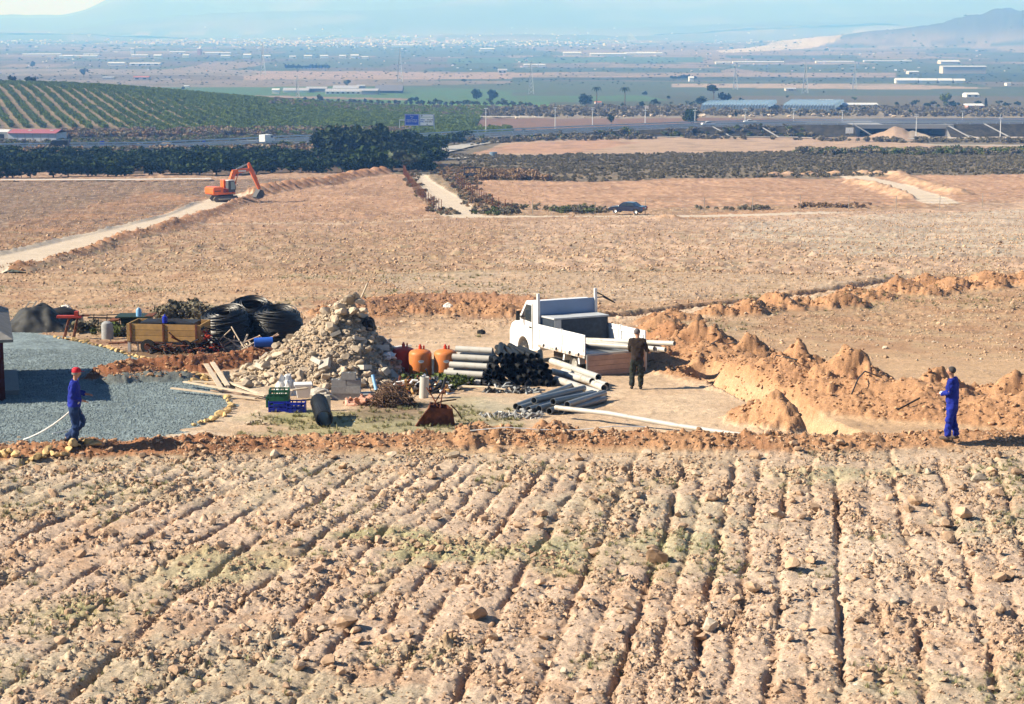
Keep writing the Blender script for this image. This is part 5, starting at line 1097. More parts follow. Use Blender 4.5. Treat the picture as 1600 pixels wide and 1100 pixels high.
# big black tube
a, b = G(507, 668), G(489, 634); r_ = .21; d = (b - a).normalized() * 2.0
t = thing('drain_pipe', 'thick black corrugated drainage pipe lying on the grass with open end', 'pipe', a + Vector((0, 0, r_)))
m = MB().pipe((0, 0, 0), Vector((d.x * .95, d.y * .95, .08)), r_, .10, 24); m.build('pipe_wall', BLACKP, t, smooth=True)
m = MB()
for k in range(16):
    c = Vector((d.x * .95, d.y * .95, .08)) * (k + .5) / 16; e = Vector((d.x, d.y, .08)).normalized() * .02; m.pipe(c - e, c + e, r_ * 1.06, .06, 20)
m.build('rib', BLACKP, t, smooth=True)
p = G(511, 641); o = MB().lathe([(.001, 0), (.1, 0), (.1, .4), (.09, .42), (.001, .42)], 14).build('post_stump', mat('pale_concrete', (.55, .5, .42), .9, bump=.2), smooth=True); o.location = p; tag(o, 'short pale concrete stump beside the black drainage pipe', 'stump')
p = G(662, 622); o = MB().pipe((0, 0, 0), (.03, 0, .6), .13, .12, 16).build('pipe_stump', GREYP, smooth=True); o.location = p; tag(o, 'grey pipe stump standing upright in the rubbish', 'pipe')
a, b = G(588, 612), G(582, 600); o = MB().pipe((0, 0, .04), (-.12, .3, .42), .05, .15, 12).build('small_pipe', LBLUE, smooth=True); o.location = a; tag(o, 'short pale blue pipe leaning by the twig heap', 'pipe')
# rusty bucket of iron
p = G(683, 664); t = thing('rusty_hopper', 'rusty iron hopper with bent rods lying on the grass', 'hopper', p, R(12))
m = MB(); m.add([(-.42, -.2, 0), (.42, -.22, .02), (.36, .25, .02), (-.34, .22, 0), (-.24, -.24, .5), (.36, -.2, .44), (.30, .26, .46), (-.14, .24, .55)], [(0, 1, 5, 4), (1, 2, 6, 5), (2, 3, 7, 6), (3, 0, 4, 7), (3, 2, 1, 0)]); o = m.build('body', RUST, t); sm = o.modifiers.new('wall', 'SOLIDIFY'); sm.thickness = .03
MB().add([(-.42, -.2, 0), (-.24, -.24, .5), (-.44, -.3, .28), (-.6, -.32, .06)], [(0, 1, 2, 3)]).build('bent_plate', RUST, t).modifiers.new('w', 'SOLIDIFY').thickness = .02
for a in (((-.1, 0, .5), (.3, .1, 1.0)), ((.0, -.1, .5), (-.25, .1, .95)), ((.35, 0, .5), (.62, -.1, .15)), ((.1, .1, .4), (.2, .2, .85)), ((-.2, 0, .5), (.5, .05, .62))): MB().tube([a[0], ((Vector(a[0]) + Vector(a[1])) / 2 + Vector((0, .03, .03))), a[1]], .018, 5).build('rod', RUST, t)
# pink tiles
t = thing('tile_heap', 'spilled heap of pinkish clay roof tiles beside the twigs', 'tile heap', G(570, 632)); TM = MB().lathe([(.07, -.16), (.085, .16)], 7, a0=0, a1=3.1416); tme = TM.mesh('tile', mat('pink_clay', (.58, .31, .23), .85, var=.15, rnd=.2)); 
for i in range(64):
    xx = random.gauss(0, .26); yy_ = random.gauss(0, .16); zz_ = .03 + .16 * random.random() * max(0, 1 - abs(xx) / .55); o = obj('tile', tme, t, (xx, yy_, zz_), (random.uniform(0, 3), random.uniform(0, 3), random.uniform(0, 6)), random.uniform(.6, .9)); s_ = o.modifiers
# tanks
OT = mat('orange_tank', (.62, .20, .055), .5, var=.08, scale=3, spec=.4, col2=(.50, .2, .09), mask_scale=3, mth=.62); RT = mat('red_tank', (.60, .055, .025), .45, var=.08, scale=3, spec=.4)
for i, (px, py, mt, lb, sc_) in enumerate(((631, 592, RT, 'bright red round topped tank behind the orange ones', 1.0), (657, 596, OT, 'left orange round topped tank with a white oval sticker', 1.0), (696, 596, OT, 'right orange round topped tank next to the pipe stack', 1.0))):
    p = P(px, py); p.z += .02; t = thing('pressure_tank', lb, 'tank', p, 0); t.scale = (1.02, 1.02, 1.15)
    MB().lathe([(.001, .0), (.31, .0), (.335, .05), (.335, .70), (.325, .745), (.29, .785), (.23, .81), (.15, .83), (.06, .84), (.001, .84)], 32).build('body', mt, t, smooth=True)
    MB().lathe([(.05, .83), (.05, .92), (.03, .92), (.03, .96), (.001, .96)], 10).build('valve', RT, t, smooth=True); MB().box(.08, .13, -.02, .02, .8, .93).build('bolt', RT, t)
    MB().lathe([(.345, .28), (.345, .30)], 32).build('seam', mt, t)
    m = MB(); n = 18
    cen = []; a0 = -1.45
    for k in range(n): aa = 6.283 * k / n; th = a0 + .25 * math.cos(aa) ; m.v.append((.339 * math.cos(th), .339 * math.sin(th), .56 + .04 * math.sin(aa)))
    m.f.append(tuple(range(n))); 
    if i > 0: m.build('sticker', WHITE, t)
# small orange valves and a cone
p = G(704, 597); t = thing('valve_assembly', 'small orange valve bodies standing on the weeds by the tanks', 'valve', p)
MB().lathe([(.09, 0), (.10, .25), (.07, .33), (.04, .36), (.04, .42), (.001, .42)], 14).build('body', OT, t, smooth=True); MB().lathe([(.05, 0), (.06, .2), (.001, .24)], 10, (.17, .02, 0)).build('side_valve', RT, t, smooth=True); MB().tube([(-.15, 0, .28), (0, 0, .26), (.17, 0, .18)], .03).build('arm', RT, t)
p = G(727, 598); t = thing('traffic_cone', 'tilted orange traffic cone with white band beside the pipe ends', 'traffic cone', p); CO = mat('cone_orange', (.75, .11, .03), .5)
MB().box(-.15, .15, -.15, .15, 0, .03).build('base', CO, t); MB().lathe([(.12, .03), (.085, .20)], 18).build('lower_cone', CO, t, smooth=True); MB().lathe([(.085, .20), (.06, .31)], 18).build('band', WHITE, t, smooth=True); MB().lathe([(.06, .31), (.025, .47), (.001, .47)], 18).build('tip', CO, t, smooth=True); t.rotation_euler = (0, R(9), 0)
BLKPIPE = mat('black_pipe_plastic', (.010, .011, .012), .55, var=.3, scale=3, spec=.3)
# pipe stacks
def pipe_at(name, label, a, b, r, mt, group=None, wall=.12):
    a = Vector(a); b = Vector(b); m = MB().pipe((0, 0, 0), b - a, r, wall, 14); o = m.build(name, mt, smooth=True); o.location = a; tag(o, label, 'pipe', group); return o
base = G(770, 603); r_ = .092; di = Vector((-1.0, .32, 0)).normalized()
WP = ((0, .0, 0), (.23, 0, 1), (.46, 0, 2), (.69, 0, 3), (.11, .19, 4), (.34, .19, 5), (.57, .19, 6), (.23, .38, 7), (.46, .38, 8), (.70, .38, 9), (.34, .57, 10), (.57, .57, 11), (.46, .76, 12))
for dy, dz, k in WP:
    a = base + Vector((-.25 + dy * .45 + random.uniform(-.1, .05), dy * 1.3, r_ + dz * 1.12)); L_ = 1.15 + (.0 if dz > .5 else .05) 
    pipe_at('grey_pipe', 'pale grey pipe behind the traffic cone, %s in the %s layer of its stack' % (ORD[(0, 1, 2, 3, 0, 1, 2, 0, 1, 2, 0, 1, 0)[k]], ('lowest', 'second', 'third', 'fourth', 'top')[int(round(dz / .19))]), a, a + di * L_, r_, GREYP, 'pale grey pipes stacked behind the traffic cone')
base = G(806, 604); n = 0; di = Vector((-.16, 1.0, 0.0)).normalized()
for row in range(6):
    cnt = 13 - row - (row > 3)
    for c in range(cnt):
        cx_ = (c - (cnt - 1) / 2) * .180 + random.uniform(-.03, .03) + row * .01; a = base + Vector((cx_ + .05, random.uniform(-.22, .22) + row * .10, .085 + row * .150)); L_ = random.uniform(1.3, 2.0)
        pipe_at('black_pipe', 'black pipe in the big dark heap, %s from the left in the %s' % (ORD[c], ('bottom row', 'second row', 'third row', 'fourth row', 'fifth row', 'sixth row', 'top row')[row]), a, a + (di + Vector((random.uniform(-.26, .26), 0, random.uniform(-.04, .05)))) * L_, .083, BLKPIPE, 'black pipes in the big heap'); n += 1
# grey pipes running right from the heap
for i, (ax, ay, bx_, by_, zo, lb) in enumerate(((862, 581, 935, 604, .28, 'upper long pale pipe reaching right from the dark heap'), (864, 592, 925, 606, .18, 'middle pale pipe reaching right from the dark heap'), (868, 600, 938, 620, .10, 'lower pale pipe reaching right from the dark heap'), (880, 588, 948, 608, .10, 'pale pipe lying behind the others below the truck'), (900, 596, 944, 612, .1, 'short dark ended pipe between the pale ones'))):
    a, b = G(ax, ay), G(bx_, by_); a.z += zo + .05; b.z += zo; pipe_at('grey_pipe', lb, a, b, .10, GREYP)
SP = [((806, 640), (897, 607)), ((812, 644), (905, 614)), ((826, 646), (908, 620)), ((834, 641), (912, 618)), ((842, 645), (925, 619)), ((858, 648), (938, 621)), ((864, 643), (930, 626)), ((877, 647), (944, 629)), ((886, 646), (944, 625))]
for i, (a, b) in enumerate(SP):
    a, b = G(*a), G(*b); zz = (.095, .10, .095, .26, .095, .095, .26, .095, .25)[i]; a.z += zz; b.z += zz * (1 if zz < .2 else .8)
    pipe_at('dark_grey_pipe', '%s of the loose dark grey pipes on the bare ground, counted from the left' % ('first', 'second', 'third', 'fourth', 'fifth', 'sixth', 'seventh', 'eighth', 'last')[i], a, b, .088, DGREYP)
a, b = G(868, 655), G(1160, 686); a.z += .32; b.z += .08
m = MB().tube([(0, 0, 0), (b - a) * .3 + Vector((0, 0, .05)), (b - a) * .65, b - a], .062, 10, cap=True); o = m.build('long_pipe', GREYP, smooth=True); o.location = a; tag(o, 'very long pale pipe lying along the front soil ridge', 'pipe')
a, b = G(1120, 690), G(1215, 688); m = MB().tube([(0, 0, .06), (b - a) + Vector((0, 0, .06))], .03, 6); o = m.build('thin_pipe', WHITE); o.location = a; tag(o, 'thin white rod beyond the end of the long pale pipe', 'rod')
a, b = G(735, 700), G(1010, 688); m = MB().tube([(0, 0, .14)] + [(b - a) * f + Vector((0, 0, .16 + .05 * math.sin(f * 9))) for f in (.2, .4, .6, .8, 1)], .012, 5); o = m.build('string_line', WHITE); o.location = a; tag(o, 'thin white string stretched along the front soil ridge', 'string')
for k, (a, b, c, lb) in enumerate((((1110, 575), (1128, 560), (1150, 572), 'thin black hose looping on the first spoil heap'), ((1190, 612), (1212, 596), (1245, 602), 'thin black hose arching over the trench edge'), ((1330, 640), (1350, 630), (1400, 622), 'thin black hose on the slope left of the blue worker'))):
    A_, B_, C_ = G(*a), G(*b), G(*c); m = MB().tube([(0, 0, .03), (B_ - A_) * .5 + Vector((0, 0, .25)), (B_ - A_) + Vector((0, 0, .22)), (C_ - A_) + Vector((0, 0, .1))], .02, 6); o = m.build('hose', BLACKP, smooth=True); o.location = A_; tag(o, lb, 'hose')
a = G(1402, 656); o = MB().tube([(0, 0, .05), (.62, .3, .30)], .025, 6).build('iron_bar', DARKM); o.location = a; tag(o, 'dark iron bar leaning on the spoil left of the blue worker', 'bar')
# blue drum half buried
p = G(412, 562); o = MB().tube([(-.3, 0, .16), (.3, .1, .18)], .17, 16).build('blue_drum', mat('mid_blue_plastic', (.03, .12, .55), .45), smooth=True); o.location = p; tag(o, 'blue plastic drum lying at the left of the rubble cone', 'drum')
# white things on far spoil
blobthing('white_stone', 'white broken lump in the hollow of the brown bank', 'lump', 700, 490, .22, .15, .15, mat('white_rock', (.75, .73, .68), .8), 15, amp=.4)
blobthing('white_stone', 'pale lump on the spoil right beside the truck mirror', 'lump', 752, 522, .16, .12, .12, DARKM, 16, amp=.4)
print('d3', time.time() - _t0)
# ---------------------------------------------------------------- flatbed truck
TH = R(25); fw = Vector((-math.sin(TH), math.cos(TH), 0)); rt_ = Vector((math.cos(TH), math.sin(TH), 0))
tl = G(915, 588); T0 = tl + rt_ * 1.05; T0.z = gz(T0.x, T0.y + 1.2) ; T0.z = min(T0.z, tl.z)
slope = math.atan2(gz(*(T0 + fw * 4)[:2]) - T0.z, 4.0)
trk = thing('flatbed_truck', 'white flatbed truck with lowered wooden tailgate seen from behind', 'truck', T0, 0); trk.rotation_euler = Euler((slope, 0, TH), 'XYZ')
def tp(nm, m, mt, par=None, bv=0.0, smooth=False): return m.build(nm, mt, par or trk, smooth=smooth, bevel=bv)
tp('bed_floor', MB().box(-1.05, 1.05, 0, 3.28, .70, .785), STEEL)
CHS = mat('chassis_brown', (.07, .055, .045), .8, var=.3, bump=.3)
tp('chassis', MB().box(-.48, -.36, .1, 4.9, .48, .70).box(.36, .48, .1, 4.9, .48, .70).box(-.5, .5, .3, .4, .5, .68).box(-.7, -.3, 2.3, 2.9, .35, .62).tube([(-.85, .95, .36), (.85, .95, .36)], .06), CHS)
for sg, nm in ((-1, 'side_board'), (1, 'side_board')):
    o = tp(nm, MB().box(sg * 1.05 - .02, sg * 1.05 + .02, .0, 3.26, .74, 1.38), WHITE, bv=.006)
    x0, x1 = (sg * 1.072, sg * 1.062) if sg < 0 else (sg * 1.03 - .012, sg * 1.03)
    for (a, b) in ((.08, 1.55), (1.72, 3.18)):
        fr_ = MB(); e = .05
        for zz in (.86, 1.22): fr_.box(min(x0, x1) - .018, max(x0, x1), a, b, zz, zz + .035)
        for yy_ in (a, b - .04): fr_.box(min(x0, x1) - .018, max(x0, x1), yy_, yy_ + .04, .896, 1.219)
        tp('panel_frame', fr_, WHITE, o)
    tp('board_post', MB().box(sg * 1.05 - .045, sg * 1.05 + .045, 1.58, 1.69, .70, 1.40), WHITE, o, bv=.008)
    tp('rail', MB().box(sg * 1.05 - .035, sg * 1.05 + .035, -.01, 3.27, .66, .735), mat('rail_paint', (.55, .56, .57), .5, col2=(.35, .25, .18)), bv=.006)
    for yy_ in (.35, .95, 1.9, 2.8): tp('hinge', MB().box(sg * 1.05 + sg * .036 - .02, sg * 1.05 + sg * .036 + .02, yy_, yy_ + .06, .70, .79), DARKM, o)
tgp = tp('tailgate', MB().box(-1.045, -1.0, -.075, -.035, .10, .76).box(1.0, 1.045, -.075, -.035, .10, .76), STEEL)
TW = mat('tailgate_wood', (.50, .33, .255), .75, var=.18, scale=3, bump=.25, rnd=.06)
for k in range(4): tp('plank', MB().box(-.998, .998, -.07, -.04, .105 + .160 * k, .258 + .160 * k), TW, tgp)
for sg in (-.92, .92): tp('latch', MB().box(sg - .05, sg + .05, -.09, -.071, .14, .26), DARKM, tgp)
HBL = mat('headboard_sky_tint', (.17, .28, .48), .3, var=.08, scale=1.5, spec=.5)  # white panel: its shade and sky reflection painted in as blue
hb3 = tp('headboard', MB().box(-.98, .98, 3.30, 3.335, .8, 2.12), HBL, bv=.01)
for sg in (-1, 1): tp('headboard_post', MB().box(sg * 1.03 - .045, sg * 1.03 + .045, 3.26, 3.34, .72, 2.36 if sg < 0 else 2.42), WHITE, hb3, bv=.008)
tp('ladder_rack', MB().tube([(1.08, 3.4, 2.3), (1.4, 3.5, 2.15), (1.75, 3.3, 1.9)], .02).tube([(1.08, 3.4, 2.1), (1.4, 3.5, 2.1), (1.75, 3.3, 1.9)], .02), DARKM, hb3)
prof = [(3.38, .50), (3.38, 2.02), (3.75, 2.10), (4.35, 2.04), (4.95, 1.42), (5.50, 1.20), (5.66, .95), (5.68, .48), (5.3, .45), (5.2, .40), (4.70, .40)]
def yzprism(poly, x0, x1): n = len(poly); return MB().add([(x0, a, b) for a, b in poly] + [(x1, a, b) for a, b in poly], [tuple(range(n)), tuple(range(2*n-1, n-1, -1))] + [(i, (i+1)%n, (i+1)%n+n, i+n) for i in range(n)])
arch = [(4.62 + .44 * math.cos(a), .40 + .44 * math.sin(a)) for a in [math.pi * k / 8 for k in range(1, 8)]]
prof = prof[:9] + [(5.06, .40)] + arch + [(4.18, .40), (4.0, .42)]
cabo = tp('cab', yzprism(prof, -.97, .97), WHITE, bv=.03)
for sg in (-1, 1):
    x0, x1 = (sg * .985, sg * .972) if sg < 0 else (.972, .985)
    tp('side_window', yzprism([(3.95, 1.38), (3.95, 1.92), (4.30, 1.93), (4.78, 1.42)], min(x0, x1), max(x0, x1)), GLASS, cabo)
    tp('door_seam', yzprism([(3.86, .5), (3.88, .5), (3.88, 1.98), (3.86, 1.98)], min(x0, x1), max(x0, x1)), DARKM, cabo)
    tp('door_handle', MB().box(min(x0, x1) - .015, max(x0, x1) + .015, 3.95, 4.10, 1.18, 1.22), DARKM, cabo)
    m = tp('mirror', MB().box(sg * 1.16 - .07, sg * 1.16 + .07, 4.55, 4.62, 1.38, 1.70), BLACKP, bv=.02); tp('mirror_arm', MB().tube([(sg * .96, 4.5, 1.5), (sg * 1.12, 4.56, 1.52)], .025), BLACKP, m)
tp('windscreen', MB().add([(-.85, 4.415, 2.0), (.85, 4.415, 2.0), (.9, 4.95, 1.45), (-.9, 4.95, 1.45)], [(0, 1, 2, 3)]), GLASS, cabo)
TY = MB().lathe([(.19, -.09), (.31, -.095), (.345, -.06), (.35, 0), (.345, .06), (.31, .095), (.19, .09)], 24); TYm = TY.xf(Matrix.Rotation(R(90), 4, 'Y')).mesh('tyre', RUBBER, True)
RM = MB().lathe([(.001, .02), (.07, .05), (.10, .03), (.15, .06), (.195, .085), (.195, -.085), (.001, -.08)], 18).xf(Matrix.Rotation(R(90), 4, 'Y')); RMm = RM.mesh('rim', mat('grey_rim', (.42, .41, .38), .6, var=.2), True)
for (x_, y_) in ((-.86, 4.62), (.86, 4.62), (-.84, 1.0), (.84, 1.0), (-.62, 1.0), (.62, 1.0)):
    w = thing('wheel', None, None, (x_, y_, .35)); w.parent = trk; w.rotation_euler = (0, 0, math.pi if x_ < 0 else 0); obj('tyre', TYm, w); obj('rim', RMm, w)
for sg in (-1, 1):
    x0, x1 = sorted((sg * 1.0, sg * .72)); mg = MB()
    for (a, b, c, d) in (((.48, .42), (.52, .68), 0, 0), ((1.48, .68), (1.56, .42), 0, 0)): mg.hexa([(x0, a[0], a[1]), (x1, a[0], a[1]), (x1, a[0] + .1, a[1]), (x0, a[0] + .1, a[1]), (x0, b[0], b[1]), (x1, b[0], b[1]), (x1, b[0] + .1, b[1]), (x0, b[0] + .1, b[1])])
    tp('mudguard', mg, WHITE)
    tp('tail_light', MB().box(sg * .93 - .09, sg * .93 + .09, -.02, .05, .50, .60), mat('orange_lens', (.75, .18, .02), .3), bv=.01)
tp('tail_beam', MB().box(-1.0, 1.0, .02, .08, .46, .64), CHS)
# cargo
GB = mat('shaded_speckled_metal', (.035, .05, .075), .6, var=.3, scale=9, spec=.4, metal=.2, bump=.2); MW = trk.rotation_euler.to_matrix().to_4x4(); MW.translation = T0  # grey box metal darkened to navy, shade of its rear face painted in
def on_truck(nm, m, mt, label, cat, **k): o = m.build(nm, mt, **k); o.matrix_world = MW; tag(o, label, cat); return o
cb = thing('tool_box', 'large speckled grey metal box standing on the truck bed', 'tool box', T0); cb.rotation_euler = trk.rotation_euler
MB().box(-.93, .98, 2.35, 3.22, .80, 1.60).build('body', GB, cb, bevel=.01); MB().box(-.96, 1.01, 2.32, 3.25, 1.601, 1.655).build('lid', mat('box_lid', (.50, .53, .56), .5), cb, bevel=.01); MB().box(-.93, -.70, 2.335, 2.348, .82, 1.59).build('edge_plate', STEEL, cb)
for i, (a, b) in enumerate((((-.55, 2.2, .90), (1.05, -1.25, .93)), ((-.35, 2.25, .90), (.80, -1.0, .95)), ((-.75, 2.2, .90), (.95, -1.05, .90)), ((-.2, 2.25, .92), (1.25, -1.45, 1.13)), ((-.9, 2.1, .91), (.6, -.8, .97)))):
    A_, B_ = MW @ Vector(a), MW @ Vector(b); A_.z += .02
    pipe_at('grey_pipe', 'pale grey pipe sticking out over the lowered truck tailgate, %s' % ('lower one with dark end', 'leftmost end', 'shorter lower one', 'uppermost and longest', 'hidden behind the brown jacket')[i], A_, B_, .075, GREYP)
# ---------------------------------------------------------------- excavator
p = P(350, 315); p.z = gz(p.x, p.y) + .02
ex = thing('excavator', 'orange tracked excavator digging with its arm stretched to the right', 'excavator', p, R(36)); ex.scale = (.95, .95, .98); er = R(-12)
EO = mat('excavator_orange', (.80, .15, .025), .4, var=.08, scale=1, spec=.4, col2=(.55, .14, .04), mask_scale=2, mth=.68); ED_ = mat('excavator_grey', (.09, .09, .095), .7, var=.2); EB = mat('mud_tracks', (.13, .11, .09), .9, var=.3, bump=.4)
RZ = Matrix.Rotation(er, 4, 'Z')
for sg in (-1, 1):
    y0 = sg * 1.1; pr = [(-1.55, .1), (1.55, .1), (1.9, .45), (1.6, .85), (-1.6, .85), (-1.9, .45)]
    o = MB().prism(pr, y0 - .28, y0 + .28, m=RZ).build('track', EB, ex, bevel=.06)
    m = MB()
    for k in range(13): m.box(-1.6 + k * .26, -1.48 + k * .26, y0 - .31, y0 + .31, .84, .89, RZ).box(-1.55 + k * .25, -1.43 + k * .25, y0 - .31, y0 + .31, .05, .10, RZ)
    m.build('track_pad', ED_, o); MB().tube([RZ @ Vector((-1.2, y0 - .33, .46)), RZ @ Vector((1.2, y0 - .33, .46))], .12).build('roller_frame', mat('mud_pale', (.5, .46, .4), .8), o)
MB().box(-.9, .9, -.8, .8, .6, 1.05, RZ).build('undercarriage', ED_, ex)
hs = Matrix.Rotation(R(3), 4, 'Z')
bd = MB().box(-2.3, 1.25, -1.2, 1.2, 1.08, 1.35, hs).build('house_frame', EO, ex, bevel=.04)
MB().prism([(-2.45, 1.2), (-.75, 1.2), (-.75, 2.15), (-2.25, 2.15), (-2.45, 2.0)], -1.22, 1.22, m=hs).build('counterweight', EO, ex, bevel=.06)
MB().box(-2.2, -1.2, -1.24, -1.222, 1.55, 1.68, hs).build('stripe', ED_, ex)
MB().box(-.74, .2, -1.15, .1, 1.36, 1.85, hs).build('engine_cover', mat('dark_red_metal', (.25, .03, .02), .5), ex, bevel=.03)
cb_ = MB().prism([(.1, 1.36), (1.32, 1.36), (1.42, 2.2), (1.12, 2.98), (.1, 3.0)], .15, 1.15, m=hs).build('rear_cab_half', EO, ex, bevel=.04)
c2 = MB().prism([(.12, 1.36), (1.30, 1.36), (1.40, 2.2), (1.10, 2.96), (.12, 2.98)], -1.15, -.35, m=hs).build('cab', ED_, ex, bevel=.04)
MB().prism([(.55, 1.75), (1.22, 1.75), (1.30, 2.2), (1.06, 2.82), (.55, 2.84)], -1.17, -1.153, m=hs).build('window', mat('cab_glass', (.25, .38, .42), .1, spec=.8), c2); MB().box(.1, 1.15, -1.2, -.3, 2.985, 3.05, hs).build('roof', WHITE, c2)
MB().box(1.5, 1.56, -1.3, -1.15, 2.2, 2.45, hs).build('mirror', ED_, ex)
def beam(a, b, w, h0, h1): a = Vector(a); b = Vector(b); d = (b - a).normalized(); n = Vector((-d.z, 0, d.x)); yv = Vector((0, w / 2, 0)); return [a - n*h0/2 - yv, a - n*h0/2 + yv, b - n*h1/2 + yv, b - n*h1/2 - yv, a + n*h0/2 - yv, a + n*h0/2 + yv, b + n*h1/2 + yv, b + n*h1/2 - yv]
bm_ = MB().hexa(beam((.55, -.15, 1.7), (1.65, -.15, 4.1), .42, .5, .62)).hexa(beam((1.45, -.15, 4.05), (4.25, -.15, 4.35), .40, .66, .42)); bo = bm_.xf(hs).build('boom', EO, ex, bevel=.04)
MB().box(2.3, 3.6, -.372, -.362, 4.05, 4.3, hs).build('boom_plate', WHITE, bo)
st = MB().hexa(beam((4.15, -.15, 5.25), (4.75, -.15, 3.9), .36, .35, .62)).hexa(beam((4.70, -.15, 4.0), (5.95, -.15, 1.35), .34, .6, .3)).xf(hs).build('stick', EO, ex, bevel=.04)
MB().tube([(2.1, -.15, 4.45), (3.3, -.15, 4.85)], .13).tube([(3.3, -.15, 4.85), (4.15, -.15, 5.2)], .07).xf(hs).build('stick_cylinder', STEEL, ex); MB().tube([(4.9, -.15, 4.3), (5.6, -.15, 2.8)], .11).tube([(5.6, -.15, 2.8), (6.15, -.15, 1.6)], .06).xf(hs).build('bucket_cylinder', EO, ex); 
for yy_ in (-.5, .2): MB().tube([(1.1, yy_, 1.5), (1.75, yy_, 2.7)], .12).tube([(1.75, yy_, 2.7), (2.2, yy_, 3.85)], .07).xf(hs).build('boom_cylinder', EO, ex)
bk = [(5.75, 1.45), (6.25, 1.3), (6.5, .75), (6.2, .25), (5.5, .1), (5.0, .35), (5.25, .85)]
MB().prism(bk, -.75, .45, m=hs).build('bucket', ED_, ex, bevel=.03)
# ---------------------------------------------------------------- dark blue saloon car
def car(name, label, cat, pos, rz, col, L_=4.5, Wd=1.74, H=1.42, detail=True, van=False, s=1.0):
    t = thing(name, label, cat, pos, rz); h = L_ / 2; t.scale = (s, s, s)
    if van: low = [(-h, .35), (-h, H), (h * .55, H), (h * .78, H * .62), (h, H * .5), (h, .35)]; pr = low
    else: pr = [(-h, .42), (-h - .02, .80), (-h + .1, .93), (-h * .52, .98), (h * .36, .93), (h * .9, .80), (h, .62), (h, .34), (-h + .1, .30)]
    def xz(poly, y0, y1): return MB().prism(poly, y0, y1)
    def arcp(pr): 
        out = [q for q in pr if q[1] > .36]; axl = (-h * .60, h * .60)
        out += [(h * .99, .34)]
        for c in reversed(axl):
            out += [(c + .37 * math.cos(a), .30 + .37 * math.sin(a)) for a in [0.1 + (math.pi - .2) * k / 7 for k in range(8)]]
        return out + [(-h * .98, .36)]
    b = xz(arcp(pr), -Wd / 2, Wd / 2).build('body', col, t, bevel=.05)
    if not van:
        v0 = [(-h * .66, .95), (-h * .40, H - .03), (h * .02, H), (h * .20, H - .06), (h * .46, .92)]; m = MB(); n = len(v0)
        wv = [Wd / 2 - .04, Wd / 2 - .22, Wd / 2 - .22, Wd / 2 - .22, Wd / 2 - .04]
        m.add([(a, -w, z) for (a, z), w in zip(v0, wv)] + [(a, w, z) for (a, z), w in zip(v0, wv)], [tuple(range(n)), tuple(range(2*n-1, n-1, -1))] + [(i, i+n, (i+1)%n+n, (i+1)%n) for i in range(n)]); cbn = m.build('cabin', col, t, bevel=.03)
        for sg in (-1, 1):
            for (a0, a1, a2, a3) in ((-.50, -.37, -.06, -.06), (-.03, -.03, .14, .38)):
                w0, w1 = Wd / 2 - .033, Wd / 2 - .195; MB().add([(h * a0, sg * w0, 1.0), (h * a3, sg * w0, .99), (h * a2, sg * w1, H - .10), (h * a1, sg * w1, H - .10)], [(0, 1, 2, 3)]).build('side_window', GLASS if detail else GLASS, cbn).modifiers.new('s', 'SOLIDIFY').thickness = .012
        for a, b_, zt in ((-.655, -.41, 'rear_window'), (.45, .21, 'windscreen')):
            MB().add([(h * a * 1.01, -Wd / 2 + .14, .98), (h * a * 1.01, Wd / 2 - .14, .98), (h * b_ * 1.02, Wd / 2 - .28, H - .06), (h * b_ * 1.02, -Wd / 2 + .28, H - .06)], [(0, 1, 2, 3)]).build(zt, GLASS, cbn).modifiers.new('s', 'SOLIDIFY').thickness = .03
    else:
        for sg in (-1, 1): MB().box(h * .2, h * .68, sg * Wd / 2 - .006, sg * Wd / 2 + .006, H * .62, H * .88).build('side_window', GLASS, t)
        MB().add([(h * .79, -Wd / 2 + .1, H * .64), (h * .79, Wd / 2 - .1, H * .64), (h * .57, Wd / 2 - .15, H * .97), (h * .57, -Wd / 2 + .15, H * .97)], [(0, 1, 2, 3)]).build('windscreen', GLASS, t).location = (.015, 0, .01)
    for sx in (-1, 1):
        for sy in (-1, 1):
            w = thing('wheel', None, None, (sx * h * .60, sy * (Wd / 2 - .09), .31), math.pi / 2 if sy > 0 else -math.pi / 2); w.parent = t; w.scale = (.9, .9, .9); obj('tyre', TYm, w); obj('rim', WRm if detail else RMm, w)
    if detail:
        MB().box(-h + .12, h * .62, -Wd / 2 - .012, -Wd / 2, .40, .46).build('sill_trim', STEEL, b); MB().box(-h * .5, h * .36, -Wd / 2 - .012, -Wd / 2 - .002, .90, .93).build('chrome_trim', CHR, b)
        for sg in (-1, 1): MB().box(-h - .045, -h + .02, sg * .66 - .17, sg * .66 + .17, .68, .85).build('tail_light', mat('red_lens', (.35, .01, .01), .25), t); MB().box(h - .06, h + .02, sg * .6 - .2, sg * .6 + .2, .6, .74).build('headlight', mat('lamp_glass', (.75, .78, .8), .1, spec=1), t)
        MB().box(-h - .05, -h - .02, -.26, .26, .70, .81).build('number_plate', WHITE, t); MB().box(h * .28, h * .34, -Wd / 2 - .14, -Wd / 2 + .02, .96, 1.08).build('mirror', col, t)
    return t
CHR = mat('chrome', (.75, .78, .8), .12, metal=1.0, var=.02); WRm = MB().lathe([(.001, .03), (.06, .05), (.09, .03), (.17, .07), (.20, .09), (.2, -.08), (.001, -.08)], 18).xf(Matrix.Rotation(R(90), 4, 'Y')).mesh('rim', mat('bright_rim', (.8, .81, .82), .3, metal=.3, var=.03), True)
p = P(981, 334); p.z = gz(p.x, p.y) + .22
car('saloon_car', 'dark blue saloon car parked on the track before the brown field', 'car', p, math.pi - R(24) , mat('dark_blue_paint', (.008, .018, .055), .18, spec=.8, var=.05))
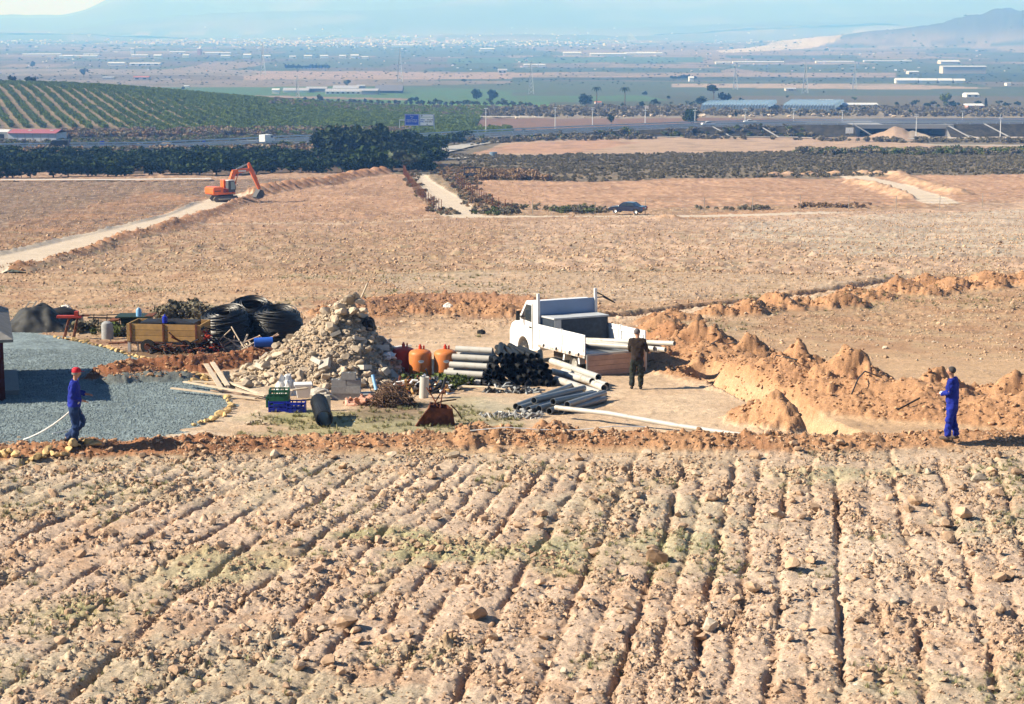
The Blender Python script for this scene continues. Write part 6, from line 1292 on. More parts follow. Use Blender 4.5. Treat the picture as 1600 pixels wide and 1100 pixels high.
# ---------------------------------------------------------------- people
def skin(name, verts, edges, mt, parent, sub=2, root=0):
    """verts: (x, y, z, rx[, ry])"""
    me = bpy.data.meshes.new(name); bm = bmesh.new(); ly = bm.verts.layers.skin.verify()
    vs = []
    for i, v in enumerate(verts): q = bm.verts.new(v[:3]); q[ly].radius = (v[3], v[4] if len(v) > 4 else v[3]); q[ly].use_root = (i == root); vs.append(q)
    for a, b in edges: bm.edges.new((vs[a], vs[b]))
    bm.to_mesh(me); bm.free(); me.materials.append(mt); o = bpy.data.objects.new(name, me); link(o); o.parent = parent
    k = o.modifiers.new('skin', 'SKIN'); k.use_smooth_shade = True; s = o.modifiers.new('sub', 'SUBSURF'); s.levels = sub; s.render_levels = sub
    if name != 'body':
        s.levels = s.render_levels = 3; tx = bpy.data.textures.get('fold') or bpy.data.textures.new('fold', 'CLOUDS'); tx.noise_scale = .11; tx.noise_depth = 2
        d = o.modifiers.new('folds', 'DISPLACE'); d.texture = tx; d.strength = .07; d.mid_level = .5; d.texture_coords = 'LOCAL'
    return o
def person(label, pos, rz, H, jk, tr, shoe, head='cap', cap=None, hands=None, knees=None, feet=None, elbows=None, lean=(0, 0), headturn=(0, 0)):
    t = thing('person', label, 'person', pos, rz); s = H / 1.75; t.scale = (s, s, s); lx, ly_ = lean; hx, hy = headturn
    sh = [(-.19 + lx, ly_, 1.42), (.19 + lx, ly_, 1.42)]; nk = (lx, .01 + ly_ * 1.1, 1.47); E, Hn = elbows, hands
    V = [(0, 0, .96, .10), (lx * .5, ly_ * .5, 1.2, .10), (lx, ly_, 1.38, .09), (*nk, .05), (lx + hx * .4, ly_ * 1.15 + .01 + hy * .4, 1.545, .055), (lx + hx, ly_ * 1.15 + .025 + hy, 1.61, .085, .078), (lx + hx, ly_ * 1.15 + .02 + hy, 1.68, .088, .08), (lx + hx, ly_ * 1.15 + .01 + hy, 1.735, .055)]
    ED2 = [(i, i + 1) for i in range(7)]
    def add(v, p_): V.append(v); ED2.append((p_, len(V) - 1)); return len(V) - 1
    fd = Vector((hx, .1 + hy, 0)).normalized(); sd3 = Vector((fd.y, -fd.x, 0)); hc = Vector((lx + hx, ly_ * 1.15 + .02 + hy, 1.625))
    q = hc + fd * .10; add((q.x, q.y, 1.625, .016), 5)
    for sg in (-1, 1): q = hc + sd3 * sg * .085; add((q.x, q.y, 1.63, .018), 5)
    for i in (0, 1):
        a = add((*sh[i], .05), 2); b = add((*E[i], .045), a); w = Vector(Hn[i]); d = (w - Vector(E[i])).normalized(); c = add((*w, .028), b); pm = w + d * .055; pmi = add((*pm, .032, .018), c)
        sdv = d.cross(Vector((0, 0, 1))); sdv = sdv.normalized() if sdv.length > .1 else Vector((1, 0, 0))
        for k, (off, ln) in enumerate(((-.028, .062), (-.010, .072), (.010, .068), (.027, .052))):
            r0 = pm + sdv * off + d * .02; m1 = r0 + d * ln * .55; m2 = m1 + (d * .6 + Vector((0, 0, -.8))) * ln * .5; i1 = add((*m1, .009), pmi); add((*m2, .008), i1)
        th = pm + sdv * (.045 if i == 0 else -.045) - d * .01; i1 = add((*th, .011), pmi); add((*(th + d * .035), .009), i1)
    hips = [(-.09, 0, .90), (.09, 0, .90)]
    for i in (0, 1):
        a = add((*hips[i], .07), 0); b = add((*knees[i], .055), a); c = add((*feet[i][:2], feet[i][2] + .08, .04), b); add((feet[i][0], feet[i][1] + .12, feet[i][2] + .04, .035), c)
    skin('body', V, ED2, SKIN, t)
    JV = [(0, 0, .80, .205, .165), (0, 0, .96, .20, .155), (lx * .5, ly_ * .5, 1.18, .205, .15), (lx * .9, ly_ * .9, 1.36, .185, .13), (nk[0], nk[1], 1.47, .075)]; JE = [(0, 1), (1, 2), (2, 3), (3, 4)]
    for i in (0, 1):
        n = len(JV); w = Vector(Hn[i]); e = Vector(E[i]); cu = w - (w - e).normalized() * .02; JV += [(*sh[i], .085), (*e, .072), (*((e + cu) / 2), .064), (*cu, .054)]; JE += [(3, n), (n, n + 1), (n + 1, n + 2), (n + 2, n + 3)]
    skin('jacket', JV, JE, jk, t)
    TV = [(0, 0, .98, .17, .14), (0, 0, .88, .165, .14)]; TE = [(0, 1)]
    for i in (0, 1):
        n = len(TV); k_ = Vector(knees[i]); f_ = Vector((feet[i][0], feet[i][1], feet[i][2] + .07)); TV += [((hips[i][0]), 0, .78, .115), (*k_, .094), (*((k_ + f_) / 2), .088), (*f_, .080)]; TE += [(1, n), (n, n + 1), (n + 1, n + 2), (n + 2, n + 3)]
    skin('trousers', TV, TE, tr, t, root=1)
    for i in (0, 1):
        m = MB().ell((feet[i][0], feet[i][1] + .07, feet[i][2] + .045), .05, .14, .05, 12, 8); m.build('shoe', shoe, t, smooth=True)
    top = Vector((lx + hx, ly_ * 1.15 + .012 + hy, 1.69)); m = MB().lathe([(.102, -.03), (.105, .0), (.095, .045), (.06, .075), (.001, .085)], 16, top)
    if head == 'cap':
        m.add([top + fd * .09 + sd3 * -.07 + Vector((0, 0, -.01)), top + fd * .09 + sd3 * .07 + Vector((0, 0, -.01)), top + fd * .18 + sd3 * .05 + Vector((0, 0, -.025)), top + fd * .18 - sd3 * .05 + Vector((0, 0, -.025))], [(0, 1, 2, 3)]); m.build('cap', cap, t, smooth=True)
        MB().lathe([(.092, -.08), (.1, -.03)], 14, top - fd * .012).build('hair', mat('grey_hair', (.25, .24, .23), .9), t, smooth=True)
    else:
        m = MB().ell(tuple(top + Vector((0, 0, -.02)) - fd * .022), .097, .1, .088, 16, 10); m.build('hair', cap, t, smooth=True)
    return t
BLU = mat('blue_workwear', (.010, .024, .30), .85, var=.35, scale=6, bump=.5, bscale=9); BLU2 = mat('dark_blue_trousers', (.012, .035, .12), .85, var=.25, scale=6, bump=.5, bscale=9)
BRN = mat('dark_brown_jacket', (.028, .018, .013), .85, var=.3, scale=6, bump=.5, bscale=9); GRT = mat('dark_green_trousers', (.022, .027, .022), .85, var=.3, scale=6, bump=.5, bscale=9); SHD = mat('dark_shoe', (.02, .02, .022), .6); RCAP = mat('red_cap', (.50, .012, .03), .7); HAIR = mat('dark_grey_hair', (.06, .055, .055), .8)
p = hit(118, 694)   # walks to the right, seen from his right side
person('man in blue jacket and red cap walking over the gravel with a white hose', p, R(-82), 1.76, BLU, BLU2, SHD, 'cap', RCAP,
       elbows=[(-.25, .02, 1.15), (.24, -.02, 1.13)], hands=[(-.16, .28, 1.12), (.17, .22, 1.03)], knees=[(-.09, .20, .50), (.09, .02, .49)], feet=[(-.09, -.22, .05), (.09, .0, 0)], lean=(0, .03), headturn=(0, .035))
hand = p + Vector((.16, -.17, 1.00))
ge = G(37, 689); hs_ = [hand.lerp(ge + Vector((0, 0, .03)), f) - Vector((0, 0, .42 * f * (1 - f))) for f in (0, .15, .3, .45, .6, .75, .88, 1)]
o = MB().tube([q - p for q in hs_], .017, 6).build('hose', WHITE, smooth=True); o.location = p; tag(o, 'white hose trailing from the hand of the man in the red cap', 'hose')
a = G(82, 680); o = MB().tube([(0, 0, .03), (.2, .25, .03), (.4, .75, .03)], .015, 6).build('hose', WHITE, smooth=True); o.location = a; tag(o, 'short piece of white hose lying on the gravel', 'hose')
p = hit(995, 608)
person('man in dark brown jacket standing at the tailgate with his back turned', p, R(-8), 1.75, BRN, GRT, SHD, 'hair', mat('grey_short_hair', (.12, .11, .12), .8),
       elbows=[(-.24, .08, 1.15), (.25, .08, 1.16)], hands=[(-.10, .30, 1.02), (.30, .34, 1.05)], knees=[(-.13, .03, .49), (.10, .03, .49)], feet=[(-.15, -.03, 0), (.11, -.02, 0)], lean=(.0, .04), headturn=(-.02, .05))
p = hit(1486, 687)
person('man in blue overalls standing on the spoil at the right looking left', p, R(62), 1.72, BLU, BLU, mat('brown_shoe', (.12, .09, .07), .8), 'hair', HAIR,
       elbows=[(-.24, .03, 1.16), (.26, .02, 1.15)], hands=[(-.08, .27, 1.10), (.10, .26, 1.08)], knees=[(-.10, .03, .49), (.10, .0, .49)], feet=[(-.12, .06, 0), (.12, -.10, 0)], lean=(0, .02), headturn=(0, .03))
o = MB().ell((0, 0, 0), .07, .05, .05).build('glove', WHITE, smooth=True); o.location = p + Vector((-.24, .02, 1.10)); tag(o, 'white object held in the hands of the blue worker at right', 'tool')
print('d4', time.time() - _t0)
# ---------------------------------------------------------------- highway, signs, poles, buildings of the plain
ASPH = mat('asphalt', (.05, .06, .08), .8, var=.12, scale=.4); EARTH = mat('shaded_embankment_soil', (.03, .027, .022), .95, var=.35, scale=.25, col2=(.055, .048, .035), mask_scale=.5)  # EARTH: shade of the near slope painted into the soil colour
RAIL = mat('guard_rail_metal', (.45, .52, .60), .4, metal=.4, var=.05); LINEP = mat('road_paint', (.75, .76, .78), .6, var=.05); PALEROAD = mat('pale_road', (.40, .38, .35), .9, var=.12, scale=.5)
hp = [Vector((a, b, 0)) for a, b, c in HWP]; hr = [c for a, b, c in HWP]
def resample(pts, ex, step):
    o = []; e = []
    for i in range(len(pts) - 1):
        n = max(1, int((pts[i + 1] - pts[i]).length / step))
        for k in range(n): f = k / n; o.append(pts[i].lerp(pts[i + 1], f)); e.append(ex[i] * (1 - f) + ex[i + 1] * f)
    o.append(pts[-1]); e.append(ex[-1]); return o, e
hp, hr = resample(hp, hr, 12.0)
zg = terrain(np.array([p.x for p in hp]), np.array([p.y for p in hp]), 2)[0]; zg = np.convolve(np.pad(zg, 4, 'edge'), np.ones(9) / 9, 'valid')
HWC = [Vector((p.x, p.y, z + r)) for p, z, r in zip(hp, zg, hr)]
def nrm(i, C): t = (C[min(i + 1, len(C) - 1)] - C[max(i - 1, 0)]); return Vector((-t.y, t.x, 0)).normalized()
def strip(C, offs, name, mt, kind_='structure', skip=None):
    m = MB(); n = len(offs)
    for i, c in enumerate(C):
        q = nrm(i, C)
        for o_, dz in offs: m.v.append(tuple(c + q * o_ + Vector((0, 0, dz))))
    for i in range(len(C) - 1):
        if skip and skip(i): continue
        for k in range(n - 1): m.f.append((i*n + k, i*n + k + 1, (i+1)*n + k + 1, (i+1)*n + k))
    o = bpy.data.objects.new(name, m.mesh(name, mt, fix=False)); link(o); 
    if kind_: tag(o, kind=kind_)
    return o
ub = P(1372, 210); iub = min(range(len(HWC)), key=lambda i: (HWC[i] - Vector((ub.x, ub.y, HWC[i].z))).length)
isub = lambda i: iub - 1 <= i <= iub
strip(HWC, [(-10, 0), (-10, .0), (10, .0)], 'highway', ASPH)
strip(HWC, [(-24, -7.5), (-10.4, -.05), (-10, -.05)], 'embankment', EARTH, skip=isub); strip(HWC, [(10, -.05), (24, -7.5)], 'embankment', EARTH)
for o_ in (-9.0, -1.2, 1.2, 9.0): strip(HWC, [(o_ - .12, .012), (o_ + .12, .012)], 'road_marking', LINEP)
def rail(C, off, name, label, hz=.85, post=True):
    t = thing(name, label, 'guard rail', C[0]); c0 = C[0]; m = MB()
    for i in range(len(C) - 1):
        a = C[i] + nrm(i, C) * off - c0; b = C[i + 1] + nrm(i + 1, C) * off - c0
        m.add([a + Vector((0, 0, hz - .35)), b + Vector((0, 0, hz - .35)), b + Vector((0, 0, hz)), a + Vector((0, 0, hz)), a + Vector((0, .08, hz - .35)), b + Vector((0, .08, hz - .35)), b + Vector((0, .08, hz)), a + Vector((0, .08, hz))], [(0,1,2,3),(7,6,5,4),(3,2,6,7),(0,4,5,1)])
    m.build('beam', RAIL, t); m = MB()
    for i in range(len(C) - 1):
        for f in (0, .33, .66): a = (C[i] + nrm(i, C) * off).lerp(C[i + 1] + nrm(i + 1, C) * off, f) - c0; m.box(a.x - .06, a.x + .06, a.y + .08, a.y + .16, a.z - .3, a.z + hz)
    m.build('posts', RAIL, t); return t
rail(HWC, -9.7, 'guard_rail', 'metal guard rail along the near edge of the highway'); rail(HWC, -.3, 'guard_rail', 'metal guard rail between the two carriageways of the highway'); rail(HWC, 9.7, 'guard_rail', 'metal guard rail along the far edge of the highway')
# underpass
c = HWC[iub]; t = thing('underpass', 'concrete underpass bridge opening in the dark highway embankment', 'bridge', (c.x, c.y - 10.2, c.z)); CB = mat('bridge_concrete', (.30, .31, .33), .9)
MB().box(-16, 16, -.5, 20.2, -1.35, -.06).build('deck', CB, t); MB().hexa([(-16, -.4, -6.5), (-13.5, -.4, -6.5), (-13.5, 20, -6.5), (-16, 20, -6.5), (-16, -.4, -1.35), (-13.5, -.4, -1.35), (-13.5, 20, -1.35), (-16, 20, -1.35)]).build('abutment', CB, t)
MB().box(13.5, 16, -.4, 20, -6.5, -1.35).build('abutment', CB, t)
for sg in (-1, 1): MB().hexa([(sg * 14, -.5, -6.5), (sg * 30, -11, -6.5), (sg * 30, -10.5, -6.5), (sg * 14, 0, -6.5), (sg * 14, -.5, -1.3), (sg * 30, -11, -6.2), (sg * 30, -10.5, -6.2), (sg * 14, 0, -1.3)]).build('wing_wall', CB, t)
# drains on the embankment
for i, px in enumerate((1083, 1142, 1290, 1322, 1447, 1500)):
    k = min(range(len(HWC)), key=lambda j: abs(800 + 3000 * HWC[j].x / (HWC[j].y * .986 + 6) - px)); a = HWC[k] + nrm(k, HWC) * -10.6 + Vector((0, 0, .05)); b = HWC[k] + nrm(k, HWC) * -20 + Vector((7, 0, -4.6))
    o = MB().tube([(0, 0, 0), b - a], .22, 4).build('drain_channel', CB); o.location = a; tag(o, 'pale drain channel running down the embankment, number from the left: %s' % ('first', 'second', 'third', 'fourth', 'fifth', 'sixth')[i], 'drain')
pts = []
for i in range(len(HWC) - 1):
    if abs(i - iub) < 3: continue
    for _k in range(46):
        f = random.random(); o_ = random.uniform(.3, 13.5); c_ = HWC[i].lerp(HWC[i + 1], random.random()) + nrm(i, HWC) * -(10 + o_); pts.append((c_.x, c_.y, c_.z - .05 - o_ / 13.6 * 7.4))
tag(scatter('scrub', [k[0] for k in KIND['bushg'] + KIND['bushn']], pts, rng.uniform(.8, 2.2, len(pts)), tilt=.2), 'dark low scrub growing on the slope of the highway embankment', 'scrub')
# slip road and pale paths
def ground_strip(pts, w, name, mt, dz=.06, step=6):
    q = [Vector((*p_, 0)) for p_ in PP(pts)]; q, _ = resample(q, [0] * len(q), step)
    z = np.array([gz(a.x, a.y) for a in q]); z = np.convolve(np.pad(z, 2, 'edge'), np.ones(5) / 5, 'valid'); C = [Vector((a.x, a.y, zz + dz)) for a, zz in zip(q, z)]; return strip(C, [(-w / 2, 0), (w / 2, 0)], name, mt)
ground_strip([(655, 247), (672, 241), (700, 235), (722, 229), (760, 223), (800, 217.5), (860, 214.5)], 6, 'slip_road', PALEROAD, .25)
ground_strip([(800, 219), (960, 215.5), (1150, 214.3), (1240, 214.5), (1330, 217.5)], 2.5, 'service_path', PALEROAD, .3)
ground_strip([(1420, 217), (1600, 216), (1800, 215)], 5, 'service_path', PALEROAD, .3)
ground_strip([(1445, 228), (1600, 229), (1800, 229)], 3, 'service_path', PALEROAD, .3)
ground_strip([(690, 250), (722, 249), (735, 248)], 4, 'service_path', PALEROAD, .3)
ground_strip([(0, 284), (150, 283.5), (330, 282.5)], 2.2, 'grove_path', mat('pale_path', (.55, .52, .48), .9), .35, 4)
for pts, w in (([(60, 147.5), (230, 150), (480, 153)], 3), ([(100, 142), (150, 140)], 5), ([(560, 184.5), (700, 185.3), (850, 185.6)], 5), ([(120, 124), (300, 125), (260, 124)], 4)): ground_strip(pts, w, 'farm_path', mat('pale_path', (.55, .52, .48), .9), .5, 30)
def hpoint(px, side=0):
    k = min(range(len(HWC)), key=lambda j: abs(800 + 3000 * HWC[j].x / (HWC[j].y * .986 + 6) - px)); return HWC[k] + nrm(k, HWC) * side
# vehicles on the highway
def veh(px, side, name, label, cat, col, van=False, rz=0, L_=4.4): q = hpoint(px, side); a = hpoint(px + 25, side) - hpoint(px - 25, side); return car(name, label, cat, q + Vector((0, 0, .03)), math.atan2(a.y, a.x) + rz, col, L_=L_, Wd=1.9 if van else 1.7, H=2.3 if van else 1.45, detail=False, van=van)
CW = mat('white_car_paint', (.8, .8, .8), .3); CD = mat('black_car_paint', (.02, .02, .025), .3)
veh(70, -5, 'van', 'dark van with pale front on the highway at far left', 'van', CD, True, math.pi, 4.9); veh(405, -4, 'van', 'white van on the highway above the excavator', 'van', CW, True, 0, 4.4); veh(480, -4, 'parked_car', 'pale car on the highway just left of the pine clump', 'car', mat('grey_car_paint', (.3, .33, .36), .3), False)
veh(1065, -5, 'car', 'small pale car on the highway right of the round tree', 'car', CW); veh(1212, 3, 'car', 'white car on the highway left of the embankment sign', 'car', CW); 
# gantry sign
SB = mat('sign_blue', (.01, .05, .50), .4, var=.02); SWH = mat('sign_white', (.80, .82, .84), .4, var=.02); SIGNW = mat('sign_lettering', (.85, .86, .88), .4, var=.01); SIGNB = mat('sign_lettering_blue', (.02, .09, .45), .4, var=.01)
q = P(656, 209); q.z = far_z(q.x, q.y); s = scale_at(q.y, q.z); t = thing('highway_sign', 'large highway sign with blue left panel and white right panel', 'road sign', q); m_ = 1 / s
def TXT(txt, size, mt, parent, x, y, z, name='lettering'):
    cu = bpy.data.curves.new(name, 'FONT'); cu.body = txt; cu.size = size; cu.extrude = .01; cu.align_x = 'CENTER'; cu.resolution_u = 2; o = bpy.data.objects.new(name, cu); link(o); o.parent = parent; o.location = (x, y, z); o.rotation_euler = (R(90), 0, 0); cu.materials.append(mt); bpy.context.view_layer.update(); me = bpy.data.meshes.new_from_object(o.evaluated_get(bpy.context.evaluated_depsgraph_get())); q = bpy.data.objects.new(name, me); link(q); q.parent = parent; q.location = o.location; q.rotation_euler = o.rotation_euler; bpy.data.objects.remove(o); me.materials.clear(); me.materials.append(mt); return q
rd_s = random.Random(5); z0, z1 = 11 * m_, 29 * m_
pa = MB().box(-23.5 * m_, -.8 * m_, -.1, .1, z0, z1).build('blue_panel', SB, t); pb = MB().box(-.3 * m_, 22 * m_, -.1, .1, z0, z1 - .5 * m_).build('white_panel', SWH, t)
for x0, x1, za in ((-23.0, -1.3, 11.5), (.2, 21.5, 11.5)):
    fr_ = MB()
    for (a, b, c, d) in ((x0, x1, za, za + .4), (x0, x1, za + 16.2, za + 16.6), (x0, x0 + .4, za, za + 16.6), (x1 - .4, x1, za, za + 16.6)): fr_.box(a * m_, b * m_, -.125, -.1, c * m_, d * m_)
    fr_.build('border', SIGNW if x0 < 0 else SIGNB, pa if x0 < 0 else pb)
for tx, zz, sz in (('Murcia', 24.6, 1.9), ('A-7', 22.0, 1.9), ('Alhama de Murcia', 19.2, 2.3), ('Mazarrón  Cartagena', 16.6, 2.0)): TXT(tx, sz * m_, SIGNW, pa, -12.2 * m_, -.125, zz * m_)
SG_ = mat('sign_green_line', (.02, .18, .10), .5); SK_ = mat('sign_dark_lettering', (.03, .04, .06), .5)
MB().box(1.0 * m_, 20.8 * m_, -.125, -.1, 24.0 * m_, 24.5 * m_).build('green_line', SG_, pb)
MB().hexa([(2.0 * m_, -.13, 25.4 * m_), (3.4 * m_, -.13, 25.4 * m_), (3.4 * m_, -.1, 25.4 * m_), (2.0 * m_, -.1, 25.4 * m_), (3.2 * m_, -.13, 27.8 * m_), (4.6 * m_, -.13, 27.8 * m_), (4.6 * m_, -.1, 27.8 * m_), (3.2 * m_, -.1, 27.8 * m_)]).build('black_mark', SK_, pb)
for x0, x1, zz, mm_ in ((1.4, 8.5, 19.4, SIGNB), (11.5, 20.3, 19.4, SK_), (1.0, 7.2, 16.4, SIGNB), (8.2, 19.2, 16.4, SK_), (10.6, 12.4, 12.4, SK_)):
    lm = MB(); xx = x0
    while xx < x1: w = rd_s.uniform(.5, 1.1); lm.box(xx * m_, min(xx + w, x1) * m_, -.125, -.1, zz * m_, (zz + rd_s.uniform(.9, 1.6)) * m_); xx += w + .22
    lm.build('lettering', mm_, pb)
for xx in (-17.4, -5.6): MB().lathe([(.75 * m_, -.125), (.001, -.125)], 12).xf(Matrix.Translation((xx * m_, 0, 11.9 * m_ + .5 * m_)) @ Matrix.Rotation(R(-90), 4, 'X') @ Matrix.Translation((0, 0, .25))).build('white_dot', SIGNW, pa)
MB().tube([(22.5 * m_, .25, 0), (22.5 * m_, .25, z1)], .16).build('post', RAIL, t); MB().tube([(-31.5 * m_, .25, 0), (-31.5 * m_, .25, 19.5 * m_), (22.5 * m_, .25, 19.5 * m_)], .16).build('gantry', RAIL, t)
def small_sign(px, py, hpx, w, h, mt, label, txt=None):
    q = P(px, py); q.z = far_z(q.x, q.y); s = scale_at(q.y, q.z); t = thing('road_sign', label, 'road sign', q); MB().tube([(0, 0, 0), (0, 0, hpx / s)], .08).build('post', RAIL, t); b = MB().box(-w / 2 / s, w / 2 / s, -.12, -.06, (hpx - h) / s, hpx / s).build('panel', mt, t)
    if txt: TXT(txt, h / s * .4, SIGNB if mt is SWH else SIGNW, b, 0, -.14, (hpx - h * .62) / s)
small_sign(1327, 213, 14, 12, 9, SWH, 'white board sign with dark lettering in front of the embankment', 'i'); small_sign(1272 - 340, 214, 12, 5, 6, SB, 'small blue sign on the verge below the slip road'); small_sign(319, 231, 11, 5, 6, SB, 'small blue roadside sign beneath the orchard stripes'); small_sign(160, 232, 9, 7, 5, SB, 'blue sign on the far verge near the pink roofed shed', None); small_sign(107, 231, 9, 6, 5, SB, 'pale blue sign right of the pink roofed shed'); small_sign(1066, 212, 5, 4, 3, mat('sign_green', (.0, .25, .12), .4), 'tiny green sign on the highway right of the white car')
# lamp posts
LP = [(807, 200, 30), (882, 200, 31), (935, 198, 29), (957, 190, 18), (1014, 196, 30), (1032, 193, 20), (1099, 194, 25), (1107, 193, 20), (1168, 193, 20), (1173, 193, 22), (1187, 192, 19), (1192, 192, 18), (1197, 192, 20), (1240, 192, 22), (1270, 188, 14), (1358, 190, 17), (1415, 209, 27), (1429, 217, 38), (1491, 213, 28), (1500, 190, 14), (1568, 212, 27), (1565, 189, 13), (1583, 190, 10)]
for i, (px, py, h) in enumerate(LP):
    q = P(px, max(py, 199)); q.z = far_z(q.x, q.y); k = min(range(len(HWC)), key=lambda j: (HWC[j].xy - q.xy).length)
    side = 11.5 if py < 205 else -26; q = hpoint(px, side); q.z = (HWC[k].z if side > 0 else far_z(q.x, q.y)); s = scale_at(q.y, q.z); top = At(px, py - h, q.y).z; hh = max(top - q.z, 3)
    t = thing('lamp_post', 'slim pale lamp post beside the highway, %s' % ('left of the round tree' if px < 1070 else ('in the close group right of the round tree' if px < 1260 else ('on the near side of the embankment' if side < 0 else 'on the far side right of the group'))), 'lamp post', q, 0, 'lamp posts along the highway')
    MB().tube([(0, 0, 0), (0, 0, hh)], .13, 6, r1=.08).build('pole', mat('lamp_white', (.75, .77, .8), .4), t); MB().box(-.6, .6, -.15, .15, hh, hh + .2).build('lamp_head', mat('lamp_white', (0, 0, 0)), t)
# pylons
PYM = mat('pylon_steel', (.42, .45, .48), .6)
def pylon(px, pyb, pyt, label):
    q = P(px, pyb); q.z = far_z(q.x, q.y); s = scale_at(q.y, q.z); h = (pyb - pyt) / s; t = thing('pylon', label, 'pylon', q); m = MB(); w = h * .08; r_ = max(.14, q.y * .00010)
    for sx in (-1, 1):
        for sy in (-1, 1): m.tube([(sx * w, sy * w, 0), (sx * w * .25, sy * w * .25, h * .75), (0, 0, h)], r_, 3)
    for k in range(6):
        f0, f1 = k / 6 * .75, (k + 1) / 6 * .75; w0, w1 = w * (1 - f0), w * (1 - f1)
        for sy in (-1, 1): m.tube([(-w0, sy * w0, h * f0), (w1, sy * w1, h * f1)], r_ * .6, 3); m.tube([(w0, sy * w0, h * f0), (-w1, sy * w1, h * f1)], r_ * .6, 3)
    m.build('mast', PYM, t); m = MB()
    for f, l in ((.76, .17), (.87, .14), (.96, .10)): m.tube([(-h * l, 0, h * f), (h * l, 0, h * f)], r_ * .8, 3)
    m.build('cross_arm', PYM, t)
for a in ((830, 147, 95, 'grey lattice pylon above the olive row, left of the palms'), (1258, 146, 93, 'tall lattice pylon above the solar array'), (1149, 140, 97, 'lattice pylon left of the tallest one'), (1335, 140, 97, 'lattice pylon right of the tallest one'), (625, 128, 75, 'faint lattice pylon above the long farm sheds'), (411, 118, 68, 'faint lattice pylon high above the orchard'), (465, 152, 118, 'thin dark mast left of the long farm sheds'), (82, 150, 122, 'thin mast rising behind the crest of the orchard hill')): pylon(*a)
# buildings of the plain
BW = mat('farm_white_wall', (.78, .76, .72), .8, var=.06); BT = mat('farm_tan_wall', (.55, .48, .42), .8, var=.1); BG = mat('farm_grey_wall', (.34, .34, .36), .8, var=.1); BP = mat('farm_pink_wall', (.60, .32, .28), .8, var=.1)
RG = mat('farm_grey_roof', (.36, .37, .40), .7, var=.1); RR = mat('farm_red_roof', (.40, .14, .09), .8, var=.1); RW = mat('farm_white_roof', (.60, .61, .62), .6, var=.05)
WIND = mat('dark_opening', (.04, .045, .05), .5)
def building(x0, x1, pyb, hpx, label, wall=BW, roof=RG, depth=None, gable=.3, windows=0, name='farm_shed', cat='building', group=None, rz=0):
    q = P((x0 + x1) / 2, pyb); q.z = far_z(q.x, q.y); s = scale_at(q.y, q.z); w = (x1 - x0) / s / 2; h = hpx / s; d = depth or min(max(w * .7, 3), 12); t = thing(name, label, cat, q, rz, group)
    wb = MB().box(-w, w, 0, d * 2, -1, h * (1 - gable)).build('wall', wall, t); zt = h * (1 - gable); o = .25 * h * .3
    MB().add([(-w - o, -o, zt), (w + o, -o, zt), (w + o, 2 * d + o, zt), (-w - o, 2 * d + o, zt), (-w - o, d, h), (w + o, d, h)], [(0, 1, 5, 4), (2, 3, 4, 5), (1, 2, 5), (3, 0, 4), (3, 2, 1, 0)]).build('roof', roof, t)
    for k in range(windows): xx = -w + (k + .5) * 2 * w / windows; ww = w / windows * .45; MB().box(xx - ww, xx + ww, -.06, .02, zt * .25, zt * .75).build('window', WIND, wb)
    return t
# pink roofed shed on the left
q = P(45, 226); q.z = far_z(q.x, q.y); s = scale_at(q.y, q.z); u = 1 / s
t = thing('warehouse', 'long white shed with pinkish red roof at the left below the orchard', 'shed', q, R(-6)); 
mw = MB().box(-33 * u, 44 * u, 0, 9, -1, 15 * u).build('wall', mat('shed_blue_white', (.52, .57, .66), .7), t)
for k in range(6): xx = -30 + k * 12.5; MB().box((xx + 11.6) * u, (xx + 12.0) * u, -.06, .0, 0, 15 * u).build('pilaster', BG, mw)
MB().add([(-34 * u, -.4, 15 * u), (45 * u, -.4, 15 * u), (45 * u, 9.4, 15 * u), (-34 * u, 9.4, 15 * u), (-34 * u, 4.5, 20 * u), (45 * u, 4.5, 20 * u)], [(0, 1, 5, 4), (2, 3, 4, 5), (3, 2, 1, 0)]).build('roof', mat('pink_roof', (.34, .12, .15), .6), t)
MB().add([(-33 * u, 0, 15 * u), (-33 * u, 9, 15 * u), (-33 * u, 4.5, 19.8 * u)], [(0, 1, 2)]).build('gable', BW, t); MB().box(-6 * u, 0, 2.5, 3.5, 17.5 * u, 19 * u).build('skylight', RW, t); MB().box(30 * u, 35 * u, 2.5, 3.5, 17.5 * u, 19 * u).build('skylight', RW, t)
building(-6, 12, 224.5, 17, 'small white annex at the left end of the pink roofed shed', BW, RW, 3, .2, 1)
B = building
B(425, 436, 146.5, 8, 'small white block at the left end of the farm complex', BW, BW and RW); B(442, 482, 144.5, 7, 'long low white and grey shed left in the farm complex', BW, RG, 6, .55); B(478, 510, 144, 8, 'dark roofed shed in the middle of the farm complex', BG, RG, 8)
B(508, 572, 147, 8, 'longest low shed of the farm complex with pale lower wall', BW, RG, 8, .5, 8); B(520, 560, 142, 8, 'white long shed behind the longest one', BW, RG, 8, .5); B(565, 590, 148, 9, 'grey gabled barn at the right of the long sheds', BG, RG, 10); B(586, 628, 145.5, 12, 'big grey barn with dark roof at the right end of the farm complex', mat('slate', (.14, .14, .16), .8), mat('slate_roof', (.16, .165, .19), .7), 10, .7, 1); B(558, 570, 138.5, 6, 'small grey house behind the long sheds', BG, RG)
B(208, 232, 125, 6, 'pale tan farmhouse with dark shrub at its right in the left plain', BT, RR, 6, .3, 2); B(168, 194, 102.5, 5.5, 'pale long building on the left above the bare tree', BW, RW, 8, .3); B(202, 250, 102.5, 4.5, 'row of low pale sheds on the left plain', BW, RW, 8, .3, 4); B(778, 792, 114.5, 7, 'small white house right of the farm complex', BW, RG, 5, .3, 2); B(160, 178, 124, 4, 'low grey shed left of the pale tan farmhouse', BG, RG)
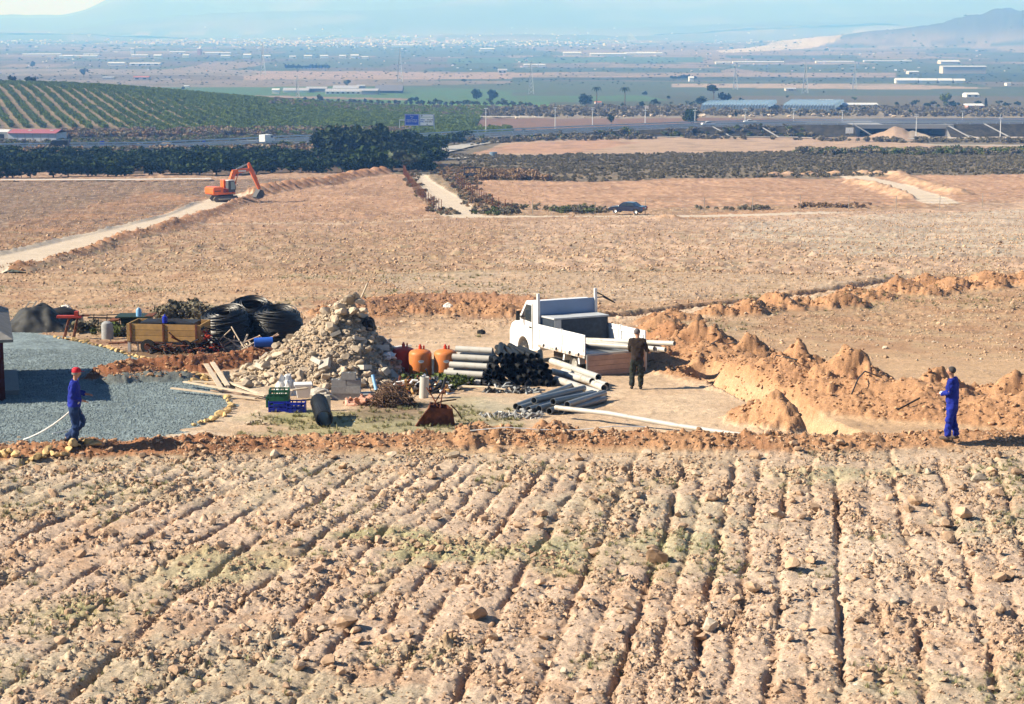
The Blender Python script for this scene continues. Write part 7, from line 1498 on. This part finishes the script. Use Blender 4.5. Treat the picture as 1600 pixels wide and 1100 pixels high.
B(1077, 1084, 127.5, 8, 'tiny white house within the dark clump of trees', BW, RW, 5); B(287, 295, 136.5, 3, 'tiny white hut under a small arching tree', BW, RW, 3)
B(1400, 1434, 130, 8, 'first of four white sheds in a row at the right', BW, RW, 4, .45); B(1436, 1464, 130, 7.5, 'second of four white sheds in a row at the right', BW, RW, 4, .45); B(1467, 1488, 130, 7.5, 'third of four white sheds in a row at the right', BW, RW, 4, .45); B(1491, 1508, 130, 7, 'last of four white sheds in a row at the right', BW, RW, 4, .45)
B(1473, 1541, 115, 12, 'large pale warehouse on the far right plain', BT, RW, 9, .1, 0); B(1470, 1500, 100, 6, 'faint pale hall behind the large warehouse', BT, RW, 12, .4); B(1420, 1436, 116, 5, 'small pale hall left of the large warehouse', BT, RW, 8)
B(1510, 1530, 152, 7, 'low white farmhouse on the right above the orchards', BW, RW, 6, .4, 2); B(1318, 1372, 169.5, 7, 'long low white shed behind the solar array', BW, RW, 5, .35, 6); B(1283, 1302, 165, 8, 'white chapel like house left of the long white shed', BW, RW, 5, .3, 2); B(1252, 1278, 165.5, 7, 'low brick red building left of the white house', BP, RR, 6, .4, 2)
B(1512, 1538, 171, 9, 'pink farmhouse with white front among the orchards', BP, RW, 6, .3, 3); B(1548, 1572, 173, 4, 'low pale shed right of the pink farmhouse', BW, RW, 5); B(1228, 1244, 142, 5, 'small grey stone barn in the pale field', BT, RG, 5, .4, 1); B(1573, 1580, 134, 5, 'tiny white house at the right edge of the plain', BW, RG, 4); B(930, 940, 162.5, 4, 'low cottage with orange roof beside the palms', BW, RR, 5, .4)
for k in range(3): B(818 + k * 12, 828 + k * 12, 104.5, 4.5, 'small pale house, %s of three close together in the plain' % ('left', 'middle', 'right')[k], BW, RW, 7)
for x0, w, pyb, h in ((1118, 24, 100, 3.6), (1145, 80, 99, 3.2), (1275, 60, 98.5, 3.2), (1350, 75, 96.5, 2.6), (1000 - 5, 30, 84, 3), (880, 28, 87, 6), (922, 56, 88, 5), (975, 60, 86, 4), (612, 34, 73, 3.4), (750, 22, 80, 5), (35, 60, 87, 3.4), (92, 60, 90, 3.4), (130, 24, 87, 3), (320, 40, 85, 3.4), (265, 24, 83, 3), (205, 26, 89, 4), (100, 14, 91, 5), (240, 12, 91, 6), (285, 10, 90, 5), (345, 14, 90, 4), (380, 12, 90, 6), (410, 12, 91, 5), (452, 10, 91, 4), (475, 12, 91, 5), (500, 12, 91, 5), (530, 10, 91, 5), (548, 12, 91, 6), (565, 10, 92, 4)):
    B(x0, x0 + w, pyb, h, 'long pale industrial hall in the hazy middle of the plain' if w > 20 else 'small white building in the line of houses across the hazy plain', BW, RW, 5, .3, 0, 'industrial_hall' if w > 20 else 'far_house', 'building', 'pale halls across the hazy plain' if w > 20 else 'small white buildings across the hazy plain')
for px, h, lb in ((207, 11, 'slim pale tower block on the left of the hazy plain'), (311, 11, 'slim reddish tower block on the hazy plain')): B(px - 2.5, px + 2.5, 86, h, lb, BW if px < 300 else BP, RW, 8, .1, 0, 'tower_block')
rd = random.Random(3); nh = 0
hm_w = MB().box(-.5, .5, -.5, .5, -.3, .75).mesh('wall', mat('far_pale_wall', (.60, .59, .57), .8)); hm_w2 = MB().box(-.5, .5, -.5, .5, -.3, .75).mesh('wall', mat('far_cream_wall', (.48, .41, .35), .8)); hm_r = MB().add([(-.55, -.55, .75), (.55, -.55, .75), (.55, .55, .75), (-.55, .55, .75), (-.55, 0, 1.05), (.55, 0, 1.05)], [(0, 1, 5, 4), (2, 3, 4, 5), (1, 2, 5), (3, 0, 4)]).mesh('roof', mat('far_roof', (.50, .30, .22), .8)); hm_r2 = hm_r.copy(); hm_r2.materials.clear(); hm_r2.materials.append(RW)
def tiny(px, py, w, h, lb, gp):
    q = PF_(px, py); s = scale_at(q.y, q.z); t = thing('far_house', lb, 'house', q, rd.uniform(-.5, .5), gp); t.scale = (w / s, w / s, h / s); obj('wall', rd.choice((hm_w, hm_w, hm_w2)), t); obj('roof', rd.choice((hm_r, hm_r2)), t)
for _ in range(215):   # the town at the foot of the mountains
    px = rd.choice((rd.gauss(470, 85), rd.gauss(560, 70), rd.gauss(330, 90), rd.gauss(700, 50), rd.gauss(40, 60), rd.uniform(0, 800))); py = rd.gauss(66.5, 2.6)
    if py < 60 or py > 74: continue
    tiny(px, py, rd.uniform(2, 5), rd.uniform(1.6, 3.2), 'pale house of the hazy town at the foot of the mountains', 'houses of the hazy town')
for _ in range(85):
    px = rd.uniform(0, 1600); py = rd.uniform(76, 112)
    tiny(px, py, rd.uniform(1.6, 3.8), rd.uniform(1.2, 2.2), 'tiny white farmhouse dotted on the far plain', 'white farmhouses dotted over the far plain')
q1 = []; s1 = []
for _ in range(750):
    px = rd.choice((rd.gauss(450, 110), rd.gauss(600, 110), rd.uniform(-50, 1250), rd.gauss(880, 60))); py = rd.gauss(67, 4)
    if py < 58 or py > 84: continue
    q = PF_(px, py); q1.append(q[:]); s = scale_at(q.y); s1.append((rd.uniform(1.4, 3.6) / s, 8, rd.uniform(1.0, 2.1) / s))
tag(scatter('far_town', [hm_w, hm_w2, hm_w], q1, s1, tilt=0), 'mass of pale houses of the hazy town too small to tell apart', 'town')
# greenhouse / solar rows
GHM = mat('solar_glass', (.36, .46, .58), .25, metal=.3, spec=.8)
for (xa, xb, ya, yb, nn, lb) in ((1095, 1215, 177, 168.5, 12, 'left array of tilted bluish greenhouse roofs beyond the highway'), (1222, 1320, 178, 167.5, 12, 'right array of tilted bluish greenhouse roofs beyond the highway')):
    q0 = P((xa + xb) / 2, (ya + yb) / 2); q0.z = far_z(q0.x, q0.y); t = thing('greenhouse', lb, 'greenhouse', q0)
    nn = 22 if xa < 1200 else 18; fl = P(xa, ya); fr2 = P(xb - 14, ya); bl = P(xa + 14, yb); br = P(xb, yb)
    for v in (fl, fr2, bl, br): v.z = far_z(v.x, v.y)
    for k in range(nn):
        f0, f1 = k / nn, (k + .86) / nn; A0, A1, B0, B1 = fl.lerp(fr2, f0) - q0, fl.lerp(fr2, f1) - q0, bl.lerp(br, f0) - q0, bl.lerp(br, f1) - q0; up = Vector((0, 0, 2.0)); rg = Vector((0, 0, 3.9))
        MB().add([A0, A1, B1, B0, A0 + up, A1 + up, B1 + up, B0 + up, (A0 + A1) / 2 + rg, (B0 + B1) / 2 + rg], [(0, 1, 5, 8, 4), (2, 3, 7, 9, 6), (4, 8, 9, 7), (8, 5, 6, 9), (1, 2, 6, 5), (3, 0, 4, 7)]).build('bay', GHM, t)
# rocks on the low bank beyond the highway
BRK = mat('bank_rock', (.52, .43, .34), .9, var=.25, scale=.3); RKB = []
for k in range(4): m = rock_mesh('boulder', 240 + k, 2, .3, .6); m.materials.append(BRK); RKB.append(m)
for i in range(70):
    px = rd.choice((rd.uniform(560, 800), rd.uniform(800, 1100), rd.uniform(800, 1060), rd.uniform(1090, 1340), rd.uniform(1090, 1420))); q = PF_(px, 183.5 - (3 if px < 800 else 0) + rd.uniform(-1.5, 1.2)); w = rd.uniform(5, 15 if px > 1090 else 9) / scale_at(q.y)
    o = obj('boulder', rd.choice(RKB), None, (q.x, q.y, q.z + w * .12), (rd.uniform(-.2, .2), rd.uniform(-.2, .2), rd.uniform(0, 6)), (w, w * .7, w * .75)); tag(o, 'pale boulder heap on the low bank, %s' % ('right below the greenhouse rows' if px > 1090 else ('left of the round tree' if px > 800 else 'above the highway sign')), 'boulder', 'pale boulders on the low bank')
# small things by the farm road
q = G(738, 281); t = thing('iron_cage', 'black iron frame gate box at the lower left corner of the scrub', 'gate', q); s = 1 / scale_at(q.y, q.z)
m = MB()
for xx in (-13, -4, 4, 13): m.tube([(xx * s, 0, 0), (xx * s, 0, 18 * s)], .07, 5).tube([(xx * s, 1.6, 0), (xx * s, 1.6, 18 * s)], .07, 5)
m.build('post', DARKM, t); m = MB(); [m.tube([(-13 * s, yy, z_ * s), (13 * s, yy, z_ * s)], .06, 5) for yy in (0, 1.6) for z_ in (17.5, 8)]; m.build('rail', DARKM, t); MB().box(-12.5 * s, 12.5 * s, .1, 1.5, 0, 6.5 * s).build('base', DARKM, t)
q = PF_(771, 244); s = 1 / scale_at(q.y); o = MB().lathe([(6 * s, 0), (6 * s, 6.5 * s), (.01, 6.6 * s)], 16).build('water_tank', mat('tank_blue', (.16, .24, .34), .5), smooth=True); o.location = q; tag(o, 'small round blue water tank by the scrub', 'water tank')
# wire fences
def fence(pts, step, h, label, mt=None):
    q = [Vector((*p_, 0)) for p_ in PP(pts)]; q, _ = resample(q, [0] * len(q), step); C = [Vector((a.x, a.y, gz(a.x, a.y))) for a in q]; t = thing('wire_fence', label, 'fence', C[0]); c0 = C[0]; mt = mt or mat('fence_steel', (.36, .34, .30), .6)
    pm = MB().tube([(0, 0, -.1), (0, 0, h)], .045, 5).mesh('post', mt)
    for c in C: obj('post', pm, t, c - c0)
    m = MB()
    for k in range(5):
        zz = h * (.18 + .2 * k); m.tube([c - c0 + Vector((0, 0, zz)) for c in C], .012, 3, cap=False)
    m.build('wire', mt, t)
fence([(1008, 334), (1100, 333), (1250, 330), (1400, 326), (1600, 320)], 5.5, 1.9, 'long wire fence on thin posts right of the blue car'); fence([(832, 336), (930, 335)], 4.5, 1.6, 'short wire fence left of the blue car')
fence([(630, 272), (640, 290), (662, 318), (690, 333)], 3.2, 1.7, 'dark wire fence down the left side of the farm road', RUST); fence([(712, 290), (760, 322), (800, 333)], 3.5, 1.6, 'rusty wire fence right of the farm road', RUST)
# smoke column
smm = bpy.data.materials.new('smoke'); smm.use_nodes = True; nt = smm.node_tree; nt.nodes.clear(); v_ = nt.nodes.new('ShaderNodeVolumePrincipled'); v_.inputs['Color'].default_value = (.95, .95, .97, 1); v_.inputs['Density'].default_value = .006; oo = nt.nodes.new('ShaderNodeOutputMaterial'); nt.links.new(v_.outputs[0], oo.inputs['Volume'])
q = PF_(985, 80); s = 1 / scale_at(q.y); m = MB().tube([(0, 0, 0), (3 * s, 0, 8 * s), (-2 * s, 0, 15 * s), (6 * s, 0, 22 * s)], [1.5 * s, 3.5 * s, 7 * s, 11 * s], 10); o = m.build('smoke', smm); o.location = q; tag(o, 'pale smoke rising from the hazy plain', 'smoke', kind='stuff')
print('d5', time.time() - _t0)
# ---------------------------------------------------------------- haze
hb_ = bmesh.new(); bmesh.ops.create_cube(hb_, size=1.0); hme = bpy.data.meshes.new('haze'); hb_.to_mesh(hme); hb_.free()
ho = bpy.data.objects.new('haze', hme); link(ho); ho.scale = (30000, 30000, 760); ho.location = (0, 15000 - 60, 760 / 2 - 70); tag(ho, kind='stuff')
hm = bpy.data.materials.new('haze'); hm.use_nodes = True; nt = hm.node_tree; nt.nodes.clear()
vo = nt.nodes.new('ShaderNodeVolumePrincipled'); oo = nt.nodes.new('ShaderNodeOutputMaterial'); nt.links.new(vo.outputs[0], oo.inputs['Volume'])
vo.inputs['Color'].default_value = (0.17, 0.43, 1.0, 1); vo.inputs['Absorption Color'].default_value = (1, 1, 1, 1); vo.inputs['Density'].default_value = 0.00028; vo.inputs['Anisotropy'].default_value = 0.0
hme.materials.append(hm)
print('total', time.time() - _t0)
